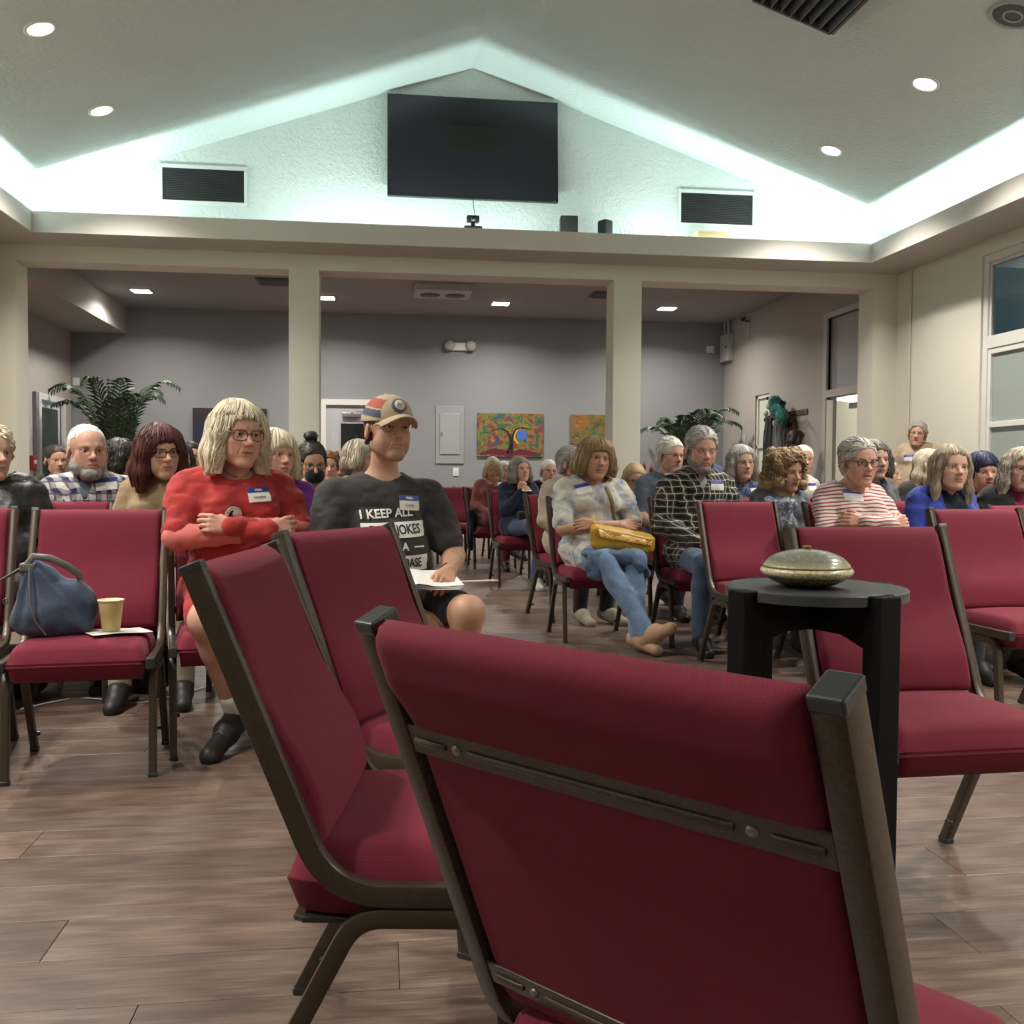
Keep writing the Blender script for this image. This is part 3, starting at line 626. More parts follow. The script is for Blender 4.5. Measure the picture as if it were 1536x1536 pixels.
def make_chair():
    t = bpy.data.objects.new('stacking_chair', None); COL.objects.link(t)
    # backrest: lumbar bulge low down, thinning to the top
    def pf(v, u): return -(.022+.026*math.exp(-((v-.22)/.20)**2)+.010*math.exp(-((v-.85)/.2)**2))*(1-.18*u*u)
    def pb(v, u): return .008+(.020*max(0, min(1, (v-.74)/.12)))+.003
    b = cushion(26, .210, pf, pb, .445, .868, 30, lambda z: post_y(z)+.002, .028).build('backrest', M_fab, t)
    # seat: domed top, boxed front
    nx, ny = 26, 26; V = []; Fc = []
    def ring(u, v):
        x = u*.2115; y = -.245+(v)*.40
        return x, y
    for side in (0, 1):
        for j in range(ny+1):
            v = j/ny
            for i in range(nx+1):
                u = 2*i/nx-1; x, y = ring(u, v)
                if v > .8: x *= 1-.10*((v-.8)/.2)**2
                ex = min(1, (1-abs(u))*.2115/.035); ey = min(1, min(v*1.0, (1-v))*.40/.04); k = math.sqrt(max(0, 1-(1-ex)**2))*math.sqrt(max(0, 1-(1-ey)**2))
                if side == 0: z = .395+(.052+.016*(1-u*u)*math.sin(math.pi*min(1, v*.9+.1)))*k - .012*max(0, (.25-v)/.25)**2
                else: z = .395-(.055+.012*(1-v))*k**.5
                V.append((x, y, z))
    n1 = (nx+1)*(ny+1); ix = lambda j, i, s_: s_*n1+j*(nx+1)+i
    for s_ in (0, 1):
        for j in range(ny):
            for i in range(nx):
                q = (ix(j, i, s_), ix(j, i+1, s_), ix(j+1, i+1, s_), ix(j+1, i, s_)); Fc.append(q if s_ == 0 else q[::-1])
    MB().add(V, Fc, True).build('seat', M_fab, t)
    MB().box((-.20, -.22, .330), (.20, .13, .337)).build('seat_pan', plain('seat_pan', (.02, .018, .018), .6), t)
    for s in (-1, 1):
        MB().tube([(s*CHX, p[0], p[1]) for p in POST], .0125, .0165, square=.20).build('side_frame', M_frame, t)
        MB().tube([(s*CHX, p[0], p[1]) for p in LEGR], .0125, .0145, square=.24).build('leg', M_frame, t)
        MB().tube([(s*CHX, p[0], p[1]) for p in LEGF], .0125, .0145, square=.24).build('leg', M_frame, t)
        a = Matrix.Translation((s*CHX, .285, .868)) @ Matrix.Rotation(math.atan2(-.2, .483), 4, 'X')
        MB().box((-.0131, -.0171, -.010), (.0131, .0171, .003), a, bev=.0022).build('end_cap', M_cap, t)
        MB().box((s*CHX-.0142, -.250, .367), (s*CHX+.0142, -.233, .403), bev=.004).build('end_cap', M_cap, t)
        for y0, dy in ((.222, 0), (-.195, 0)): MB().box((s*CHX-.0142, y0-.018, .0), (s*CHX+.0142, y0+.018, .014), bev=.004).build('foot', M_cap, t)
        g = MB(); g.tube([(s*CHX-.0*s, .185, .062), (s*(CHX-.0), .205, .075)], .006); g.tube([(s*(CHX-.012), .18, .07), (s*(CHX-.028), .18, .07)], .008); g.build('bumper', M_cap, t)
    for zc_, w_ in ((.755, .016), (.487, .014)):
        yb = post_y(zc_); a = Matrix.Translation((0, yb, zc_)) @ Matrix.Rotation(math.atan2(-.2, .483), 4, 'X')
        mb = MB(); mb.box((-.213, .010, -w_), (.213, .0145, w_), a, bev=.0015)
        for x0, x1 in ((-.205, -.165), (-.135, .135), (.165, .205)):
            mb.tube([a @ Vector((x0, .0145, 0)), a @ Vector((x0+.006, .016, 0)), a @ Vector((x1-.006, .016, 0)), a @ Vector((x1, .0145, 0))], .0036, .002, n=8, up=(0, 0, 1))
        cb = mb.build('crossbar', M_frame, t)
        for x in (-.150, .150): MB().lathe([(.0001, .0175), (.003, .0175), (.0048, .0165), (.0055, .0145)], 12, mtx=a @ Matrix.Translation((x, 0, 0)) @ Matrix.Rotation(R_(-90), 4, 'X')).build('screw', plain('steel', (.25, .23, .2), .35, .8), cb)
    return t
CHAIR0 = make_chair(); first = [True]
def chair(label, group, x, y, rz):
    c = CHAIR0 if first[0] else copy_tree(CHAIR0); first[0] = False
    c.location = (x, y, 0); c.rotation_euler = (0, 0, R_(rz)); tag(c, label, 'chair', group); return c
def chair_top(label, group, px, Y, rz):
    "chair whose backrest's top centre is seen at column px, at depth Y"
    x = X_at(px, 740, Y); a = R_(rz)
    return chair(label, group, x-math.sin(-a)*.285, Y-math.cos(a)*.285, rz)
def mid(p1, p2): return (p1[0]+p2[0])/2, (p1[1]+p2[1])/2
GF = 'empty burgundy chairs in the foreground'
def chair_pts(label, group, pl, pr):
    "from the floor positions of the left and right post tops (chair seen by its sitter: -x is image left)"
    m = mid(pl, pr); a = math.atan2(pr[1]-pl[1], pr[0]-pl[0])
    return chair(label, group, m[0]+math.sin(a)*.285, m[1]-math.cos(a)*.285, math.degrees(a))
def ptop(px, py): 
    d = _f+_r*((px-768)/FPX)-_u*((py-768)/FPX); tt = (.868-1)/d.z; return (d.x*tt, d.y*tt)
def rows():
    # foreground, seen from behind and from the side
    chair_pts('large foreground chair seen from behind with its screwed crossbar', GF, ptop(1257, 1033), ptop(562, 925))
    chair_pts('empty chair seen edge-on at lower left, its backrest nearest the camera after the large one', GF, ptop(298, 845), ptop(398, 818))
    chair_pts('empty chair turned right, in front of the person in the cap', GF, ptop(438, 799), ptop(567, 789))
    chair_pts('empty chair turned towards the camera right behind the black pedestal table', GF, (1.097, 2.58), (1.551, 2.60))
    GL = 'front row chairs left of the aisle'; a = 4
    for lab, px, Y, r in (('chair cut by the left edge of the picture', -78, 3.95, 10), ('empty chair holding the denim handbag and yellow cup', 153, 3.85, 6), ('chair under the person in the red sweater', 345, 4.1, 12), ('chair under the person in the beige cap', 560, 4.25, 14)):
        chair_top(lab, GL, px, Y, r)
    GR = 'front row chairs right of the aisle'
    for lab, px, Y, r in (('empty chair in front of the person in the checked shirt', 1105, 5.30, 4), ('chair under the person in the striped shirt', 1262, 5.25, 4)):
        chair_top(lab, GR, px, Y, r)
rows()
chair_pts('empty chair at the right edge with its seat towards the camera', 'front row chairs right of the aisle', (2.405, 4.12), (2.853, 4.16))
# ------------------------------------------------------------------ soft shapes: rounded solids blended on a grid, then meshed
F32 = np.float32
def V3(*a): return np.array(a if len(a) > 1 else a[0], dtype=float)
def axis(segs):
    "axis coordinates from (start, stop, step) stretches"
    out = []
    for a, b, h in segs:
        n = max(1, int(math.ceil((b-a)/h-1e-6))); out += list(np.linspace(a, b, n, endpoint=False))
    out.append(segs[-1][1]); return np.array(out, dtype=F32)
_lat = np.random.RandomState(5).rand(32, 32, 32).astype(F32)*2-1
def vnoise(P):
    P = np.asarray(P, dtype=F32); i = np.floor(P).astype(int); f = P-i; f = f*f*(3-2*f); i &= 31; j = (i+1) & 31
    x0, y0, z0 = i[..., 0], i[..., 1], i[..., 2]; x1, y1, z1 = j[..., 0], j[..., 1], j[..., 2]; fx, fy, fz = f[..., 0], f[..., 1], f[..., 2]
    L = _lat
    a = L[x0, y0, z0]*(1-fx)+L[x1, y0, z0]*fx; b = L[x0, y1, z0]*(1-fx)+L[x1, y1, z0]*fx
    c = L[x0, y0, z1]*(1-fx)+L[x1, y0, z1]*fx; d = L[x0, y1, z1]*(1-fx)+L[x1, y1, z1]*fx
    return (a*(1-fy)+b*fy)*(1-fz)+(c*(1-fy)+d*fy)*fz
class SDF:
    def __init__(s, xs, ys, zs, M=None):
        s.ax = (xs, ys, zs); s.f = np.full((len(xs), len(ys), len(zs)), .5, F32)
        s.rs = 1.0; s.M = None if M is None else np.array(M, float)      # shapes' frame -> grid frame (3x4)
    def _to(s, p):
        return np.asarray(p, float) if s.M is None else s.M[:, :3] @ np.asarray(p, float)+s.M[:, 3]
    def _apply(s, lo, hi, fn, k, mode, pad=.02):
        m = pad+k; I = []
        for a, l, h in zip(s.ax, lo, hi):
            i0 = int(np.searchsorted(a, l-m)); i1 = int(np.searchsorted(a, h+m))
            if i1 <= i0: return s
            I.append((i0, i1))
        sl = tuple(slice(*q) for q in I)
        X = s.ax[0][sl[0]][:, None, None]; Y = s.ax[1][sl[1]][None, :, None]; Z = s.ax[2][sl[2]][None, None, :]
        d = fn(X, Y, Z).astype(F32); f = s.f[sl]
        if mode == 'u':
            if k > 0:
                h = np.clip(.5+.5*(f-d)/k, 0, 1); s.f[sl] = f*(1-h)+d*h-k*h*(1-h)
            else: s.f[sl] = np.minimum(f, d)
        else:
            d = -d
            if k > 0:
                h = np.clip(.5-.5*(f-d)/k, 0, 1); s.f[sl] = f*(1-h)+d*h+k*h*(1-h)
            else: s.f[sl] = np.maximum(f, d)
        return s
    def cone(s, a, b, r1, r2=None, k=.02, mode='u'):
        r2 = r1 if r2 is None else r2; r1, r2 = r1*s.rs, r2*s.rs; a = s._to(a); b = s._to(b); ba = b-a; L = max(1e-9, float(ba @ ba)); R = max(r1, r2)
        def fn(X, Y, Z):
            px, py, pz = X-a[0], Y-a[1], Z-a[2]; t = np.clip((px*ba[0]+py*ba[1]+pz*ba[2])/L, 0, 1)
            return np.sqrt((px-t*ba[0])**2+(py-t*ba[1])**2+(pz-t*ba[2])**2)-(r1+(r2-r1)*t)
        return s._apply(np.minimum(a, b)-R, np.maximum(a, b)+R, fn, k, mode)
    def chain(s, pts, rs, k=.02, mode='u'):
        for i in range(len(pts)-1): s.cone(pts[i], pts[i+1], rs[i], rs[i+1], k, mode)
        return s
    def ell(s, c, r, k=.02, mode='u', R=None):
        c = s._to(c); r = np.array(r, float)*s.rs; A = np.eye(3) if R is None else np.array(R, float)[:3, :3]
        if s.M is not None: A = (s.M[:, :3]*(1/s.rs)) @ A
        ident = np.allclose(A, np.eye(3)); ext = np.sqrt(((A*r)**2).sum(1))
        def fn(X, Y, Z):
            px, py, pz = X-c[0], Y-c[1], Z-c[2]
            if ident: qx, qy, qz = px, py, pz
            else: qx, qy, qz = [A[0, i]*px+A[1, i]*py+A[2, i]*pz for i in range(3)]
            k0 = np.sqrt((qx/r[0])**2+(qy/r[1])**2+(qz/r[2])**2); k1 = np.sqrt((qx/r[0]**2)**2+(qy/r[1]**2)**2+(qz/r[2]**2)**2)
            return k0*(k0-1)/np.maximum(k1, 1e-6)
        return s._apply(c-ext, c+ext, fn, k, mode)
    def half(s, p, n, k=0):
        "cut away everything on the side the normal points to"
        p = s._to(p); n = np.asarray(n, float); n = n if s.M is None else s.M[:, :3] @ n; n = n/np.linalg.norm(n)
        X, Y, Z = s.ax[0][:, None, None], s.ax[1][None, :, None], s.ax[2][None, None, :]
        d = ((X-p[0])*n[0]+(Y-p[1])*n[1]+(Z-p[2])*n[2]).astype(F32)
        if k: h = np.clip(.5-.5*(s.f-d)/k, 0, 1); s.f = s.f*(1-h)+d*h+k*h*(1-h)
        else: s.f = np.maximum(s.f, d)
        return s
    def sample(s, P):
        idx = []; fr = []
        for q in range(3):
            a = s.ax[q]; i = np.clip(np.searchsorted(a, P[:, q])-1, 0, len(a)-2); idx.append(i); fr.append(np.clip((P[:, q]-a[i])/(a[i+1]-a[i]), 0, 1))
        (i, j, k), (x, y, z) = idx, fr; f = s.f; out = 0
        for dx in (0, 1):
            for dy in (0, 1):
                for dz in (0, 1): out = out+f[i+dx, j+dy, k+dz]*(x if dx else 1-x)*(y if dy else 1-y)*(z if dz else 1-z)
        return out
    def grad(s, P, e=.004):
        g = np.stack([s.sample(P+np.eye(3)[q]*e)-s.sample(P-np.eye(3)[q]*e) for q in range(3)], 1); return g/np.maximum(np.linalg.norm(g, axis=1, keepdims=True), 1e-9)
    def mesh(s, smooth=1):
        f = s.f; ins = f < 0; c = np.zeros(tuple(n-1 for n in f.shape), np.uint8)
        for dx in (0, 1):
            for dy in (0, 1):
                for dz in (0, 1): c += ins[dx:f.shape[0]-1+dx, dy:f.shape[1]-1+dy, dz:f.shape[2]-1+dz]
        act = np.argwhere((c > 0) & (c < 8))
        if len(act) == 0: return np.zeros((0, 3)), np.zeros((0, 4), int)
        idx = np.full(c.shape, -1, np.int32); idx[act[:, 0], act[:, 1], act[:, 2]] = np.arange(len(act))
        P = np.zeros((len(act), 3)); W = np.zeros(len(act)); A = s.ax
        for ax_ in range(3):
            o = [q for q in range(3) if q != ax_]
            for u in (0, 1):
                for v in (0, 1):
                    q0 = act.copy(); q0[:, o[0]] += u; q0[:, o[1]] += v; q1 = q0.copy(); q1[:, ax_] += 1
                    a = f[q0[:, 0], q0[:, 1], q0[:, 2]]; b = f[q1[:, 0], q1[:, 1], q1[:, 2]]; m = (a < 0) != (b < 0)
                    t = np.where(m, a/np.where(m, a-b, 1), 0); pos = np.stack([A[q][q0[:, q]] for q in range(3)], 1).astype(float)
                    pos[:, ax_] += t*(A[ax_][q1[:, ax_]]-A[ax_][q0[:, ax_]]); P[m] += pos[m]; W[m] += 1
        P /= W[:, None]; Q = []
        for ax_ in range(3):
            sl0 = [slice(1, -1)]*3; sl1 = [slice(1, -1)]*3; sl0[ax_] = slice(0, -1); sl1[ax_] = slice(1, None)
            a = ins[tuple(sl0)]; b = ins[tuple(sl1)]; e = np.argwhere(a != b); off = np.array([1, 1, 1]); off[ax_] = 0; e2 = e+off
            o = [q for q in range(3) if q != ax_]
            def cell(u, v):
                q = e2.copy(); q[:, o[0]] -= u; q[:, o[1]] -= v; return idx[q[:, 0], q[:, 1], q[:, 2]]
            quad = np.stack([cell(1, 1), cell(0, 1), cell(0, 0), cell(1, 0)], 1); flip = a[e[:, 0], e[:, 1], e[:, 2]]
            if ax_ == 1: flip = ~flip
            quad[~flip] = quad[~flip][:, ::-1]; Q.append(quad)
        Q = np.concatenate(Q); Q = Q[(Q >= 0).all(1)]
        for _ in range(smooth):
            e = np.concatenate([Q[:, [0, 1]], Q[:, [1, 2]], Q[:, [2, 3]], Q[:, [3, 0]]]); n = len(P); cnt = np.bincount(e.ravel(), minlength=n)
            S = np.stack([np.bincount(e[:, 0], P[e[:, 1], q], n)+np.bincount(e[:, 1], P[e[:, 0], q], n) for q in range(3)], 1)
            P = P*.45+.55*S/np.maximum(cnt, 1)[:, None]
        return P, Q
def tomesh(name, P, Q, mats, col=None, mi=None):
    me = bpy.data.meshes.new(name); n = len(P); Q = np.asarray(Q); m = len(Q)
    me.vertices.add(n); me.vertices.foreach_set('co', np.asarray(P, F32).ravel())
    me.loops.add(m*4); me.loops.foreach_set('vertex_index', Q.astype(np.int32).ravel())
    me.polygons.add(m); me.polygons.foreach_set('loop_start', np.arange(0, 4*m, 4, dtype=np.int32)); me.polygons.foreach_set('use_smooth', np.ones(m, bool))
    for mt in (mats if isinstance(mats, (list, tuple)) else [mats]): me.materials.append(mt)
    if mi is not None: me.polygons.foreach_set('material_index', np.asarray(mi, np.int32))
    if col is not None:
        ca = me.color_attributes.new('Col', 'FLOAT_COLOR', 'POINT'); c4 = np.ones((n, 4), F32); c4[:, :3] = col; ca.data.foreach_set('color', c4.ravel())
    me.update(calc_edges=True); me.validate(); return me
def vnormals(P, Q):
    n = np.cross(P[Q[:, 2]]-P[Q[:, 0]], P[Q[:, 3]]-P[Q[:, 1]]); N = np.stack([sum(np.bincount(Q[:, q], n[:, a], len(P)) for q in range(4)) for a in range(3)], 1)
    return N/np.maximum(np.linalg.norm(N, axis=1, keepdims=True), 1e-12)
def tubes_np(paths, rad, n=4):
    "many tapered tubes at once: paths (m, k, 3), rad (m, k)"
    m, k, _ = paths.shape; T = np.gradient(paths, axis=1); T /= np.maximum(np.linalg.norm(T, axis=2, keepdims=True), 1e-9)
    ref = np.where(np.abs(T[..., 2:3]) > .9, np.array([1., 0, 0]), np.array([0, 0, 1.])); A = np.cross(T, ref); A /= np.maximum(np.linalg.norm(A, axis=2, keepdims=True), 1e-9); B = np.cross(T, A)
    ang = np.arange(n)*2*math.pi/n; V = paths[:, :, None, :]+rad[:, :, None, None]*(np.cos(ang)[None, None, :, None]*A[:, :, None]+np.sin(ang)[None, None, :, None]*B[:, :, None])
    V = V.reshape(-1, 3); base = np.arange(m)[:, None, None]*(k*n)+np.arange(k-1)[None, :, None]*n; j = np.arange(n)[None, None, :]; j2 = (j+1) % n
    Q = np.stack([base+j, base+j2, base+n+j2, base+n+j], -1).reshape(-1, 4); return V, Q
def rotm(yaw, pitch=0, roll=0):
    "yaw about z, then nod (pitch>0 looks up), then tilt"
    y, p, r = R_(yaw), R_(pitch), R_(roll)
    Z = np.array([[math.cos(y), -math.sin(y), 0], [math.sin(y), math.cos(y), 0], [0, 0, 1]])
    X = np.array([[1, 0, 0], [0, math.cos(p), math.sin(p)], [0, -math.sin(p), math.cos(p)]])
    Yr = np.array([[math.cos(r), 0, math.sin(r)], [0, 1, 0], [-math.sin(r), 0, math.cos(r)]])
    return Z @ X @ Yr

# ------------------------------------------------------------------ materials for people
def skin_mat():
    t = NT('skin'); a = t.n('Attribute', attribute_name='Col'); co = t.coord('Object'); n = t.noise(co, 60, 4); n2 = t.noise(co, 450, 2)
    c = t.mix(.5, a.outputs['Color'], t.ramp(n, [(.3, (.86, .80, .78)), (.7, (1.12, 1.05, 1.03))]), 'MULTIPLY'); c2 = t.mix(1, c, (1.05, 1.03, 1.02), 'MULTIPLY')
    t.set(c2, .46, 0, .35); t.b.inputs['Subsurface Weight'].default_value = .12; t.b.inputs['Subsurface Radius'].default_value = (.012, .005, .003); t.b.inputs['Subsurface Scale'].default_value = 1
    t.bump(t.math('ADD', n2, n), .10, .0012); return t.m
M_skin = skin_mat()
def eye_mat():
    t = NT('eye_surface'); a = t.n('Attribute', attribute_name='Col'); t.set(a.outputs['Color'], .12); return t.m
M_eye = eye_mat()
def hair_mat(name, c1, c2):
    if name in MATS: return MATS[name]
    t = NT(name); co = t.coord('Object', scale=(1, 1, .18)); n = t.noise(co, 260, 3, .6); n2 = t.noise(co, 30, 3)
    gi = t.n('NewGeometry'); c = t.ramp(t.math('ADD', t.math('MULTIPLY', n, .5), t.math('ADD', t.math('MULTIPLY', n2, .25), t.math('MULTIPLY', gi.outputs['Random Per Island'], .3))), [(.32, c1), (.68, c2)])
    t.set(c, .5, 0, .35); t.bump(n, .5, .002); MATS[name] = t.m; return t.m
def cloth(name, col, rough=.9, var=.12, kind=None, cols=None, sc_=1, sheen=.15):
    if name in MATS: return MATS[name]
    t = NT(name); co = t.coord('Object'); s = t.n('SeparateXYZ'); t.l(co, s.inputs[0]); x, y, z = s.outputs
    fine = t.noise(co, 500, 2); n = t.noise(co, 14, 3); base = None
    if kind == 'plaid':
        cols = cols or [(.02, .03, .10), (.5, .45, .42), (.25, .03, .04)]
        def line(v, fr, ph, w): return t.math('GREATER_THAN', t.math('SINE', t.math('ADD', t.math('MULTIPLY', v, fr), ph)), w)
        xy = t.math('ADD', x, t.math('MULTIPLY', y, .8)); nz = t.math('ADD', z, t.math('MULTIPLY', t.noise(co, 9, 2), .035)); nx = t.math('ADD', xy, t.math('MULTIPLY', t.noise(co, 8, 2), .03))
        f = 2*math.pi/(.052*sc_)
        wide = t.math('MULTIPLY', t.math('ADD', line(nx, f, 0, .1), line(nz, f, 0, .1)), .5)
        base = t.mix(wide, cols[1], cols[0]); thin = t.math('MAXIMUM', line(nx, f, 1.2, .90), line(nz, f, 1.2, .90)); base = t.mix(t.math('MULTIPLY', thin, .8), base, cols[2])
        if len(cols) > 3: base = t.mix(t.math('MAXIMUM', line(nx, f, 3.4, .97), line(nz, f, 3.4, .97)), base, cols[3])
    elif kind == 'stripe':
        nz = t.math('ADD', t.math('ADD', z, t.math('MULTIPLY', y, .25)), t.math('MULTIPLY', t.noise(co, 7, 2), .03)); base = t.mix(t.math('GREATER_THAN', t.math('SINE', t.math('MULTIPLY', nz, 2*math.pi/(.021*sc_))), .35), cols[0], cols[1])
    elif kind == 'blotch':
        b = t.noise(co, 9*sc_, 4, .6, .6); base = t.ramp(b, [(.35, cols[0]), (.5, cols[1]), (.62, cols[2])])
    elif kind == 'denim':
        d = t.noise(t.coord('Object', scale=(1, 1, .3)), 160, 3); base = t.mix(d, tuple(c*.75 for c in col), tuple(c*1.35 for c in col)); base = t.mix(t.ramp(n, [(.4, (0, 0, 0)), (.75, (.6, .6, .6))]), base, tuple(min(1, c*1.9) for c in col))
    else: base = t.ramp(n, [(.3, tuple(c*(1-var) for c in col)), (.7, tuple(min(1, c*(1+var)) for c in col))])
    t.set(base, rough, 0, .25, Sheen_Weight=sheen, Sheen_Roughness=.5)
    t.bump(t.math('ADD', t.math('MULTIPLY', fine, .6), t.math('MULTIPLY', t.noise(co, 22, 4, .6, 1.5), 1.2)), .35, .006); MATS[name] = t.m; return t.m
SKINS = dict(fair=(.56, .365, .285), pink=(.56, .335, .265), tan=(.47, .285, .200), warm=(.52, .320, .230), deep=(.34, .19, .125))
HAIRS = dict(blonde=((.36, .29, .19), (.78, .70, .55)), ash=((.24, .20, .145), (.52, .46, .36)), white=((.42, .40, .36), (.80, .78, .73)), grey=((.16, .15, .14), (.46, .44, .42)), auburn=((.030, .008, .008), (.115, .028, .026)),
             brown=((.045, .028, .018), (.14, .09, .055)), dark=((.010, .007, .006), (.035, .024, .02)), honey=((.14, .085, .04), (.38, .26, .14)), red=((.13, .05, .02), (.34, .15, .06)), blueblack=((.006, .008, .03), (.03, .04, .12)), greybrown=((.09, .075, .06), (.30, .27, .235)), curlbrown=((.11, .065, .03), (.36, .25, .13)), lgbrown=((.17, .13, .09), (.42, .35, .26)))
def hm(k): return hair_mat('hair_'+k, *HAIRS[k])

# ------------------------------------------------------------------ head
def head_sdf(c, Mbody, h, fine):
    "head-frame grid. Mbody: 3x4 taking body-frame points into the head frame"
    g = SDF(axis([(-.17, -.085, h*3.2), (-.085, .085, h), (.085, .17, h*3.2)]), axis([(-.19, -.120, h*2.5), (-.120, .02, h), (.02, .20, h*2)]), axis([(-.30, -.125, h*2.2), (-.125, .05, h), (.05, .135, h*1.5)]))
    fem = c.get('sex', 'f') == 'f'; fat = c.get('fat', 0.0); age = c.get('age', .6)
    g.ell((0, .018, .036), (.074, .093, .083), 0); g.ell((0, -.020, .030), (.064, .068, .068), .03)
    jw = .037 if fem else .046
    g.ell((0, -.030, -.035), (.052+.010*fat if fem else .056+.01*fat, .060, .078), .02)
    for s in (-1, 1):
        g.cone((s*jw, .0, -.060), (s*.016, -.062, -.100), (.020 if fem else .022)+.008*fat, .015, .025); g.ell((s*.038, -.056, -.022), (.022, .018, .022), .02)
        g.ell((s*(.038 if fem else .042), -.038, -.055), (.018+.008*fat, .030, .030), .02)
        g.cone((s*.014, -.079, .020), (s*.044, -.066, .020), .0095 if fem else .0125, .007, .014)
    g.ell((0, -.070, -.098), (.019, .016, .015) if fem else (.024, .018, .017), .018)
    g.ell((0, -.068, -.062), (.026, .018, .020), .02)
    for s in (-1, 1): g.ell((s*.031, -.0885, .001), (.0175, .0155, .0125), .010, 's')
    # nose
    nl = c.get('nose', 1.0); g.cone((0, -.078, .010), (0, -.097*1-.006*nl, -.026), .0075, .0095, .010); g.ell((0, -.101-.005*nl, -.030), (.0115, .011, .010), .008)
    for s in (-1, 1): g.ell((s*.0125, -.092, -.033), (.0065, .0100, .0072), .006); g.ell((s*.0060, -.1005, -.0392), (.0026, .004, .0020), .002, 's')
    # mouth
    mw = .023; o = c.get('smile', 0)*.004; op = c.get('mouth', 0)
    for s in (-1, 1):
        g.chain([(0, -.0880, -.0585), (s*.009, -.0872, -.0575), (s*mw, -.077, -.0635+o)], [.0050, .0052, .0022], .004)
        g.chain([(0, -.0860, -.0690-op*.006), (s*.010, -.0845, -.0685-op*.006), (s*(mw-.002), -.0765, -.0645+o)], [.0062, .0056, .0024], .004)
        g.chain([(0, -.0915, -.0635-op*.002), (s*.012, -.0885, -.0635-op*.002), (s*mw, -.079, -.0640+o)], [.0013+op*.004, .0013+op*.003, .0011], .002, 's')
        if age > .4: g.chain([(s*.017, -.092, -.036), (s*.027, -.083, -.052), (s*.030, -.076, -.068)], [.0016*age, .0020*age, .0012], .004, 's')
        # lids over the eyeball
        ec = (s*.031, -.0685, .002); g.ell(ec, (.0145, .0142, .0138), .003)
        wop = c.get('eyes', 1.0)*.0051
        for q in range(5):
            u = (q-2)*.0052; hh = wop*(1-(u/.0135)**2)
            g.cone((ec[0]+u, -.0695, ec[2]-.0005), (ec[0]+u, -.095, ec[2]-.0005), max(.0008, hh), None, .0012, 's')
        if age > .4: g.chain([(s*.018, -.083, -.0125), (s*.032, -.084, -.0165), (s*.043, -.077, -.0125)], [.0012, .0022*age, .001], .005, 's')
        # ear
        Re = rotm(s*18, 0, -s*6); g.ell((s*.077, .012, -.006), (.0095, .020, .031), .006, R=Re); g.ell((s*.087, .006, -.002), (.0045, .009, .014), .004, 's', R=Re)
    # neck and upper chest in body frame
    return g
def head_colors(P, c):
    base = np.array(SKINS[c.get('skin', 'fair')]); n = len(P); col = np.tile(base, (n, 1)); x, y, z = P[:, 0], P[:, 1], P[:, 2]
    def blob(cx, cy, cz, r): return np.exp(-(((x-cx)/r[0])**2+((y-cy)/r[1])**2+((z-cz)/r[2])**2))
    red = np.zeros(n)
    for s in (-1, 1): red += blob(s*.040, -.06, -.026, (.02, .03, .018))*.5+blob(s*.080, .01, 0, (.01, .03, .03))*.6
    red += blob(0, -.105, -.030, (.013, .02, .013))*.6
    red = np.clip(red*c.get('ruddy', 1), 0, 1)[:, None]; col = col*(1-red*np.array([.02, .24, .24]))
    # lips
    lip = np.exp(-((np.abs(z+.064)/.0085)**4))*np.exp(-((np.abs(x)/.0215)**6))*(y < -.072); lc = np.array(c.get('lip', (.36, .13, .11) if c.get('sex', 'f') == 'f' else (.38, .19, .15)))
    col = col*(1-lip[:, None]*.75)+lc*lip[:, None]*.75
    line = np.exp(-((np.abs(z+.0637)/.0014)**2))*(np.abs(x) < .0225)*(y < -.072); col *= (1-.6*line[:, None])
    for s in (-1, 1):   # eyelid edges and darker skin under the eyes
        dz = (z-.0015)/.0062; dx = (x-s*.031)/.0145; rr = dx*dx+dz*dz; lash = np.exp(-((rr-1.15)/.45)**2)*(y < -.068)*np.where(z > .0015, 1, .45); col *= (1-.55*np.clip(lash, 0, 1)[:, None])
        und = np.exp(-(((x-s*.031)/.017)**2+((z+.012)/.007)**2))*(y < -.06); col *= (1-und[:, None]*np.array([.14, .22, .18])*c.get('age', .6))
    if c.get('stubble'):
        m = np.clip((-.040-z)/.02, 0, 1)*(y < .0)*(z > -.14); m = np.maximum(m, np.exp(-(((x)/.026)**4+((z+.050)/.007)**2))*(y < -.07)); m *= 1-lip*.9
        sc_ = np.array(c['stubble']); col = col*(1-.5*m[:, None])+sc_*.5*m[:, None]
    return col
def eye_mesh(gaze, iris):
    P = []; C = []; rings = [0, .16, .30, .34, .62, .70, 1.0, 1.35, 1.8]; n = 20; d = gaze/np.linalg.norm(gaze); a = np.cross(d, [0, 0, 1.]); a /= np.linalg.norm(a); b = np.cross(d, a); r = .0122
    for t in rings:
        for k in range(n):
            ph = 2*math.pi*k/n; P.append(r*(d*math.cos(t*.72)+(a*math.cos(ph)+b*math.sin(ph))*math.sin(t*.72)))
            C.append((.004,)*3 if t <= .30 else (tuple(iris) if t <= .62 else ((.52, .48, .45))))
    m = len(rings); Q = [(i*n+k, i*n+(k+1) % n, (i+1)*n+(k+1) % n, (i+1)*n+k) for i in range(m-1) for k in range(n)]
    return tomesh('eye', np.array(P), np.array(Q), M_eye, np.array(C))

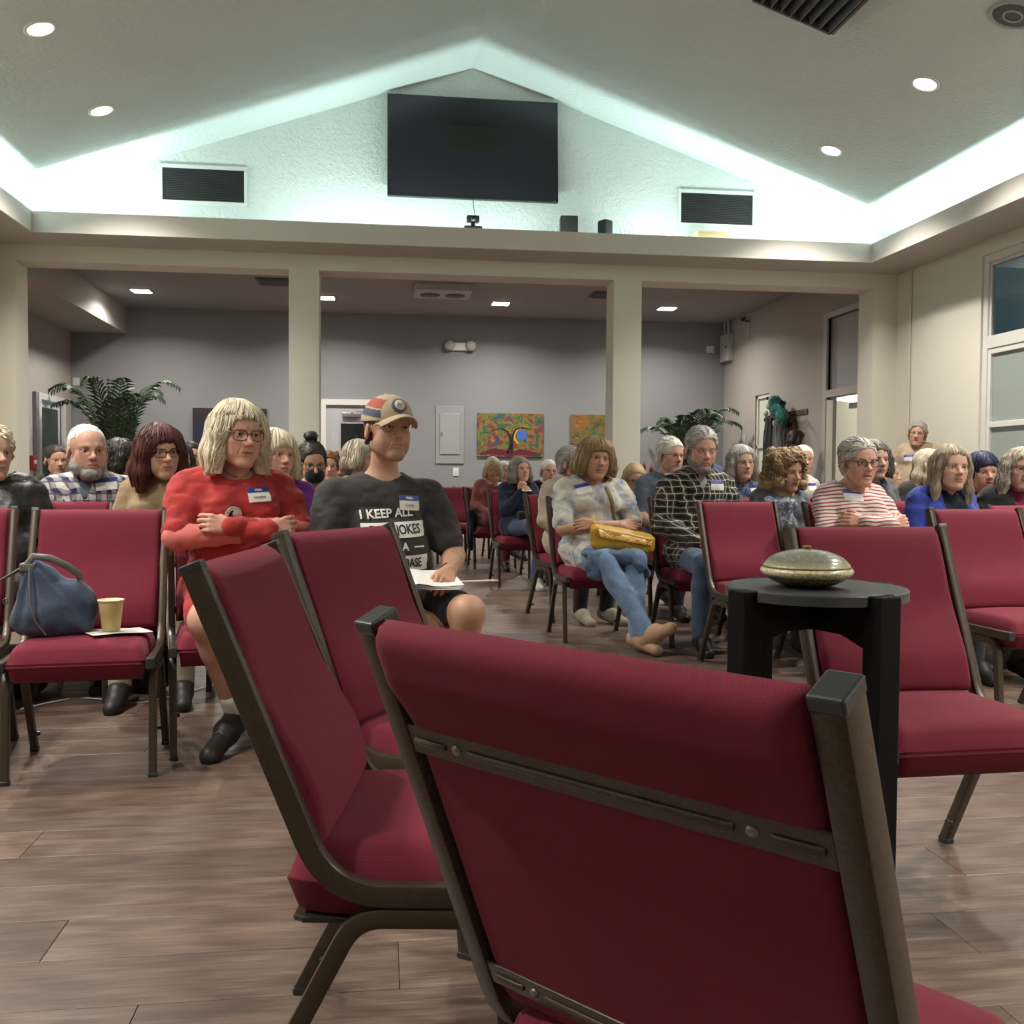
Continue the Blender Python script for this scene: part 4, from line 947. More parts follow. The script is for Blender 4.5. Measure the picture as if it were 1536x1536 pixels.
# ------------------------------------------------------------------ hair, in the head frame
def hair_sdf(st, h):
    k = st['style']; L = st.get('len', .12); w = st.get('vol', 1.0)
    g = SDF(axis([(-.19, .19, h)]), axis([(-.17, .21, h)]), axis([(-.12-L-.06, .20, h)]))
    e = .008*w
    g.ell((0, .022, .040), (.075+e, .094+e, .084+e), 0)
    g.ell((0, -.018, .034), (.068+e, .070+e*.8, .072+e), .02)
    if k in ('bob', 'long', 'wavy'):
        bot = -L
        for s in (-1, 1):
            g.chain([(s*.060, -.020, .055), (s*.078, -.022, .0), (s*(.082+.006*w), -.018, bot*.55), (s*(.078+.012*w), -.012, bot)], [.026*w, .026*w, .028*w, .026*w if k != 'long' else .022*w], .03)
            g.chain([(s*.060, .050, .03), (s*.072, .055, bot*.5), (s*.075, .060, bot)], [.035, .036*w, .030*w], .03)
        g.chain([(0, .085, .03), (0, .095, bot*.5), (0, .098, bot)], [.035, .036*w, .030*w], .04)
        g.half((0, 0, bot-.006), (0, 0, -1), .006)
    if k == 'curly':
        for q in range(46):
            a = q*2.39996; v = (q+.5)/46; z = .105-(.10+L)*v; r = .088*math.sqrt(max(.05, 1-((z-.03)/.13)**2)) if z > -.03 else .086+.018*w
            x, y = r*math.cos(a), .025+r*math.sin(a)
            if y < -.055 and z < .055: continue
            g.ell((x, y, z), (.026*w,)*3, .012)
    if k in ('short', 'crop'):
        for s in (-1, 1): g.chain([(s*.066, .0, .05), (s*.072, .020, .0), (s*.060, .055, -.04)], [.016*w, .013*w, .018*w], .02)
        g.chain([(0, .088, .03), (0, .085, -.05)], [.026*w, .026*w], .03)
    if k == 'updo': g.ell((0, .07, .0), (.068, .05, .07), .02)
    if k == 'pulled':
        g.chain([(-.05, .03, .07), (0, .09, .01), (0, .10, -.06)], [.03, .035, .03], .03); g.ell((0, .07, -.02), (.06, .045, .06), .02)
    b = st.get('bangs', .0)      # how far the fringe comes down the forehead
    zt = .070-.040*b; wd = st.get('open', .060)
    [g.ell((q*wd*.42, -.112, zt-.072), (wd*.62, .082, .072), .012, 's') for q in (-1, 0, 1)]
    g.ell((0, -.105, -.06-.02), (wd*.92, .085, .11), .01, 's')
    if k in ('short', 'crop', 'pulled', 'updo', 'bun'):
        for s in (-1, 1): g.ell((s*.085, -.052, -.038), (.032, .056, .058), .012, 's'); g.ell((s*.092, .006, -.012), (.026, .030, .040), .006, 's')
        g.half((0, .03, -.088), (0, .25, -1), .01)
        if k == 'crop': g.half((0, -.02, .040), (0, -.9, -.15), .008) if st.get('recede') else None
    if st.get('capcut'): g.half((0, 0, st['capcut']), (0, .0, 1), .004)
    if k == 'fringe':            # bald crown, a band at the sides and back
        g.half((0, 0, .046), (0, -.30, .95), .01); g.half((0, -.02, 0), (0, -1, -.1), .008)
        for s in (-1, 1): g.ell((s*.088, .010, -.012), (.018, .026, .034), .006, 's')
        g.half((0, .03, -.075), (0, .25, -1), .01)
    if k == 'bun': g.ell(st.get('bun', (0, .045, .145)), (.040, .038, .030), .012)
    # strands: shallow grooves that follow the fall of the hair
    X, Y, Z = g.ax[0][:, None, None], g.ax[1][None, :, None], g.ax[2][None, None, :]
    th = np.arctan2(X, -(Y-.03)); amp = st.get('groove', .0022)
    if k == 'curly' or st.get('curl'):
        Pn = np.stack(np.broadcast_arrays(X*55, Y*55, Z*55), -1); g.f += (vnoise(Pn)*.006*st.get('curl', 1)).astype(F32)
    else:
        m = np.abs(g.f) < .02; idx = np.argwhere(m); x = g.ax[0][idx[:, 0]]; y = g.ax[1][idx[:, 1]]; z = g.ax[2][idx[:, 2]]; t = np.arctan2(x, -(y-.03))
        n = vnoise(np.stack([t*11, z*5, z*0+3], 1))+.6*vnoise(np.stack([t*26, z*9, z*0+7], 1)); g.f[m] += (n*amp).astype(F32)
    return g
def hair_locks(g, P, st, n, rnd):
    "thin tapered strands combed over the hair surface"
    k = st['style']; zc_ = P[:, 2]; cand = P[(zc_ > (-.02 if k != 'fringe' else -1))]
    if len(cand) < 10: return None
    rs = np.random.RandomState(rnd); p = cand[rs.randint(0, len(cand), n)].astype(float); steps = 12; L = st.get('len', .05)
    tot = np.where(rs.rand(n) < .5, 1.0, .6)*(L*.75+.07) if k in ('bob', 'long', 'wavy') else np.full(n, .035 if k != 'curly' else .06); ds = tot/steps
    path = [p.copy()]; out = rs.normal(0, .25, (n, 3)); top = st.get('part', 0.0)
    for i in range(steps):
        N = g.grad(p); rad = np.stack([p[:, 0]-top, p[:, 1]*.6-.02, 0*p[:, 0]], 1); rad /= np.maximum(np.linalg.norm(rad, axis=1, keepdims=True), 1e-6)
        D = np.array([0, 0, -1.])+rad*.5+out*.6
        if k in ('crop', 'short', 'pulled', 'bun', 'fringe'): D = np.array([0, .8, -.35])+out*.5
        D = D-N*(D*N).sum(1, keepdims=True)*.92; D /= np.maximum(np.linalg.norm(D, axis=1, keepdims=True), 1e-6)
        p = p+D*ds[:, None]; f = g.sample(p); p = p-N*(f-.0012)[:, None]*(np.abs(f) < .02)[:, None]; path.append(p.copy())
    A = np.stack(path, 1); r0 = st.get('lock', .0022)*(.6+.8*rs.rand(n)); t = np.linspace(0, 1, steps+1); rad = r0[:, None]*np.sin(np.clip(t*.92+.08, 0, 1)*math.pi)[None]**.6+.0003
    if k in ('curly', 'wavy') or st.get('curl'):
        cr = .006 if k == 'curly' else .003; ph = rs.rand(n)*6.28; w = 14 if k == 'curly' else 9
        A[..., 0] += cr*np.cos(ph[:, None]+t*w); A[..., 1] += cr*np.sin(ph[:, None]+t*w)
    A[:, -1, :] += rs.normal(0, .0025, (n, 3)); return tubes_np(A, rad)

# ------------------------------------------------------------------ hand
def hand_mesh(curl, h, size=1.0, mirror=1, spread=1.0, thumb=.6):
    "hand frame: x to the fingers, y to the thumb, z the back of the hand; wrist at the origin"
    g = SDF(axis([(-.05, .20, h)]), axis([(-.06, .095, h)]), axis([(-.10, .05, h)]))
    g.cone((-.022, 0, 0), (.0, 0, 0), .0215, .022, .01); g.ell((.012, 0, 0), (.03, .028, .017), .015)
    F = [(.030, .066), (.0105, .075), (-.0095, .069), (-.028, .054)]
    for i, (y, L) in enumerate(F): g.cone((.015, y*.55, -.002), (.084-.004*abs(i-1.3), y, 0), .0125, .0102, .010)
    g.ell((.045, 0, -.006), (.044, .036, .0125), .008); g.cone((.012, .020, -.008), (.045, .036, -.012), .014, .011, .012)
    for i, (y, L) in enumerate(F):
        p = V3(.084-.004*abs(i-1.3), y, 0); cu = curl[i] if isinstance(curl, (list, tuple)) else curl; a = 0; ysp = (1.3-i)*-.0 + (y*.35)*spread
        rr = [.0098, .0088, .0080, .0070]; rr = [q*(.86 if i == 3 else 1) for q in rr]
        for j, fr in enumerate((.45, .30, .25)):
            a += R_(cu)*(.9 if j == 0 else 1.0); q = p+V3(math.cos(a), ysp*.9, -math.sin(a))*L*fr; g.cone(p, q, rr[j], rr[j+1], .0025); p = q
    a = thumb; p = V3(.030, .030, -.010)
    for L, r1, r2 in ((.038, .0125, .0110), (.030, .0105, .0085)):
        q = p+V3(math.cos(a), math.sin(a)*.9, -.30)*L; g.cone(p, q, r1, r2, .004); p = q; a -= .35
    P, Q = g.mesh(1); P = P*size
    if mirror < 0: P[:, 1] *= -1; Q = Q[:, ::-1]
    return P, Q
def frame(d, up):
    x = V3(d)/np.linalg.norm(d); z = V3(up)-x*np.dot(up, x); z /= np.linalg.norm(z); return np.stack([x, np.cross(z, x), z], 1)
# ------------------------------------------------------------------ whole figure
def person(c):
    px, py, Y = c['at']; hp = at(px, py, Y); zh = hp.z; hs = c.get('hs', 1.0); sex = c.get('sex', 'f'); fem = sex == 'f'
    cam_az = math.degrees(math.atan2(-hp.x, hp.y)); byaw = c['wyaw'] if 'wyaw' in c else (c.get('yaw', 0)+cam_az if (Y < 4.2 or c.get('stand')) else 5+(c.get('yaw', 12)-12)*.5)
    hy, hpit, hrol = c.get('head', (0, 0, 0)); lod = c.get('lod', max(.0065, .0016*Y)); hlod = c.get('hlod', max(.0021, .00062*Y)); seen = c.get('seen', Y < 6)
    stand = c.get('stand', False); bulk = c.get('bulk', 1.0); lean = c.get('lean', .02); seat = .53
    H0 = V3(c.get('hx', 0), -.015-c.get('fwd', 0), zh)                       # head origin in the figure's frame
    a = R_(byaw); wx, wy = H0[0]*math.cos(a)-H0[1]*math.sin(a), H0[0]*math.sin(a)+H0[1]*math.cos(a)
    root = thing('person', c['label'], 'person', (hp.x-wx, hp.y-wy, 0), a, c.get('group'))
    pz = .93 if stand else seat; sp = (zh-pz)/(1.205-.53)
    def up(v): return pz+(v-.53)*sp
    sw = c.get('sw', .142 if fem else .168)*bulk**.5
    hx = H0[0]; fy = H0[1]
    dr_ = c.get('drop', 0); nb = V3(hx*.7, .035+lean+fy*.4, up(1.055)-dr_); nt = V3(hx, .012+(H0[1]+.015), zh-.075)
    ch = V3(hx*.4, .035+lean, up(.93)-dr_); ws = V3(0, .03, up(.72)); pv = V3(0, .02, pz+.03)
    sh = [V3(-sw+hx*.6, .045+lean, up(.975)-dr_), V3(sw+hx*.6, .045+lean, up(.975)-dr_)]
    arms = c.get('arms', 'lap'); el = []; wr = []; hd = []; hup = []
    ez = up(.995)-.27*sp
    if arms == 'lap':
        for s in (-1, 1): el.append(V3(s*(sw+.055), .02, ez)); wr.append(V3(s*.085, -.205, .615 if not stand else .95)); hd.append(V3(-s*.85, -.55, -.12)); hup.append(V3(-s*.1, -.3, 1))
    elif arms == 'cross':
        zz = up(.80); el = [V3(-sw-.060, -.055, zz-.015), V3(sw+.060, -.055, zz-.0)]
        wr = [V3(.060, -.235, zz+.015), V3(-.075, -.205, zz+.030)]; hd = [V3(.93, .10, .22), V3(-.90, .30, .16)]; hup = [V3(0, -1, .3), V3(0, -1, .2)]
    elif arms == 'side':
        for s in (-1, 1): el.append(V3(s*(sw+.045), .04, ez)); wr.append(V3(s*(sw+.04), -.05, ez-.24)); hd.append(V3(0, -.2, -1)); hup.append(V3(s, 0, 0))
    elif callable(arms): el, wr, hd, hup = arms(sw, up)
    legs = c.get('legs', 'down'); hip = [V3(-.09, .0, pz-.01), V3(.09, .0, pz-.01)]
    if stand: kn = [V3(-.10, -.01, .50), V3(.10, -.01, .50)]; an = [V3(-.10, .02, .09), V3(.10, .02, .09)]; toe = [V3(-.12, -.13, .035), V3(.12, -.13, .035)]
    elif callable(legs): kn, an, toe = legs()
    elif legs == 'cross': kn = [V3(-.06, -.44, .56), V3(.10, -.42, .50)]; an = [V3(.16, -.56, .20), V3(.06, -.44, .09)]; toe = [V3(.22, -.68, .16), V3(.06, -.58, .035)]
    else: kn = [V3(-.12, -.42, .505), V3(.12, -.42, .505)]; an = [V3(-.13, -.40, .09), V3(.13, -.40, .09)]; toe = [V3(-.14, -.53, .035), V3(.14, -.53, .035)]
    R1 = bulk
    def torso(g, e=0.0, k=.04):
        b = R1
        if stand: g.ell(pv-V3(0, 0, .02), (.155*b+e, .115*b+e, .12+e), k)
        else: g.ell(pv, (.178*b+e, .135*b+e, .105+e), k)
        g.ell(ws, ((.140 if fem else .145)*b+e, (.108+c.get('belly', 0))*b+e, .17*sp+e), k)
        if c.get('belly'): g.ell(ws+V3(0, -.05, -.03), (.12*b+e, .09*b+e, .11+e), k)
        g.ell(ch, ((.130 if fem else .152)*b+e, .100*b+e, .145*sp+e), k)
        g.cone(sh[0]*.86+ch*.14+V3(0, 0, .01), sh[1]*.86+ch*.14+V3(0, 0, .01), .047*b**.5+e, None, k)
        if fem:
            for s in (-1, 1): g.ell(ch+V3(s*.068, -.078*b, -.035), (.058*b+e, .050*b+e, .058+e), .035)
        for s in (0, 1): g.cone(nb+V3((-1, 1)[s]*.028, .014, -.018), sh[s]*.72+ch*.28+V3(0, .01, .030), .030+e, .034+e, k)
    def neck(g, e=0.0): 
        r = (.046 if fem else .055)*c.get('neckr', 1); g.cone(nb-V3(0, -.005, .05), nb, r+.012+e, r+.004+e, .03); g.cone(nb, nt+V3(0, .012, .0), r+.002+e, r-.003+e, .025)
    def arm(g, s, e=0.0, upto=1.0, k=.02, ru=1.0):
        m = sh[s]; b = R1**.4*ru; r = [(.044 if fem else .051)*b+e, (.036 if fem else .042)*b+e, (.034 if fem else .039)*b+e, (.025 if fem else .028)+e]
        mm = m+(el[s]-m)*.35
        if upto <= .7:
            t = upto/.7; end = m+(el[s]-m)*t; g.chain([m, mm, end], [r[0], r[0]*.97, r[0]*(1-t)+r[1]*t], k)
        else:
            g.chain([m, mm, el[s]], [r[0], r[0]*.95, r[1]], k); w2 = el[s]+(wr[s]-el[s])*.3; t = (upto-.7)/.3
            if t >= .3: g.chain([el[s], w2, el[s]+(wr[s]-el[s])*t], [r[1], r[2], r[2]+(r[3]-r[2])*(t-.3)/.7], k)
    def leg(g, s, e=0.0, upto=1.0, k=.03, flare=0.0):
        b = R1**.6; r = [.082*b+e, .056*b**.5+e, .052*b**.5+e, .035+e+flare]
        if upto <= .5: g.chain([hip[s], hip[s]+(kn[s]-hip[s])*upto*2], [r[0], r[0]+(r[1]-r[0])*upto*2], k); return
        cf = kn[s]+(an[s]-kn[s])*.30+V3(0, .018, 0); t = (upto-.5)*2; g.cone(hip[s], kn[s], r[0], r[1], k)
        end = kn[s]+(an[s]-kn[s])*t
        if t > .3: g.chain([kn[s], cf, end], [r[1], r[2], r[2]+(r[3]-r[2])*(t-.3)/.7], k)
        else: g.cone(kn[s], end, r[1], r[2], k)
    pts = np.array([pv, ws, ch, nb, *sh, *el, *wr, *hip, *kn, *an, *toe])
    lo = pts.min(0)-.24; hi = pts.max(0)+.24; lo[2] = max(lo[2], -.03); hi[2] = min(hi[2], zh+.02)
    def newgrid(h, lo_=lo, hi_=hi): return SDF(*[axis([(lo_[q], hi_[q], h)]) for q in range(3)])
    # ---- head (own frame, finer grid)
    hR = rotm(hy+cam_az-byaw, hpit, hrol); Mh = np.zeros((3, 4)); Mh[:, :3] = hR.T/hs; Mh[:, 3] = -(hR.T @ H0)/hs
    g = head_sdf(c, Mh, hlod, seen); g.M = Mh; g.rs = 1/hs; neck(g); torso(g, 0.0)
    if hs != 1: pass
    g.ell(nb+V3(0, -.02, -.10), (.2, .2, .12), 0) if False else None
    g.half(nb+V3(0, 0, -.085), V3(0, 0, -1)); g.M = None; g.rs = 1.0
    # keep head skin inside the grid box
    hP, hQ = g.mesh(1); hC = head_colors(hP, c); hPb = (hP*hs) @ hR.T+H0
    # ---- body
    cov = c.get('top') is not None; bg = newgrid(lod*(1.25 if cov else 1)); torso(bg, -.006); 
    tsl = c.get('sleeve', 1.0)
    for s in (0, 1): arm(bg, s, -.004 if tsl >= 1 else 0)
    for s in (0, 1): leg(bg, s, -.006 if c.get('hem', 1.0) >= 1 else 0)
    bP, bQ = bg.mesh(1); base = np.array(SKINS[c.get('skin', 'fair')]); parts = [(hPb, hQ, hC), (bP, bQ, np.tile(base*.99, (len(bP), 1)))]
    hh = max(.0030, .0007*Y)
    for s in (0, 1):
        if c.get('hands', (1, 1))[s] == 0: continue
        cu, th = c.get('curl', ((30, .6), (30, .6)))[s]; P_, Q_ = hand_mesh(cu, hh, .93 if fem else 1.02, 1 if s == 0 else -1, 1, th)
        Fm = frame(hd[s], hup[s]); P_ = P_ @ Fm.T+wr[s]; parts.append((P_, Q_, np.tile(base*np.array([1.0, .93, .90]), (len(P_), 1))))
    VP = np.concatenate([p[0] for p in parts]); off = np.cumsum([0]+[len(p[0]) for p in parts[:-1]]); VQ = np.concatenate([p[1]+o for p, o in zip(parts, off)]); VC = np.concatenate([p[2] for p in parts])
    link('body', tomesh('body', VP, VQ, M_skin, VC), root)
    def H2(P): return (np.asarray(P, float)*hs) @ hR.T+H0
    Hm4 = Matrix([[*(hR[i]*hs), H0[i]] for i in range(3)]+[[0, 0, 0, 1]])
    # ---- eyes, brows
    gz = c.get('gaze', (0, 0)); gd = V3(math.sin(R_(gz[0])), -math.cos(R_(gz[0])), math.tan(R_(gz[1])))
    if Y < 9.5:
        for s in (-1, 1):
            e = link('eye', eye_mesh(gd, c.get('iris', (.05, .04, .03))), root); e.matrix_local = Hm4 @ Matrix.Translation((s*.031, -.0688, .002))
        mb = MB(); bc = c.get('brow', c.get('hair', {}).get('col', 'brown'))
        for s in (-1, 1): mb.tube([Hm4 @ Vector(p) for p in ((s*.014, -.0845, .0165), (s*.022, -.0850, .0195), (s*.034, -.0815, .0215), (s*.046, -.0720, .0185))], .0019, .0030, n=6, up=(0, 1, 0), radii=[.8, 1.1, 1, .4])
        mb.build('eyebrow', hm(bc) if bc in HAIRS else hm('grey'), root)
    # ---- hair
    for st in ([c['hair']] if c.get('hair') else [])+([c['beard']] if c.get('beard') else []):
        if st.get('style') == 'beard':
            bgd = SDF(axis([(-.09, .09, hlod*1.2)]), axis([(-.13, .05, hlod*1.2)]), axis([(-.16, .0, hlod*1.2)])); e = .006*st.get('vol', 1)
            for s in (-1, 1):
                fa = c.get('fat', 0); bgd.chain([(s*.060, -.008, -.022), (s*.047, -.010, -.062), (s*.016, -.062, -.100)], [.012, .0225+e*.45+.008*fa, .018+e*.9], .015); bgd.ell((s*.043, -.038, -.062), (.019+e*.3+.008*fa, .032+e*.5, .030+e*.35), .012)
                bgd.cone((s*.0, -.088, -.0545), (s*.026, -.079, -.068), .0050+e*.25, .0055, .006)
            bgd.ell((0, -.070, -.098), (.025+e, .018+e, .018+e), .02); bgd.ell((0, -.088, -.0635), (.020, .02, .0068), .003, 's'); bgd.ell((0, -.095, -.02), (.045, .04, .030), .008, 's')
            X, Yy, Z = np.broadcast_arrays(*[q.reshape([-1 if i == j else 1 for j in range(3)]) for i, q in enumerate(bgd.ax)]); bgd.f += (vnoise(np.stack([X*160, Yy*160, Z*70], -1))*.0022).astype(F32)
            P_, Q_ = bgd.mesh(1); link('beard', tomesh('beard', H2(P_), Q_, hm(st['col'])), root); continue
        hg = hair_sdf(st, max(.003, hlod*1.35)); P_, Q_ = hg.mesh(1); nl = int(st.get('n', 420 if Y < 5 else (260 if Y < 7.5 else 0)))
        if nl and len(P_):
            r_ = hair_locks(hg, P_, st, nl, int(abs(px)*7)); 
            if r_ is not None:
                # keep strands off the face
                P2, Q2 = r_; face = (P2[:, 1] < -.070) & (P2[:, 2] < .070-.040*st.get('bangs', 0)-.010) & (np.abs(P2[:, 0]) < st.get('open', .06)*.82); bad = face[Q2].any(1); Q2 = Q2[~bad]
                Q_ = np.concatenate([Q_, Q2+len(P_)]); P_ = np.concatenate([P_, P2])
        link('hair', tomesh('hair', H2(P_), Q_, hm(st['col'])), root)
    # ---- clothes
    def folds(P, Q, amp, fr=(16, 16, 26), seed=0):
        N = vnormals(P, Q); n = vnoise(P*np.array(fr)+seed)+.55*vnoise(P*np.array(fr)*2.1+9+seed); n = np.where(n > 0, n*.6, n); return P+N*(n*amp)[:, None]
    surf = None
    if c.get('top'):
        T = c['top']; tg = newgrid(lod); e = T.get('loose', .012); torso(tg, e, .05)
        for s in (0, 1): arm(tg, s, e*.6+T.get('sl_loose', .003), tsl, .03)
        if T.get('long', True) and not stand: 
            for s in (0, 1): leg(tg, s, e, T.get('skirt', .16), .04)
        if stand: tg.cone(pv, pv+V3(0, 0, -.12), .17*R1+e, .17*R1+e, .05)
        nk = T.get('neck', 'crew')
        if nk == 'crew': tg.ell(nb+V3(0, -.012, .045), (.082, .080, .060), .006, 's')
        if nk == 'tight': tg.ell(nb+V3(0, -.010, .050), (.068, .068, .050), .006, 's')
        if nk == 'scoop': tg.ell(nb+V3(0, -.03, .03), (.088, .10, .085), .006, 's')
        if nk == 'v': tg.ell(nb+V3(0, -.012, .045), (.075, .078, .055), .006, 's'); tg.chain([nb+V3(0, -.10, .03), nb+V3(0, -.13, -.10)], [.055, .006], .006, 's')
        if nk == 'turtle': tg.cone(nb, nb+(nt-nb)*.55, .064, .060, .012); tg.ell(nb+(nt-nb)*.75, (.055, .057, .018), .004, 's')
        if nk == 'collar': tg.ell(nb+V3(0, -.012, .045), (.068, .072, .050), .006, 's'); tg.chain([nb+V3(0, -.10, .03), nb+V3(0, -.14, -.12)], [.045, .008], .006, 's')
        P_, Q_ = tg.mesh(2); P_ = folds(P_, Q_, T.get('fold', .006)); name = T.get('name', 'shirt'); mats = [T['mat']]; mi = None
        if T.get('cuff_mat'):        # long sleeves of another colour under the short ones
            for nm, m_, a_, b_, ee in (('sleeve', T['cuff_mat'], -.35, .84, .010), ('cuff', T['mat'], .74, .99, .013)):
                for s in (0, 1):
                    ug = newgrid(lod, np.minimum(np.minimum(sh[s], el[s]), wr[s])-.12, np.maximum(np.maximum(sh[s], el[s]), wr[s])+.12); v = wr[s]-el[s]; b4 = R1**.4; ra = lambda t: ((.034+(.024-.034)*t)*b4 if fem else (.039+(.028-.039)*t)*b4)+ee
                    if nm == 'sleeve': ug.cone(el[s]+(sh[s]-el[s])*.45, el[s], .038*b4+ee, .036*b4+ee, .02); ug.cone(el[s], el[s]+v*b_, .037*b4+ee, ra(b_), .02)
                    else: ug.cone(el[s]+v*a_, el[s]+v*b_, ra(a_), ra(b_), .01)
                    P2, Q2 = ug.mesh(1); P2 = folds(P2, Q2, .004, (30, 30, 30), 2); link(nm, tomesh(nm, P2, Q2, m_), root)
        me_ = tomesh(name, P_, Q_, mats, mi=mi); so = link(name, me_, root); surf = (P_, Q_)
        if nk == 'collar':
            mb = MB()
            for s in (-1, 1):
                pts_ = [nb+V3(s*.010, .072, .055), nb+V3(s*.062, .035, .055), nb+V3(s*.062, -.030, .040), nb+V3(s*.030, -.075, .012)]; out = [nb+V3(s*.012, .088, .020), nb+V3(s*.085, .045, .020), nb+V3(s*.095, -.035, .0), nb+V3(s*.078, -.100, -.045)]
                V = [*pts_, *out]; V2 = [v+V3(0, 0, .004) for v in V]; mb.add(V+V2, [(0, 1, 5, 4), (1, 2, 6, 5), (2, 3, 7, 6), (8, 12, 13, 9), (9, 13, 14, 10), (10, 14, 15, 11), (0, 8, 9, 1), (1, 9, 10, 2), (2, 10, 11, 3), (4, 5, 13, 12), (5, 6, 14, 13), (6, 7, 15, 14), (3, 11, 15, 7)], True)
            mb.build('collar', T['mat'], root)
            if T.get('under'):
                ug = newgrid(lod); torso(ug, e-.008, .05); ug.ell(nb+V3(0, -.012, .045), (.068, .070, .056), .006, 's'); ug.half(ch+V3(0, 0, .0), V3(0, 0, -1)); ug.half(nb+V3(-.085, 0, 0), V3(-1, 0, 0)); ug.half(nb+V3(.085, 0, 0), V3(1, 0, 0)); P2, Q2 = ug.mesh(1); link('undershirt', tomesh('undershirt', P2, Q2, T['under']), root)
    if c.get('jacket'):
        J = c['jacket']; jg = newgrid(lod); e = J.get('loose', .026); torso(jg, e, .05)
        for s in (0, 1): arm(jg, s, e*.8, J.get('sleeve', .98), .03); leg(jg, s, e, .14, .04)
        o_ = J.get('open', .05); jg.ell(nb+V3(0, -.02, .05), (.085, .09, .07), .006, 's'); jg.chain([nb+V3(0, -.09, .02), ch+V3(0, -.15, -.05), ws+V3(0, -.17, -.1)], [o_+.01, o_, o_*.8], .01, 's')
        P_, Q_ = jg.mesh(2); P_ = folds(P_, Q_, J.get('fold', .008), seed=4); link(J.get('name', 'jacket'), tomesh('jacket', P_, Q_, J['mat']), root); surf = (P_, Q_)
    if c.get('bottom'):
        hem = c.get('hem', 1.0); lg = newgrid(lod); e = c.get('leg_loose', .008); lg.ell(pv+V3(0, 0, -.01), (.168*R1+e, .130*R1+e, .105), .04)
        if stand: lg.ell(pv-V3(0, 0, .02), (.158*R1+e, .118*R1+e, .12), .04)
        for s in (0, 1): leg(lg, s, e, hem if hem <= 1 else 1.0, .03, c.get('flare', .006))
        lg.half(pv+V3(0, 0, .10), V3(0, 0, 1)); P_, Q_ = lg.mesh(2); P_ = folds(P_, Q_, .005, (14, 14, 14), 3); link(c.get('bname', 'trousers'), tomesh('trousers', P_, Q_, c['bottom']), root)
    if c.get('shoe'):
        for s in (0, 1):
            A_, T_ = an[s], toe[s]; d = T_-A_; sg = SDF(*[axis([(min(A_[q], T_[q])-.12, max(A_[q], T_[q])+.12, max(.004, lod*.6))]) for q in range(3)])
            dh = d/np.linalg.norm(d); un = np.cross(np.cross(dh, [0, 0, 1.]), dh); un /= np.linalg.norm(un); heel = A_-un*.045-dh*.02
            sg.chain([heel+un*.005, (heel+T_)/2+un*.004, T_+dh*.035], [.038, .040, .034], .02); sg.cone(A_-un*.005, heel+un*.02, .038, .038, .03); sg.chain([A_-un*.01, (A_+T_)/2+un*.012], [.034, .034], .03)
            sg.half(heel-un*.028, -un, .004); sg.ell(A_+un*.045, (.030, .036, .05), .004, 's')
            P_, Q_ = sg.mesh(1); hsole = ((P_[Q_].mean(1)-heel) @ un) < -.014; link('shoe', tomesh('shoe', P_, Q_, [c['shoe'], c.get('sole', c['shoe'])], mi=hsole.astype(int)), root)
        if Y < 4.5:
            for s in (0, 1):
                d = toe[s]-an[s]; dh = d/np.linalg.norm(d); un = np.cross(np.cross(dh, [0, 0, 1.]), dh); un /= np.linalg.norm(un); sd = np.cross(dh, un); mb = MB()
                for q in range(4):
                    p_ = an[s]+d*(.22+.17*q)+un*(.044-.0035*q); mb.tube([p_-sd*.020-un*.008, p_+un*.002, p_+sd*.020-un*.008], .0022, n=5)
                mb.build('laces', plain('lace_grey', (.12, .12, .12), .7), root)
        if c.get('sock'):
            for s in (0, 1):
                kg = newgrid(.006, np.minimum(an[s], an[s])-.09, an[s]+.12); dd = (kn[s]-an[s])/np.linalg.norm(kn[s]-an[s]); kg.cone(an[s]-dd*.02, an[s]+dd*.085, .041, .043, 0); P_, Q_ = kg.mesh(1); link('sock', tomesh('sock', P_, Q_, c['sock']), root)
    # ---- glasses
    if c.get('glasses'):
        gl = c['glasses']; m = gl['mat']; rr = gl.get('r', .0012); w_, h_ = gl.get('w', .0215), gl.get('h', .0165); mb = MB(); pw = gl.get('sq', 2.6)
        for s in (-1, 1):
            ring = []
            for k in range(25):
                t = 2*math.pi*k/24; cx, cz = math.cos(t), math.sin(t); x = math.copysign(abs(cx)**(2/pw), cx)*w_; z = math.copysign(abs(cz)**(2/pw), cz)*h_
                ring.append(Hm4 @ Vector((s*.0325+x, -.0945+.35*max(0, abs(s*.0325+x)-.035)*.6, -.001+z)))
            mb.tube(ring, rr*hs, n=6, up=(0, 1, 0), cap=False)
            mb.tube([Hm4 @ Vector(p) for p in ((s*.053, -.088, .008), (s*.068, -.070, .009), (s*.080, -.020, .008), (s*.083, .010, .004), (s*.081, .022, -.006))], rr*1.05*hs, n=6)
        mb.tube([Hm4 @ Vector(p) for p in ((-.0125, -.0955, .002), (0, -.099, .005), (.0125, -.0955, .002))], rr*hs, n=6)
        go = mb.build('glasses', m, root); V = []; Fc = []
        if Y < 7.5:
            lm = MB()
            for s in (-1, 1):
                n0 = []; 
                for k in range(20):
                    t = 2*math.pi*k/20; cx, cz = math.cos(t), math.sin(t); n0.append(Hm4 @ Vector((s*.0325+math.copysign(abs(cx)**(2/pw), cx)*w_*.97, -.0942, -.001+math.copysign(abs(cz)**(2/pw), cz)*h_*.97)))
                lm.poly(n0)
            lm.build('lens', M_lens, go)
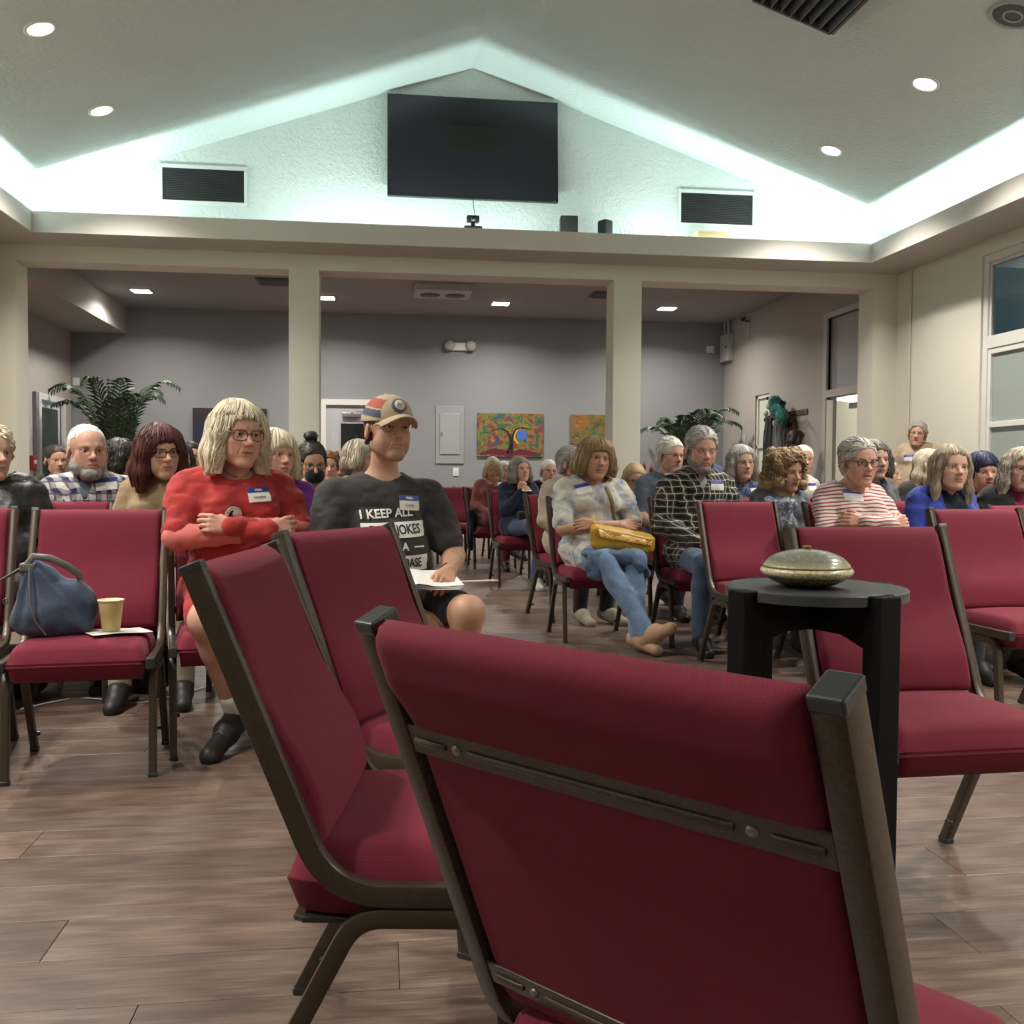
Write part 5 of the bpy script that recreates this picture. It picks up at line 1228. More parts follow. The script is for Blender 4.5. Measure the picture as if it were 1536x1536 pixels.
    if c.get('mask'):
        kg = SDF(axis([(-.10, .10, hlod*1.3)]), axis([(-.14, .03, hlod*1.3)]), axis([(-.14, .01, hlod*1.3)]))
        kg.ell((0, -.058, -.062), (.059, .057, .050), 0); kg.ell((0, -.090, -.035), (.018, .025, .022), .015); kg.half((0, 0, -.012), (0, .0, 1)); kg.half((0, -.035, 0), (0, 1, .0), .004)
        P_, Q_ = kg.mesh(1); mo = link('face_mask', tomesh('face_mask', H2(P_), Q_, c['mask']), root)
        mb = MB()
        for s in (-1, 1):
            for z0 in (-.035, -.085): mb.tube([Hm4 @ Vector(p) for p in ((s*.050, -.045, z0), (s*.070, -.012, z0*.5-.01), (s*.080, .020, -.012))], .0018, n=5)
        mb.build('ear_loop', c['mask'], mo)
    # ---- stick-on name badge
    bv = None
    if surf is not None and (c.get('badge') or c.get('print')):
        from mathutils.bvhtree import BVHTree
        bv = BVHTree.FromPolygons([Vector(p) for p in surf[0]], surf[1].tolist())
    def drape(x, z, off):
        h = bv.ray_cast(Vector((x, -.8, z)), Vector((0, 1, 0)))
        return None if h[0] is None else Vector((x, h[0].y-off, z))
    def patch(x0, x1, z0, z1, off, rot=0, nx=8, nz=6):
        cx, cz = (x0+x1)/2, (z0+z1)/2; V = []; ca, sa = math.cos(rot), math.sin(rot)
        for j in range(nz+1):
            for i in range(nx+1):
                dx, dz = (x0+(x1-x0)*i/nx)-cx, (z0+(z1-z0)*j/nz)-cz; V.append(drape(cx+dx*ca-dz*sa, cz+dx*sa+dz*ca, off))
        ys = [v.y for v in V if v is not None]
        if not ys: return None
        V = [v or Vector((cx, max(ys), cz)) for v in V]; return V, [(j*(nx+1)+i, j*(nx+1)+i+1, (j+1)*(nx+1)+i+1, (j+1)*(nx+1)+i) for j in range(nz) for i in range(nx)]
    def pbuild(name, pt, m, parent):
        if pt is None: return None
        V, Fc = pt; n = len(V); return MB().add(V+[v+Vector((0, .0012, 0)) for v in V], Fc+[tuple(i+n for i in f[::-1]) for f in Fc], True).build(name, m, parent)
    def words(txt, size, x, z, off, m, parent, rot=0, bold=0, sx=1.0, align='CENTER', name='lettering'):
        me = font_mesh(txt, size, .0004, align, 1.0, bold); ca, sa = math.cos(rot), math.sin(rot)
        bm = bmesh.new(); bm.from_mesh(me); bmesh.ops.triangulate(bm, faces=bm.faces)
        if size > .02:
            for _ in range(1): bmesh.ops.subdivide_edges(bm, edges=[e for e in bm.edges if e.calc_length() > size*.35], cuts=2)
        bad = []
        for v in bm.verts:
            dx, dz = v.co.x*sx, v.co.y; q = drape(x+dx*ca-dz*sa, z+dx*sa+dz*ca, off+(.0004 if v.co.z > 0 else 0))
            if q is None: bad.append(v)
            else: v.co = q
        bmesh.ops.delete(bm, geom=bad, context='VERTS'); bm.to_mesh(me); bm.free(); me.materials.append(m); return link(name, me, parent)
    if c.get('badge'):
        bx, bz, br = c['badge'][:3]; w2, h2 = .047*c.get('badge_s', 1), .030*c.get('badge_s', 1); bo = pbuild('name_badge', patch(bx-w2, bx+w2, bz-h2, bz+h2, .0035, R_(br)), plain('badge_paper', (.74, .73, .70), .6), root)
        if bo:
            ca, sa = math.cos(R_(br)), math.sin(R_(br)); cx, cz = bx-(h2*.66)*sa, bz+(h2*.66)*ca
            pbuild('blue_band', patch(cx-w2, cx+w2, cz-h2*.34, cz+h2*.34, .0052, R_(br), 8, 3), plain('badge_blue', (.025, .04, .30), .5), bo)
            if len(c['badge']) > 3:
                words('Hello', .014, cx, cz, .0075, plain('badge_white', (.75, .75, .75), .5), bo, R_(br), .0004); words(c['badge'][3], .015, bx+h2*.3*sa, bz-h2*.3*ca, .0062, plain('badge_ink', (.08, .06, .05), .6), bo, R_(br), 0)
    c['_ctx'] = dict(root=root, H2=H2, Hm4=Hm4, patch=patch if bv else None, words=words, pbuild=pbuild, up=up, sh=sh, el=el, wr=wr, drape=drape, nb=nb, nt=nt, ch=ch, an=an, kn=kn, toe=toe, zh=zh)
    return root
def lens_mat():
    t = NT('spectacle_lens'); t.set((.93, .95, .95), .02); t.b.inputs['Transmission Weight'].default_value = 1; t.b.inputs['IOR'].default_value = 1.0; t.b.inputs['Alpha'].default_value = .12; return t.m
M_lens = lens_mat()
G_BLK = plain('black_acetate', (.012, .01, .01), .25); G_MET = plain('gold_wire', (.25, .18, .10), .3, .9); G_BRN = plain('tortoise_acetate', (.09, .035, .02), .25); G_RED = plain('red_acetate', (.20, .02, .025), .3)
# ------------------------------------------------------------------ the audience
SHOE_B, SHOE_W = plain('black_shoe', (.014, .013, .013), .55, bump=.3, bscale=150), plain('pale_sole', (.62, .60, .56), .6)
JEANS = cloth('blue_jeans', (.055, .085, .15), kind='denim'); JLIGHT = cloth('light_jeans', (.13, .20, .32), kind='denim'); BLK = cloth('black_cloth', (.012, .012, .014)); DGR = cloth('dark_trousers', (.03, .032, .04))
LEATHER = plain('black_leather', (.012, .011, .011), .45, bump=.5, bscale=35, bdist=.006)
GR = 'seated audience'
PEOPLE = {}
seat_n = [0]
SEATG = 'occupied chairs of the audience'
def sit(key, chairlab, **c):
    c.setdefault('group', GR); c.setdefault('shoe', SHOE_B); c.setdefault('bottom', DGR)
    root = person(c); PEOPLE[key] = c
    if chairlab:
        x, y, _ = root.location; r = math.degrees(root.rotation_euler.z); a = root.rotation_euler.z
        chair(chairlab, SEATG, x-math.sin(a)*.02, y+math.cos(a)*.02, r)
    return c
def hr(style, col, **k): return dict(style=style, col=col, **k)
# front row left: person in the red sweater
legs7 = lambda: ([V3(-.205, -.40, .50), V3(.16, -.42, .50)], [V3(-.06, -.22, .12), V3(.20, -.24, .14)], [V3(-.175, -.36, .035), V3(.22, -.37, .035)])
c = sit('red', None, label='person in a red sweater with shoulder-length blonde hair and brown glasses, arms crossed', at=(357, 652, 3.95), yaw=14, head=(24, -3, 1), hs=1.07, bulk=1.16, sw=.165, curl=(((22, 28, 32, 36), -.05), ((22, 28, 32, 36), -.05)), sleeve=.60, fat=.3, skin='pink', ruddy=1.2,
        hair=hr('bob', 'blonde', len=.135, bangs=.22, vol=1.05, open=.062, n=700, lock=.0024), glasses=dict(mat=G_BRN, w=.0255, h=.0185, sq=3.2, r=.0017), brow='lgbrown', gaze=(6, 0), smile=-1,
        top=dict(mat=cloth('red_knit', (.38, .035, .035), var=.18), neck='scoop', cuff_mat=cloth('coral_knit', (.62, .165, .14), var=.1), cut=.62, loose=.018, sl_loose=.012, fold=.010, skirt=.34, name='sweater', wrist=True), arms='cross',
        bottom=BLK, hem=.30, legs=legs7, sole=SHOE_B, sock=plain('white_sock', (.75, .74, .70), .9), badge=(.062, .925, 4, 'Heather'), badge_s=.92, bname='shorts')
X = c['_ctx']
# cream cuffs of the coral sleeves are the same red as the sweater; round white emblem with a black swirl
e = X['pbuild']('round_emblem', None, M_white, X['root'])
def disc(ctx, x, z, r, off, m, name, parent, shape=None):
    V = [ctx['drape'](x, z, off)]; n = 28
    pts = shape or [(x+r*math.cos(2*math.pi*k/n), z+r*math.sin(2*math.pi*k/n)) for k in range(n)]
    V += [ctx['drape'](a, b, off) for a, b in pts]
    if any(v is None for v in V): return None
    n = len(pts); F1 = [(0, 1+k, 1+(k+1) % n) for k in range(n)]
    V2 = [v+Vector((0, .001, 0)) for v in V]
    return MB().add(V+V2, F1+[tuple(i+n+1 for i in f[::-1]) for f in F1]+[(1+k, n+2+k, n+2+(k+1) % n, 1+(k+1) % n) for k in range(n)]).build(name, m, parent)
ex, ez = -.040, X['ch'][2]-.055
em = disc(X, ex, ez, .036, .004, plain('emblem_white', (.72, .70, .66), .7), 'round_emblem', X['root'])
ink_ = plain('emblem_black', (.012, .012, .012), .6); r0 = .022
S_ = [(ex+r0*math.cos(a), ez+r0*math.sin(a)) for a in np.linspace(math.pi*.5, math.pi*1.5, 14)]+[(ex+r0/2*math.cos(a), ez-r0/2+r0/2*math.sin(a)) for a in np.linspace(-math.pi/2, math.pi/2, 9)]+[(ex-r0/2*math.cos(a)*1, ez+r0/2+r0/2*math.sin(a)) for a in np.linspace(-math.pi/2, math.pi/2, 9)]
if em:
    disc(X, ex-.008, ez-.002, 0, .0062, ink_, 'black_swirl', em, S_); disc(X, ex-.004, ez+r0*.5, .0032, .0075, plain('emblem_white', (.72, .70, .66), .7), 'dot', em); disc(X, ex+.004, ez-r0*.5, .0032, .0075, plain('emblem_white', (.72, .70, .66), .7), 'dot', em)
    for k, ch_ in enumerate('BALANCE'):
        a = R_(150-20*k); X['words'](ch_, .0085, ex+.0285*math.cos(a), ez+.0285*math.sin(a), .006, ink_, em, a-math.pi/2, .0002)
MB().tube([(X['nb']+V3(.055*math.sin(a), -.035-.055*math.cos(a)*1.0, .02-.045*math.cos(a))) for a in [R_(q) for q in range(-110, 111, 10)]], .0012, n=5).build('necklace', M_black, X['root'])
# front row left: person in the cap
def arms14(sw, up):
    return [V3(-sw-.055, .0, up(.70)), V3(sw+.075, -.03, up(.69))], [V3(.0, -.29, .515), V3(.165, -.265, .645)], [V3(.75, -.55, -.45), V3(-.45, -.80, -.28)], [V3(-.2, -.4, 1), V3(.35, -.45, 1)]
c = sit('cap', None, label='person in a beige baseball cap and dark grey printed t-shirt holding papers', at=(582, 646, 3.9), sex='m', yaw=16, head=(24, 5, 2), hs=1.06, bulk=1.08, drop=.045, sw=.185, belly=.015, skin='tan', stubble=(.20, .115, .08), ruddy=1.0, age=.5, lean=.03,
        hair=hr('crop', 'brown', n=0, vol=.5, capcut=.030), gaze=(5, 4), brow='brown', top=dict(mat=cloth('charcoal_tee', (.042, .041, .043), var=.1), neck='crew', loose=.016, sl_loose=.014, fold=.008, name='t_shirt'), sleeve=.52, arms=arms14, curl=(((15, 20, 25, 30), .5), ((38, 42, 45, 48), .35)),
        bottom=cloth('navy_shorts', (.012, .014, .022)), hem=.40, legs=lambda: ([V3(-.16, -.42, .50), V3(.185, -.42, .51)], [V3(-.15, -.36, .09), V3(.17, -.36, .09)], [V3(-.17, -.49, .035), V3(.20, -.49, .035)]), sole=SHOE_W, bname='shorts', badge=(.078, .895, -3, 'Corey'), badge_s=.95)
X = c['_ctx']; H2 = X['H2']
MB().tube([X['wr'][1]+V3(.0+.033*math.cos(a), .012, .030*math.sin(a)) for a in [R_(q) for q in range(0, 361, 20)]], .0022, n=5).build('bracelet', M_black, X['root'])
# baseball cap: six-panel crown, peak, striped side panel, round badge
h_ = .0035; cg = SDF(axis([(-.12, .12, h_)]), axis([(-.20, .14, h_)]), axis([(-.03, .17, h_)]))
cg.ell((0, .018, .040), (.088, .106, .094), 0); cg.ell((0, -.035, .045), (.076, .066, .080), .02); cg.half((0, -.02, .026), (0, .10, -1), .002); cg.ell((0, .018, .036), (.0805, .099, .088), 0, 's')
cp_, cq_ = cg.mesh(2); ctr = cp_[cq_].mean(1); s_side = ((ctr[:, 1] < .055) & (ctr[:, 1] > -.075) & (ctr[:, 0] < -.020)); mi_ = np.zeros(len(cq_), int); hb = ctr[:, 2]-.25*ctr[:, 1]
mi_[s_side & (hb > .050) & (hb < .078)] = 2; mi_[s_side & (hb >= .084) & (hb < .118)] = 1
CAPM = [cloth('cap_beige', (.50, .40, .28), var=.08), cloth('cap_red', (.42, .10, .08)), cloth('cap_blue', (.075, .10, .14))]
cap = link('baseball_cap', tomesh('baseball_cap', H2(cp_), cq_, CAPM, mi=mi_), X['root'])
V = []; nx_, ny_ = 16, 8
for lay in (0, 1):
    for j in range(ny_+1):
        for i in range(nx_+1):
            u = 2*i/nx_-1; v = j/ny_; x = u*.076*(1-.10*v); yb_ = -.010-.088*math.sqrt(max(0, 1-(u*.93)**2)); yf = -.055-.118*math.sqrt(max(0, 1-(abs(u)**2.6)*.90)); V.append((x, yb_*(1-v)+yf*v, .036+.010*math.sin(math.pi*v*.5)-.030*u*u-.020*v*v+(.0 if lay else .0035)))
n1 = (nx_+1)*(ny_+1); Fq = []
for j in range(ny_):
    for i in range(nx_):
        a = j*(nx_+1)+i; Fq.append((a, a+1, a+nx_+2, a+nx_+1)); Fq.append((n1+a+nx_+1, n1+a+nx_+2, n1+a+1, n1+a))
for i in range(nx_): a = ny_*(nx_+1)+i; Fq.append((a, a+1, n1+a+1, n1+a))
for j in range(ny_):
    for i in (0, nx_): a = j*(nx_+1)+i; b = a+nx_+1; Fq.append((a, b, n1+b, n1+a) if i else (b, a, n1+a, n1+b))
MB().add([tuple(p) for p in H2(V)], Fq, True).build('peak', CAPM[0], cap)
mb = MB(); Hm4 = X['Hm4']; eb = Hm4 @ Matrix.Translation((0, -.098, .078)) @ Matrix.Rotation(R_(-22), 4, 'X')
mb = MB(); mb.lathe([(.0001, -.006), (.026, -.006), (.0275, -.003), (.0275, .006)], 24, (0, 0, 0), 'y', eb); pb = mb.build('round_patch', CAPM[2], cap); MB().lathe([(.0001, -.0072), (.0205, -.0072), (.0205, -.005)], 24, (0, 0, 0), 'y', eb).build('patch_face', plain('patch_cream', (.62, .58, .5), .7), pb)
MB().tube([eb @ Vector(p) for p in ((-.010, -.0080, -.008), (-.004, -.0080, .009), (.002, -.0080, -.006), (.010, -.0080, .008))], .0018, n=5).build('patch_emblem', CAPM[2], pb)
MB().lathe([(.0001, .009), (.006, .008), (.008, .003), (.008, 0)], 12, mtx=Hm4 @ Matrix.Translation((0, .018, .132))).build('button', CAPM[0], cap)
# t-shirt print
PW_ = plain('print_white', (.80, .79, .76), .8); PK = plain('print_black', (.02, .02, .022), .8)
zp = X['ch'][2]-.042; cx = .010
X['words']('I KEEP ALL', .047, cx-.028, zp+.030, .0045, PW_, X['root'], R_(3), .0012, .95, name='lettering')
for (z0, z1, wds, wd, sx_) in ((zp-.062, zp-.002, 'DAD JOKES', .050, .80), (zp-.188, zp-.130, 'DAD-A-BASE', .046, .74)):
    pn = X['pbuild']('print_panel', X['patch'](cx-.128, cx+.128, z0, z1, .0042, R_(2), 20, 6), PW_, X['root'])
    if pn: X['words'](wds, wd, cx, (z0+z1)/2, .0070, PK, pn, R_(2), .0009, sx_)
X['words']('IN A', .040, cx, zp-.096, .0045, PW_, X['root'], 0, .0010)
for q in (-1, 1): X['pbuild']('print_dash', X['patch'](cx+q*.088-.024, cx+q*.088+.024, zp-.099, zp-.093, .0045, 0, 4, 1), PW_, X['root'])
# behind them on the left
STR = cloth('grey_stripe_scarf', (.1, .1, .1), kind='stripe', cols=[(.035, .035, .038), (.42, .40, .36)], sc_=.9)
sit('p1', 'chair of the person in the black leather jacket at the left edge', label='person in a black leather jacket with short blonde curls, cut by the left edge', at=(-16, 680, 4.75), yaw=8, head=(30, 0, 0), hs=1.05, bulk=1.15, hair=hr('curly', 'blonde', len=.03, vol=.7), top=dict(mat=STR, neck='crew', loose=.02), jacket=dict(mat=LEATHER, open=.035, loose=.03), bottom=cloth('grey_marl_leggings', (.09, .088, .085), var=.4))
sit('p2', 'chair of the bald bearded person in the blue checked shirt', label='bald person with a grey beard, wire glasses and a blue and white checked shirt', at=(131, 678, 5.2), sex='m', yaw=10, head=(14, 2, 0), hs=1.13, bulk=1.25, fat=.6, skin='pink', ruddy=1.3, hair=hr('crop', 'white', vol=.12, bangs=-.55, n=120, lock=.0012), beard=dict(style='beard', col='grey', vol=1.0), glasses=dict(mat=G_MET, w=.024, h=.0175, r=.0009),
    top=dict(mat=cloth('blue_check', (.1, .1, .1), kind='plaid', cols=[(.02, .022, .085), (.50, .49, .48), (.10, .06, .09)], sc_=1.1), neck='collar', under=cloth('slate_tee', (.10, .12, .17)), loose=.018), badge=(.095, .95, 6))
sit('p3', 'chair of the person with dark red hair and black glasses', label='person with long dark red hair, black-framed glasses and a tan sweater', at=(240, 678, 4.85), yaw=14, head=(20, -3, -3), hs=1.06, skin='warm', hair=hr('long', 'auburn', len=.165, bangs=.55, vol=1.15, open=.050, n=650), glasses=dict(mat=G_BLK, w=.0255, h=.0185, sq=2.8, r=.0019), top=dict(mat=cloth('tan_sweater', (.30, .215, .125)), neck='tight', loose=.016), bottom=cloth('cream_trousers', (.45, .40, .32)), smile=-.3)
sit('p4', 'chair of the dark-haired person in the olive jacket', label='person with dark hair tied back in an olive jacket, by the left palm', at=(84, 691, 8.2), yaw=12, head=(18, -2, 0), skin='warm', age=.1, hair=hr('pulled', 'dark', vol=.5), top=dict(mat=cloth('olive_jacket', (.035, .036, .028)), neck='scoop', loose=.025), badge=(-.05, .93, 0))
sit('p5', 'chair of the masked person between the bald person and the palm', label='person in a black mask half hidden behind the bald person', at=(163, 692, 8.0), yaw=10, head=(15, 0, 0), age=.2, hair=hr('bob', 'dark', len=.09, bangs=.3), mask=BLK, top=dict(mat=BLK, neck='crew'))
sit('p5b', 'chair of the person in the denim jacket behind the bald person', label='person with dark wavy hair and denim jacket behind the bald person', at=(184, 689, 6.3), yaw=30, head=(62, -3, 0), hair=hr('wavy', 'dark', len=.09, bangs=.1, curl=.8), top=dict(mat=cloth('denim_jacket', (.08, .12, .20), kind='denim'), neck='crew', loose=.02))
sit('p6', 'chair of the masked person behind the person with red hair', label='person in a black mask behind the person with dark red hair', at=(270, 689, 7.5), yaw=5, head=(12, 0, 0), age=.2, hair=hr('long', 'dark', len=.13, bangs=.0), mask=BLK, top=dict(mat=BLK, neck='crew'))
sit('p6b', 'chair of the dark-haired person in front of the dark red painting', label='person with short dark hair below the dark red painting', at=(287, 685, 8.7), sex='m', yaw=5, head=(10, 0, 0), age=.2, hair=hr('crop', 'dark'), top=dict(mat=DGR, neck='crew'))
sit('p8', 'chair of the blonde person in the purple top', label='blonde person in a purple top half hidden behind the red sweater', at=(413, 683, 5.0), yaw=16, head=(32, 0, 3), hs=1.04, skin='pink', hair=hr('bob', 'blonde', len=.10, bangs=.75, vol=1.1), top=dict(mat=cloth('purple_top', (.16, .03, .25)), neck='crew'))
sit('p9', 'chair of the person with light brown hair next to the masked person', label='person with light brown hair turned right, between the blonde and the masked person', at=(437, 692, 6.3), yaw=16, head=(45, 0, 0), hair=hr('bob', 'lgbrown', len=.06, bangs=.5), top=dict(mat=cloth('sand_top', (.30, .25, .2)), neck='crew'))
sit('p10', 'chair of the masked person with the bun', label='person with a dark hair bun, glasses and a black face mask looking down', at=(469, 694, 5.9), yaw=10, head=(10, -14, -4), hs=1.0, skin='warm', age=.1, hair=hr('bun', 'dark', vol=.6, bun=(.0, .035, .150), n=300), mask=BLK, glasses=dict(mat=G_BLK, w=.024, h=.016, r=.0016), top=dict(mat=BLK, neck='scoop'))
sit('p11', 'chair of the red-haired person near the glass door', label='person with curly red hair and a white collar near the glass door', at=(492, 700, 8.0), yaw=8, head=(8, 0, 0), skin='pink', hair=hr('curly', 'red', len=.03, vol=.8), top=dict(mat=cloth('white_blouse', (.5, .48, .46)), neck='v'))
sit('p12', 'chair of the person nearest the glass door', label='person with short dark hair farthest back by the glass door', at=(507, 706, 9.4), sex='m', yaw=8, head=(10, 0, 0), skin='deep', hair=hr('crop', 'dark'), top=dict(mat=cloth('brown_shirt', (.05, .04, .035)), neck='crew'))
sit('p13', 'chair of the person behind the person in the cap', label='person with an ash blonde bob behind the capped person, facing right', at=(541, 689, 6.4), yaw=18, head=(58, 0, 0), skin='pink', hair=hr('bob', 'ash', len=.055, bangs=.4, vol=1.15), top=dict(mat=cloth('grey_knit', (.25, .25, .26)), neck='crew'))
# middle rows
sit('p15', 'chair of the person in dusty pink at the back', label='blonde person in a dusty pink top and maroon trousers looking at a phone', at=(739, 703, 10.9), yaw=12, head=(0, -14, 0), skin='warm', age=.2, hair=hr('bob', 'blonde', len=.10, bangs=.3), smile=1, top=dict(mat=cloth('dusty_pink', (.26, .085, .085)), neck='scoop'), bottom=cloth('maroon_trousers', (.13, .022, .035)), badge=(.06, .93, 0), sole=SHOE_W,
    legs=lambda: ([V3(.04, -.45, .58), V3(.08, -.42, .50)], [V3(.15, -.50, .22), V3(.06, -.42, .09)], [V3(.19, -.62, .17), V3(.05, -.55, .035)]))
def arms16(sw, up): return [V3(-sw-.03, -.14, up(.72)), V3(sw+.01, -.15, up(.72))], [V3(-.030, -.185, up(.955)), V3(.045, -.200, up(.945))], [V3(.25, .02, 1), V3(-.75, .05, .6)], [V3(-.2, -1, .2), V3(.1, -1, .3)]
sit('p16', 'chair of the person in the navy sweater', label='person in a navy sweater with a white collar resting chin on hands', at=(780, 705, 9.1), yaw=14, head=(30, 8, -3), skin='warm', hair=hr('bob', 'greybrown', len=.12, bangs=.35), arms=arms16, curl=((62, .2), (60, .2)), top=dict(mat=cloth('navy_sweater', (.014, .018, .045)), neck='v', skirt=.12), bottom=JEANS, flare=.02, badge=(.02, .90, 0), sole=SHOE_W, shoe=plain('white_shoe', (.5, .49, .47), .6),
    legs=lambda: ([V3(.0, -.45, .57), V3(.10, -.42, .50)], [V3(.20, -.55, .17), V3(.06, -.42, .09)], [V3(.23, -.66, .07), V3(.05, -.55, .035)]))
sit('p16b', 'chair hidden behind the person in navy', label='grey-haired person almost hidden behind the navy sweater', at=(757, 707, 12.2), yaw=12, head=(30, 0, 0), hair=hr('bob', 'grey', len=.06), top=dict(mat=cloth('pale_top', (.45, .45, .46)), neck='crew'))
sit('p17', 'chair of the white-haired person in black', label='person with short white hair and dark glasses in a black jacket', at=(823, 708, 9.8), yaw=10, head=(20, 4, 8), skin='pink', hair=hr('short', 'white'), glasses=dict(mat=G_BLK), top=dict(mat=cloth('white_blouse', (.5, .48, .46)), neck='v'), jacket=dict(mat=BLK, open=.04))
sit('p18', 'chair of the person in the beige cardigan', label='grey-haired person in a beige cardigan facing right, beside the yellow purse', at=(858, 696, 7.0), yaw=34, head=(58, 3, 0), skin='warm', hair=hr('short', 'grey', vol=1.3), top=dict(mat=cloth('white_blouse', (.5, .48, .46)), neck='crew'), jacket=dict(mat=cloth('beige_cardigan', (.47, .38, .31)), open=.03, loose=.022, name='cardigan'), bottom=BLK, shoe=plain('khaki_shoe', (.26, .23, .17), .7), sole=SHOE_W, legs=lambda: ([V3(-.10, -.42, .50), V3(.10, -.42, .50)], [V3(-.10, -.35, .09), V3(.08, -.40, .09)], [V3(-.10, -.48, .035), V3(.12, -.53, .035)]))
TD = cloth('tie_dye', (.5, .5, .5), kind='blotch', cols=[(.20, .26, .45), (.52, .50, .46), (.60, .57, .50)])
def arms19(sw, up):
    zz = up(.745); return [V3(-sw-.055, -.10, zz-.035), V3(sw+.065, -.09, zz-.02)], [V3(.085, -.270, zz-.005), V3(-.060, -.235, zz+.0)], [V3(.9, .0, .05), V3(-.85, .10, .0)], [V3(0, -1, .5), V3(0, -1, .4)]
sit('purse', 'chair of the person with the yellow purse', label='person with a brown bob and tie-dye blouse, arms crossed over a yellow purse', at=(893, 688, 6.05), yaw=10, head=(22, -2, 5), hs=1.10, bulk=1.12, sw=.165, fat=.4, skin='tan', ruddy=1.1, hair=hr('bob', 'honey', len=.085, bangs=.6, vol=1.2, n=500, lock=.003), smile=.8, mouth=.4, eyes=.85, top=dict(mat=TD, neck='scoop', loose=.022, sl_loose=.012, skirt=.22, fold=.010, name='blouse'), sleeve=.58, arms=arms19, curl=((25, .4), (25, .4)), bottom=JLIGHT,
    badge=(-.085, .93, 14), shoe=plain('tan_espadrille', (.42, .27, .17), .7), sole=plain('cork_sole', (.50, .36, .22), .7), legs=lambda: ([V3(-.06, -.42, .515), V3(.13, -.42, .51)], [V3(.13, -.64, .12), V3(.10, -.56, .10)], [V3(.20, -.75, .16), V3(.15, -.68, .05)]))
sit('p20', 'chair of the person with glasses looking down by the pillar', label='brown-haired person with red glasses looking down beside the right pillar', at=(952, 718, 8.0), yaw=12, head=(10, -16, 0), hair=hr('bob', 'honey', len=.085), glasses=dict(mat=G_RED, r=.0018), top=dict(mat=cloth('dark_print', (.03, .02, .02), var=.6), neck='crew'))
sit('p21', 'chair of the white-haired person in slate blue', label='white-haired person with red glasses and a slate blue t-shirt', at=(1006, 683, 7.2), sex='m', yaw=22, head=(38, -4, 0), hs=1.08, bulk=1.15, skin='pink', ruddy=1.4, hair=hr('short', 'white', vol=1.1), glasses=dict(mat=G_RED, r=.0012), top=dict(mat=cloth('slate_shirt', (.10, .135, .19)), neck='crew'), sleeve=.6)
sit('p22', 'chair of the bearded person in the black and white checked shirt', label='grey-bearded person in a black and white checked shirt looking down', at=(1052, 675, 5.85), sex='m', yaw=6, head=(20, -8, 2), hs=1.12, bulk=1.12, skin='pink', ruddy=1.1, eyes=.3, hair=hr('crop', 'grey', n=350, vol=1.1), beard=dict(style='beard', col='grey', vol=.8), top=dict(mat=cloth('black_check', (.1, .1, .1), kind='plaid', cols=[(.012, .012, .012), (.10, .085, .055), (.012, .012, .012), (.62, .60, .56)], sc_=.78), neck='collar', under=cloth('grey_tee', (.30, .30, .30)), loose=.02, fold=.011, skirt=.15), bottom=JEANS, badge=(.09, .955, 0))
sit('p23', 'chair of the person in the blue top behind the bearded person', label='person in a blue top almost hidden behind the bearded person', at=(1060, 668, 9.2), sex='m', yaw=20, head=(40, 0, 0), bulk=1.2, hair=hr('crop', 'grey'), top=dict(mat=cloth('blue_top', (.075, .10, .22)), neck='crew'))
sit('p24', 'chair of the grey-haired person with wire glasses', label='person with long grey hair, wire glasses and a dark blue embroidered top', at=(1113, 694, 6.9), yaw=14, head=(24, -2, -3), hs=1.03, hair=hr('long', 'grey', len=.13, bangs=.05, open=.055, vol=.9), glasses=dict(mat=G_MET, r=.001), top=dict(mat=cloth('blue_print', (.04, .06, .12), kind='blotch', cols=[(.03, .04, .10), (.05, .075, .15), (.22, .25, .30)], sc_=4), neck='crew'), badge=(.10, .92, 0))
sit('p25', 'chair of the curly-haired person', label='person with a mass of light brown curls, looking down to the right', at=(1180, 706, 5.75), yaw=20, head=(42, -10, -4), hs=1.02, skin='warm', hair=hr('curly', 'curlbrown', len=.12, vol=1.35, n=700, lock=.0032), top=dict(mat=cloth('grey_blue_top', (.11, .12, .15)), neck='scoop'), brow='brown', smile=-.6)
sit('p26', 'chair of the blonde person in white', label='person with a blonde ponytail in a white top, under the coats', at=(1205, 690, 8.0), yaw=14, head=(18, 0, 0), age=.2, skin='warm', hair=hr('pulled', 'blonde', vol=.8), smile=.7, top=dict(mat=cloth('white_top', (.55, .53, .52)), neck='scoop'), badge=(.07, .93, 0))
ST = cloth('red_stripe', (.5, .5, .5), kind='stripe', cols=[(.62, .58, .55), (.34, .06, .07)], sc_=1.0)
sit('p27', None, label='grey-haired person with oval dark glasses and a red and white striped top', at=(1288, 694, 4.95), yaw=12, head=(30, -2, 0), hs=1.07, bulk=1.1, skin='pink', ruddy=1.2, hair=hr('pulled', 'grey', vol=.8, n=450), glasses=dict(mat=G_BLK, w=.0235, h=.0165, r=.0020, sq=2.3), mouth=1, top=dict(mat=ST, neck='scoop', loose=.018), arms='cross', badge=(-.05, .915, -4), bottom=JEANS)
sit('p28', 'chair of the person with wavy dark brown hair', label='person with wavy dark brown hair in a black and white print, behind the striped top', at=(1311, 690, 5.75), yaw=14, head=(32, 0, 0), hair=hr('wavy', 'greybrown', len=.10, bangs=.2, curl=.6), top=dict(mat=cloth('bw_print', (.5, .5, .5), kind='blotch', cols=[(.012, .012, .012), (.05, .05, .05), (.55, .54, .52)], sc_=3.5), neck='crew'), jacket=dict(mat=cloth('grey_vest', (.09, .09, .10)), open=.05))
sit('p28b', 'chair of the grey-haired person in light blue', label='person seen from behind with grey hair and a light blue top', at=(1329, 712, 7.4), yaw=24, head=(95, 0, 0), hair=hr('short', 'grey'), top=dict(mat=cloth('light_blue_top', (.25, .42, .55)), neck='crew'))
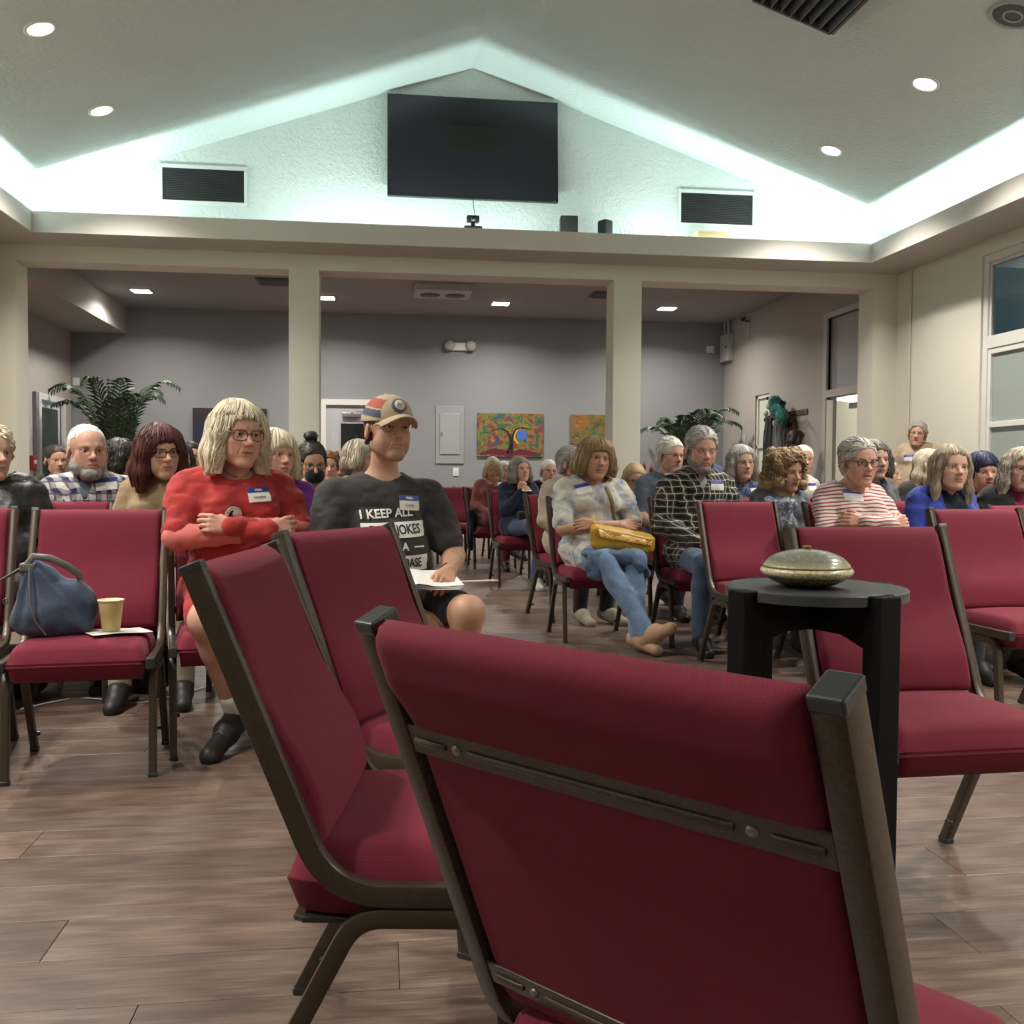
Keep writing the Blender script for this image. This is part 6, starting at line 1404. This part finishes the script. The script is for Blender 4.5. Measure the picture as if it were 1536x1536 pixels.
sit('p30', 'chair of the blonde person in the dark jacket', label='long-haired blonde person in a dark jacket behind the blue cardigan', at=(1396, 700, 6.7), yaw=24, head=(70, -4, 0), hair=hr('long', 'blonde', len=.15, bangs=.2), top=dict(mat=BLK, neck='crew'), jacket=dict(mat=cloth('dark_grey_coat', (.035, .035, .036)), open=.03))
sit('p31', 'chair of the long-haired person in the blue cardigan', label='person with very long grey-brown hair and a bright blue cardigan, smiling', at=(1427, 702, 5.0), yaw=12, head=(26, 2, 2), hs=1.03, skin='fair', hair=hr('long', 'lgbrown', len=.21, bangs=.0, open=.058, vol=.68, n=650), smile=.9, top=dict(mat=cloth('navy_under', (.012, .015, .03)), neck='v'), jacket=dict(mat=cloth('blue_cardigan', (.035, .06, .33)), open=.06, loose=.018, name='cardigan'))
sit('p32', 'chair of the person with blue-black hair', label='person with a short blue-black fringe in a magenta blouse, smiling', at=(1475, 709, 5.65), yaw=10, head=(22, 0, -4), hs=1.02, skin='pink', age=.2, ruddy=1.4, hair=hr('updo', 'blueblack', bangs=.75, vol=1.1), smile=1.2, mouth=1, lip=(.4, .06, .06), top=dict(mat=cloth('magenta_blouse', (.28, .03, .12)), neck='v'))
sit('p33', 'chair of the wavy-haired person at the right edge', label='person with wavy blonde hair, glasses and a magenta scarf at the right edge', at=(1532, 705, 5.2), yaw=6, head=(18, 2, 5), hs=1.03, skin='pink', ruddy=1.3, hair=hr('wavy', 'ash', len=.14, bangs=.1, curl=.8, n=500), glasses=dict(mat=G_BRN, r=.0014), smile=1, top=dict(mat=cloth('magenta_scarf', (.26, .025, .08)), neck='tight', fold=.014), jacket=dict(mat=BLK, open=.06))
# standing figures
sit('p29', None, group='standing people', label='person in a tan turtleneck standing against the right wall, speaking', at=(1376, 651, 8.85), stand=True, yaw=-4, head=(-4, 0, 5), skin='pink', hair=hr('short', 'greybrown', curl=1.6, vol=1.2), glasses=dict(mat=G_MET, r=.0012), mouth=1, top=dict(mat=cloth('tan_turtleneck', (.40, .30, .20)), neck='turtle', loose=.02), arms='side', badge=(-.06, 1.20, 4))
sit('p34', None, group='standing people', label='dark-haired person standing by the hanging coats, turned away', at=(1196, 660, 12.2), stand=True, yaw=70, head=(95, -10, 0), hair=hr('bob', 'dark', len=.06), top=dict(mat=DGR, neck='crew'), arms='side')
# ------------------------------------------------------------------ pedestal table with its lidded vessel
TBC = (1.005, 2.20); TZ = .75
wood = plain('black_wood', (.004, .004, .005), .6, spec=.15, var=.2, scale=8)
t = thing('pedestal_table', 'black pedestal table with a scalloped round top, between the empty chairs', 'table', (TBC[0], TBC[1], 0), R_(-27))
mb = MB(); R0 = .205; n = 96; V = []
prof = []
for k in range(n):
    a = 2*math.pi*k/n; r = R0
    for q in range(4):
        d = abs((a-(math.pi/4+q*math.pi/2)+math.pi) % (2*math.pi)-math.pi)
        if d < .17: r = R0-.012
    prof.append((r*math.cos(a), r*math.sin(a)))
for z, sh_ in ((TZ-.024, .0), (TZ-.003, .0), (TZ, -.003)): V += [(x*(1+sh_/R0), y*(1+sh_/R0), z) for x, y in prof]
Fq = [tuple(range(n-1, -1, -1)), tuple(range(2*n, 3*n))]+[(i*n+k, i*n+(k+1) % n, (i+1)*n+(k+1) % n, (i+1)*n+k) for i in (0, 1) for k in range(n)]
mb.add(V, Fq); mb.build('table_top', plain('table_lacquer', (.035, .04, .04), .42, spec=.6), t)
for q in range(4):
    a = math.pi/4+q*math.pi/2; Mx = Matrix.Rotation(a, 4, 'Z')
    mb = MB(); mb.box((R0-.026, -.030, 0.004), (R0+.024, .030, TZ-.001), Mx, bev=.003); lg = mb.build('leg', wood, t)
    MB().box((R0-.018, -.023, 0), (R0+.02, .023, .005), Mx).build('foot', M_cap, lg)
for q in range(2):
    Mx = Matrix.Rotation(math.pi/4+q*math.pi/2, 4, 'Z')
    pts = [(-(R0-.02), TZ-.024), (-(R0-.02), TZ-.125), (-.10, TZ-.098), (.10, TZ-.098), (R0-.02, TZ-.125), (R0-.02, TZ-.024)]
    V = [Mx @ Vector((x, y_, z)) for y_ in (-.016, .016) for x, z in pts]; m_ = len(pts)
    MB().add(V, [tuple(range(m_)), tuple(range(2*m_-1, m_-1, -1))]+[(i, (i+1) % m_, (i+1) % m_+m_, i+m_) for i in range(m_)]).build('cross_rail', wood, t)
def glaze():
    t = NT('stoneware_glaze'); co = t.coord('Object'); s = t.n('SeparateXYZ'); t.l(co, s.inputs[0]); z = s.outputs[2]; n1 = t.noise(co, 160, 3); n2 = t.noise(co, 25, 4)
    zz = t.math('ADD', z, t.math('MULTIPLY', t.math('SUBTRACT', n2, .5), .006))
    c = t.ramp(t.math('MULTIPLY', zz, 10.0), [(.0, (.055, .05, .022)), (.20, (.16, .135, .05)), (.235, (.12, .09, .035)), (.255, (.62, .55, .32)), (.425, (.68, .62, .40)), (.455, (.10, .075, .04)), (.475, (.52, .46, .26)), (.54, (.34, .32, .21)), (.62, (.17, .18, .155)), (.82, (.18, .185, .16)), (1.0, (.36, .33, .20))])
    sp_ = t.ramp(n1, [(.50, (0, 0, 0)), (.60, (.7, .7, .7))]); c = t.mix(sp_, c, (.30, .28, .16)); t.set(c, .22, 0, .6); t.bump(n2, .06, .002); return t.m
GZ = glaze()
vx, vy = at(1210, 845, 2.19).x, 2.19
t = thing('lidded_vessel', 'flat round olive and cream stoneware jar with a lid on the black table', 'pottery', (vx, vy, TZ+.001))
def smooth_prof(pts, n=5):
    out = []
    for i in range(len(pts)-1):
        p0 = Vector(pts[max(i-1, 0)]); p1 = Vector(pts[i]); p2 = Vector(pts[i+1]); p3 = Vector(pts[min(i+2, len(pts)-1)])
        for k in range(n):
            u = k/n; out.append(tuple(.5*((2*p1)+(p2-p0)*u+(2*p0-5*p1+4*p2-p3)*u*u+(-p0+3*p1-3*p2+p3)*u**3)))
    out.append(tuple(pts[-1])); return [(max(.0001, a), b) for a, b in out]
MB().lathe([(.0001, 0)]+smooth_prof([(.045, 0), (.062, .005), (.083, .015), (.0965, .0245), (.1025, .0300), (.1045, .0370), (.1010, .0430), (.0985, .0445)]), 64).build('bowl', GZ, t)
MB().lathe(smooth_prof([(.0975, .0450), (.0985, .0475), (.0960, .0520), (.086, .063), (.068, .074), (.045, .0815), (.020, .0855), (.0001, .0865)]), 64).build('lid', GZ, t)
MB().lathe(smooth_prof([(.009, .085), (.0085, .088), (.0105, .0905), (.0085, .0935), (.0001, .094)], 3), 20).build('knob', plain('glaze_knob', (.22, .15, .07), .25), t)
# ------------------------------------------------------------------ on the empty chair at left: handbag, cup, paper
cb = [o for o in COL.objects if o.get('label', '').startswith('empty chair holding')][0]; Mc = Matrix.Translation(cb.location) @ Matrix.Rotation(cb.rotation_euler.z, 4, 'Z'); rz = cb.rotation_euler.z
SEATZ = .4655
p = Mc @ Vector((-.105, -.055, 0))
t = thing('handbag', 'slouchy blue denim handbag with grey leather handle on the empty chair', 'handbag', (p.x, p.y, SEATZ-.008), rz)
g = SDF(axis([(-.18, .19, .005)]), axis([(-.13, .13, .005)]), axis([(-.01, .30, .005)]))
g.ell((.005, 0, .075), (.122, .080, .085), 0); g.cone((-.07, 0, .050), (.08, 0, .050), .055, .055, .03); g.ell((.055, .01, .125), (.072, .055, .062), .04); g.ell((-.035, .0, .15), (.070, .050, .085), .04); g.ell((-.055, .0, .215), (.036, .030, .034), .03)
g.half((0, 0, .002), (0, 0, -1), .01); P_, Q_ = g.mesh(2); N_ = vnormals(P_, Q_); fan = np.arctan2(P_[:, 0]+.06, .26-P_[:, 2]); P_ = P_+N_*((vnoise(np.stack([fan*7, P_[:, 1]*9, P_[:, 2]*3], 1))*.011+vnoise(P_*26)*.004)*np.clip(P_[:, 2]/.05, .2, 1))[:, None]
link('bag_body', tomesh('bag_body', P_, Q_, cloth('navy_denim', (.045, .062, .105), kind='denim')), t)
lea = plain('grey_leather', (.13, .13, .125), .5)
MB().tube([(-.075, -.03, .235), (-.05, -.035, .268), (-.0, -.035, .262), (.05, -.025, .235), (.085, -.01, .205), (.088, .0, .185)], .0055, .012, n=8, up=(0, 1, 0)).build('handle', lea, t)
MB().tube([(-.06, -.050, .235), (-.055, -.075, .18), (-.05, -.088, .12), (-.035, -.088, .06), (-.005, -.080, .012)], .003, n=6).build('piping', lea, t)
MB().tube([(-.082, .0, .235), (-.11, -.02, .215), (-.145, -.03, .195), (-.17, -.03, .180)], .004, .008, n=6).build('strap', lea, t)
mb = MB(); mb.tube([(-.140+.007*math.cos(a), -.02, .12+.010*math.sin(a)) for a in [R_(q) for q in range(0, 361, 30)]], .002, n=5); mb.build('ring', plain('steel', (.25, .23, .2), .35, .8), t)
mb = MB(); mb.box((-.095, -.038, .218), (-.045, .02, .246), bev=.006); mb.build('clasp', lea, t)
p = Mc @ Vector((.100, -.070, 0)); 
t = thing('paper_sheet', 'white printed sheet on the seat of the empty chair under the yellow cup', 'paper', (p.x, p.y, SEATZ+.004), rz+R_(28))
pp = plain('paper_white', (.72, .71, .69), .8)
mb = MB(); nn = 6; V = [((i/nn-.5)*.20, (j/nn-.5)*.125, .004*math.sin(i*.9)*(i/nn)-.003*(i/nn)) for j in range(nn+1) for i in range(nn+1)]; mb.add(V+[(x, y, z-.0008) for x, y, z in V], [(j*(nn+1)+i, j*(nn+1)+i+1, (j+1)*(nn+1)+i+1, (j+1)*(nn+1)+i) for j in range(nn) for i in range(nn)]+[((nn+1)**2+(j+1)*(nn+1)+i, (nn+1)**2+(j+1)*(nn+1)+i+1, (nn+1)**2+j*(nn+1)+i+1, (nn+1)**2+j*(nn+1)+i) for j in range(nn) for i in range(nn)]); mb.build('sheet', pp, t)
for k in range(4): MB().box((-.07, -.045+.012*k, .0032), (.0-.01*k, -.042+.012*k, .0038)).build('print_line', plain('print_grey', (.35, .35, .36), .8), t)
p = Mc @ Vector((.083, -.085, 0))
t = thing('paper_cup', 'pale yellow paper cup on the empty chair beside the handbag', 'cup', (p.x, p.y, SEATZ+.0085))
cupm = plain('yellow_paper', (.66, .53, .24), .65)
MB().lathe([(.0001, .003), (.0275, .003), (.0275, 0), (.0285, 0), (.0400, .101)], 40).build('cup_wall', cupm, t)
MB().lathe([(.0385, .100), (.0400, .1035), (.0425, .1035), (.0425, .0985), (.0398, .0985), (.0385, .1005), (.0268, .004), (.0001, .004)], 40).build('rim', plain('cream_paper', (.70, .62, .40), .6), t)
# ------------------------------------------------------------------ papers and pen held by the person in the cap
X = PEOPLE['cap']['_ctx']; rt = X['root']; Mr = Matrix.Translation(rt.location) @ Matrix.Rotation(rt.rotation_euler.z, 4, 'Z')
p = Mr @ Vector((.06, -.30, .605)); t = thing('paper_stack', 'folded white papers held on the lap of the person in the cap', 'papers', p, rt.rotation_euler.z+R_(-8)); t.rotation_euler = (R_(15), 0, rt.rotation_euler.z+R_(-8))
for k in range(3):
    mb = MB(); V = [((i/8-.5)*.23, (j-.5)*.17, .010+.004*k+.014*math.exp(-((i-2)/1.6)**2)*(.6+.3*k)*(1 if j == 0 else .7)) for j in (0, 1) for i in range(9)]; mb.add(V+[(x, y, z-.001) for x, y, z in V], [(i, i+1, i+10, i+9) for i in range(8)]+[(18+i+9, 18+i+10, 18+i+1, 18+i) for i in range(8)]); mb.build('sheet', pp, t, (.004*k, .003*k, 0), (0, 0, R_(3*k)))
p = Mr @ Vector((.20, -.335, .612)); t = thing('pen', 'white pen sticking out of the capped person\'s left hand', 'pen', p, rt.rotation_euler.z); MB().tube([(-.06, 0, 0), (.115, .0, .0), (.135, 0, 0)], .0042, radii=[1, 1, .5]).build('barrel', M_white, t)
# ------------------------------------------------------------------ yellow purse and folded denim jacket on a lap
X = PEOPLE['purse']['_ctx']; rt = X['root']; rz = rt.rotation_euler.z; Mr = Matrix.Translation(rt.location) @ Matrix.Rotation(rz, 4, 'Z')
p = Mr @ Vector((.075, -.34, .575)); t = thing('purse', 'mustard yellow leather purse with a tooled flap on the lap of the person in tie-dye', 'purse', p, rz+R_(4)); t.rotation_euler = (R_(8), R_(6), rz+R_(4))
YEL = plain('mustard_leather', (.52, .30, .035), .38, bump=.4, bscale=40, bdist=.004, var=.15)
g = SDF(axis([(-.22, .22, .006)]), axis([(-.10, .10, .006)]), axis([(-.02, .17, .006)]))
for x0, x1, z0 in ((-.155, .155, .025), (-.165, .150, .065), (-.175, .145, .10)): g.cone((x0, 0, z0), (x1, .0, z0), .045, .045, .02)
g.half((0, 0, .115), (.10, -.2, 1), .012); P_, Q_ = g.mesh(2); N_ = vnormals(P_, Q_); P_ = P_+N_*(vnoise(P_*np.array([14, 14, 26]))*.005)[:, None]; link('purse_body', tomesh('purse_body', P_, Q_, YEL), t)
def tooled():
    t = NT('tooled_leather'); co = t.coord('Object'); v = t.n('TexVoronoi'); v.inputs['Scale'].default_value = 55; t.l(co, v.inputs['Vector']); t.set(t.ramp(v.outputs[0], [(.1, (.10, .04, .01)), (.35, (.55, .26, .03)), (.7, (.62, .38, .07))]), .3); t.bump(v.outputs[0], .8, .004); return t.m
mb = MB(); V = [(-.185+.36*i/10, -.048-.004*math.sin(i*.6), .118-.048*j+(.010 if j == 0 else 0)-.018*(i/10)) for j in (0, 1, ) for i in range(11)]; V_ = [(x, y+(.05 if j == 0 else 0), z) for j, (x, y, z) in [(q//11, v) for q, v in enumerate(V)]]
V = [(-.180+.34*i/10, -.010, .128-.034*i/10) for i in range(11)]+[(-.182+.342*i/10, -.047, .108-.032*i/10) for i in range(11)]+[(-.170+.325*i/10, -.055, .070-.022*i/10) for i in range(11)]
mb.add(V+[(x, y+.004, z-.004) for x, y, z in V], [(r_*11+i, r_*11+i+1, (r_+1)*11+i+1, (r_+1)*11+i) for r_ in (0, 1) for i in range(10)]+[(33+(r_+1)*11+i, 33+(r_+1)*11+i+1, 33+r_*11+i+1, 33+r_*11+i) for r_ in (0, 1) for i in range(10)], True); mb.build('flap', tooled(), t)
mb = MB(); mb.tube([(-.17, -.0, .12), (-.20, .02, .14), (-.17, .12, .16)], .006, n=6); mb.build('strap_loop', YEL, t)
X_ = X; dr = X['drape']; pts = []
for k in range(9):
    u = k/8; xx = .050+.075*u; zz = X['nb'][2]-.005-(.33)*u; q = dr(xx, zz, .006); 
    if q is not None: pts.append(q)
if len(pts) > 3: MB().tube(pts, .012, .002, n=8, up=(1, 0, 0)).build('shoulder_strap', plain('olive_strap', (.16, .14, .04), .6), X['root'])
p = Mr @ Vector((-.03, -.34, .545)); t = thing('denim_jacket', 'folded blue denim jacket hanging over the knees under the yellow purse', 'jacket', p, rz)
g = SDF(axis([(-.20, .26, .007)]), axis([(-.22, .16, .007)]), axis([(-.22, .07, .007)]))
g.ell((.02, -.02, .01), (.17, .12, .030), 0); g.ell((-.07, -.105, -.06), (.085, .030, .085), .03); g.cone((.04, -.09, -.01), (.17, -.12, -.035), .040, .038, .03); g.cone((.16, -.12, -.03), (.19, -.14, -.10), .040, .036, .02); g.ell((.19, -.165, -.10), (.022, .03, .030), .006, 's')
P_, Q_ = g.mesh(2); N_ = vnormals(P_, Q_); P_ = P_+N_*(vnoise(P_*np.array([18, 18, 18]))*.012+vnoise(P_*45)*.004)[:, None]; link('jacket_body', tomesh('jacket_body', P_, Q_, cloth('mid_denim', (.07, .11, .185), kind='denim')), t)
# phone of the person in pink, her black coat over the chair
X = PEOPLE['p15']['_ctx']; rt = X['root']; rz = rt.rotation_euler.z; Mr = Matrix.Translation(rt.location) @ Matrix.Rotation(rz, 4, 'Z')
p = Mr @ Vector((.02, -.30, .66)); t = thing('phone', 'black phone in the hands of the person in dusty pink', 'phone', p); t.rotation_euler = (R_(50), 0, rz); MB().box((-.037, -.075, 0), (.037, .075, .009), bev=.004).build('case', M_black, t); MB().box((-.033, -.070, .0088), (.033, .070, .0096)).build('screen', M_dark, t)
def drapery(name, lab, cat, loc, rz, m, w=.2, h=.35, d=.05, seed=0, group=None):
    t = thing(name, lab, cat, loc, rz, group); g = SDF(axis([(-w-.03, w+.03, .012)]), axis([(-d-.03, d+.03, .012)]), axis([(-h-.03, .04, .012)]))
    g.cone((-w+.05, 0, -.01), (w-.05, 0, -.01), .035, None, 0); g.ell((0, 0, -h*.5), (w*.85, d*.7, h*.52), .03); P_, Q_ = g.mesh(2); N_ = vnormals(P_, Q_); P_ = P_+N_*(vnoise(P_*np.array([26, 10, 5])+seed)*.022)[:, None]; link('cloth', tomesh('cloth', P_, Q_, m), t); return t
p = Mr @ Vector((-.235, .0, .62)); drapery('coat', 'black coat hanging beside the person in dusty pink', 'coat', p, rz+R_(80), BLK, .17, .42, .06)
# white-trimmed strap and cane of the person in navy
X = PEOPLE['p16']['_ctx']; rt = X['root']; rz = rt.rotation_euler.z; Mr = Matrix.Translation(rt.location) @ Matrix.Rotation(rz, 4, 'Z')
p = Mr @ Vector((.03, -.30, .64)); t = thing('shoulder_bag', 'black bag with a long white-edged strap on the lap of the person in navy', 'bag', p, rz); MB().box((-.12, -.05, -.02), (.14, .06, .05), bev=.02).build('bag_body', BLK, t); MB().tube([(.02, -.07, .03), (.09, -.18, -.05), (.13, -.23, -.25), (.20, -.29, -.50)], .016, .004, n=6).build('strap', plain('white_cloth_strap', (.5, .5, .52), .8), t)
# ------------------------------------------------------------------ under the chairs at left
t = thing('storage_bin', 'grey plastic storage bin on the floor under the front row', 'bin', (-1.86, 4.72, 0), R_(6)); gp = plain('grey_bin', (.16, .165, .17), .5)
mb = MB(); z0, z1 = .0, .19
V = [(-.24, -.16, z0), (.24, -.16, z0), (.24, .16, z0), (-.24, .16, z0), (-.27, -.19, z1), (.27, -.19, z1), (.27, .19, z1), (-.27, .19, z1), (-.262, -.182, z1), (.262, -.182, z1), (.262, .182, z1), (-.262, .182, z1), (-.232, -.152, .008), (.232, -.152, .008), (.232, .152, .008), (-.232, .152, .008)]
mb.add(V, [(3, 2, 1, 0), (0, 1, 5, 4), (1, 2, 6, 5), (2, 3, 7, 6), (3, 0, 4, 7), (4, 5, 9, 8), (5, 6, 10, 9), (6, 7, 11, 10), (7, 4, 8, 11), (8, 9, 13, 12), (9, 10, 14, 13), (10, 11, 15, 14), (11, 8, 12, 15), (12, 13, 14, 15)]); mb.build('bin_body', gp, t)
mb = MB(); mb.tube([(-.275, -.195, z1), (.275, -.195, z1), (.275, .195, z1), (-.275, .195, z1), (-.275, -.195, z1)], .012, up=(0, 0, 1)); mb.build('rim', plain('pale_rim', (.32, .33, .33), .45), t)
t = thing('backpack', 'black backpack on the floor behind the front chair legs', 'bag', (-1.12, 4.75, 0), R_(-8)); g = SDF(axis([(-.2, .2, .01)]), axis([(-.14, .14, .01)]), axis([(-.01, .36, .01)])); g.ell((0, 0, .15), (.16, .10, .17), 0); g.cone((-.1, 0, .06), (.1, 0, .06), .065, None, .04); g.half((0, 0, .002), (0, 0, -1)); P_, Q_ = g.mesh(2); P_ = P_+vnormals(P_, Q_)*(vnoise(P_*20)*.010)[:, None]; P_[:, 2] = np.maximum(P_[:, 2], 0); link('bag_body', tomesh('bag_body', P_, Q_, BLK), t); MB().tube([(-.05, -.11, .28), (-.03, -.13, .2), (.0, -.13, .1), (.01, -.12, .02)], .004, n=6).build('piping', plain('grey_leather', (.13, .13, .125), .5), t); MB().tube([(-.03, -.02, .31), (0, -.03, .36), (.04, -.02, .31)], .008).build('handle', BLK, t)
t = thing('power_cable', 'white cable lying on the floor under the front row', 'cable', (-1.5, 4.4, 0)); MB().tube([(.0+.07*k, .12*math.sin(k*.7)+.03*k, .006) for k in range(14)], .004, n=6).build('cord', M_white, t)
# empty chairs seen further back
EM = 'empty chairs in the rear rows'
for lab, px, Y, r in (('empty chair in front of the bald person in the blue check', 92, 4.95, 10), ('empty chair at the back below the electrical cabinet', 706, 12.2, 14), ('empty chair at the back right behind the shoulder of the capped person', 668, 11.9, 12), ('empty chair between the curly person and the striped top', 1238, 6.9, 12), ('empty chair behind the shoulder of the striped top', 1362, 5.6, 18), ('empty chair behind the blue cardigan at the right edge', 1522, 4.75, 22), ('empty chair in the second row behind the checked shirt', 1130, 6.45, 12)):
    chair_top(lab, EM, px, Y, r)
# denim tote with white lace print hung between two chairs
t = drapery('tote_bag', 'grey-blue denim bag with white lace print hanging behind the front row chair post', 'bag', (X_at(1178, 770, 5.55), 5.62, .86), R_(8), cloth('lace_denim', (.2, .2, .2), kind='blotch', cols=[(.09, .11, .16), (.12, .14, .19), (.50, .50, .52)], sc_=5), .13, .34, .05)
# coats on the corridor wall
t = thing('coat_rail', 'wooden coat rail on the corridor wall', 'coat rail', (BXR-.0, 13.3, 1.86), R_(-90)); MB().box((-.62, -.02, 0), (.62, 0, .07), bev=.005).build('board', plain('rail_wood', (.14, .09, .06), .5), t)
for k in range(5): MB().tube([(-.5+.25*k, -.02, .03), (-.5+.25*k, -.07, .03), (-.5+.25*k, -.08, .06)], .008).build('hook', plain('steel', (.25, .23, .2), .35, .8), t)
drapery('coat', 'black coat hanging on the corridor wall next to the small window', 'coat', (BXR-.10, 13.78, 1.86), R_(90), BLK, .19, .75, .08, 3, 'hanging coats'); drapery('coat', 'grey coat hanging beside the black coat', 'coat', (BXR-.10, 13.42, 1.88), R_(90), cloth('grey_coat', (.10, .105, .10)), .17, .8, .08, 7, 'hanging coats'); drapery('coat', 'dark brown coat hanging right of the grey coat', 'coat', (BXR-.10, 13.08, 1.80), R_(90), cloth('brown_coat', (.035, .026, .022)), .17, .7, .08, 9, 'hanging coats')
t = thing('plush_hood', 'teal furry hood with pale trim hung above the coats', 'hood', (BXR-.2, 13.28, 1.96), R_(-90)); g = SDF(axis([(-.35, .42, .012)]), axis([(-.2, .2, .012)]), axis([(-.30, .25, .012)])); g.ell((.0-.05, 0, .09), (.10, .09, .10), 0); g.ell((.02, 0, -.01), (.16, .08, .09), .04); g.ell((.22, 0, -.12), (.13, .08, .12), .05); g.cone((.12, 0, .0), (.30, -.02, .06), .045, .03, .03); P_, Q_ = g.mesh(2); P_ = P_+vnormals(P_, Q_)*(vnoise(P_*60)*.018)[:, None]; link('fur', tomesh('fur', P_, Q_, cloth('teal_fur', (.03, .15, .13), var=.4)), t)
for x, z, m_, r in ((-.10, .05, plain('pale_fur', (.55, .56, .55), .9), .05), (-.20, -.05, plain('pale_fur', (.55, .56, .55), .9), .045), (.33, .07, BLK, .04), (-.15, .16, BLK, .025)):
    g = SDF(axis([(x-.08, x+.08, .01)]), axis([(-.15, .02, .01)]), axis([(z-.08, z+.08, .01)])); g.ell((x, -.07, z), (r, r*.8, r), 0); P_, Q_ = g.mesh(1); link('pompom', tomesh('pompom', P_, Q_, m_), t)
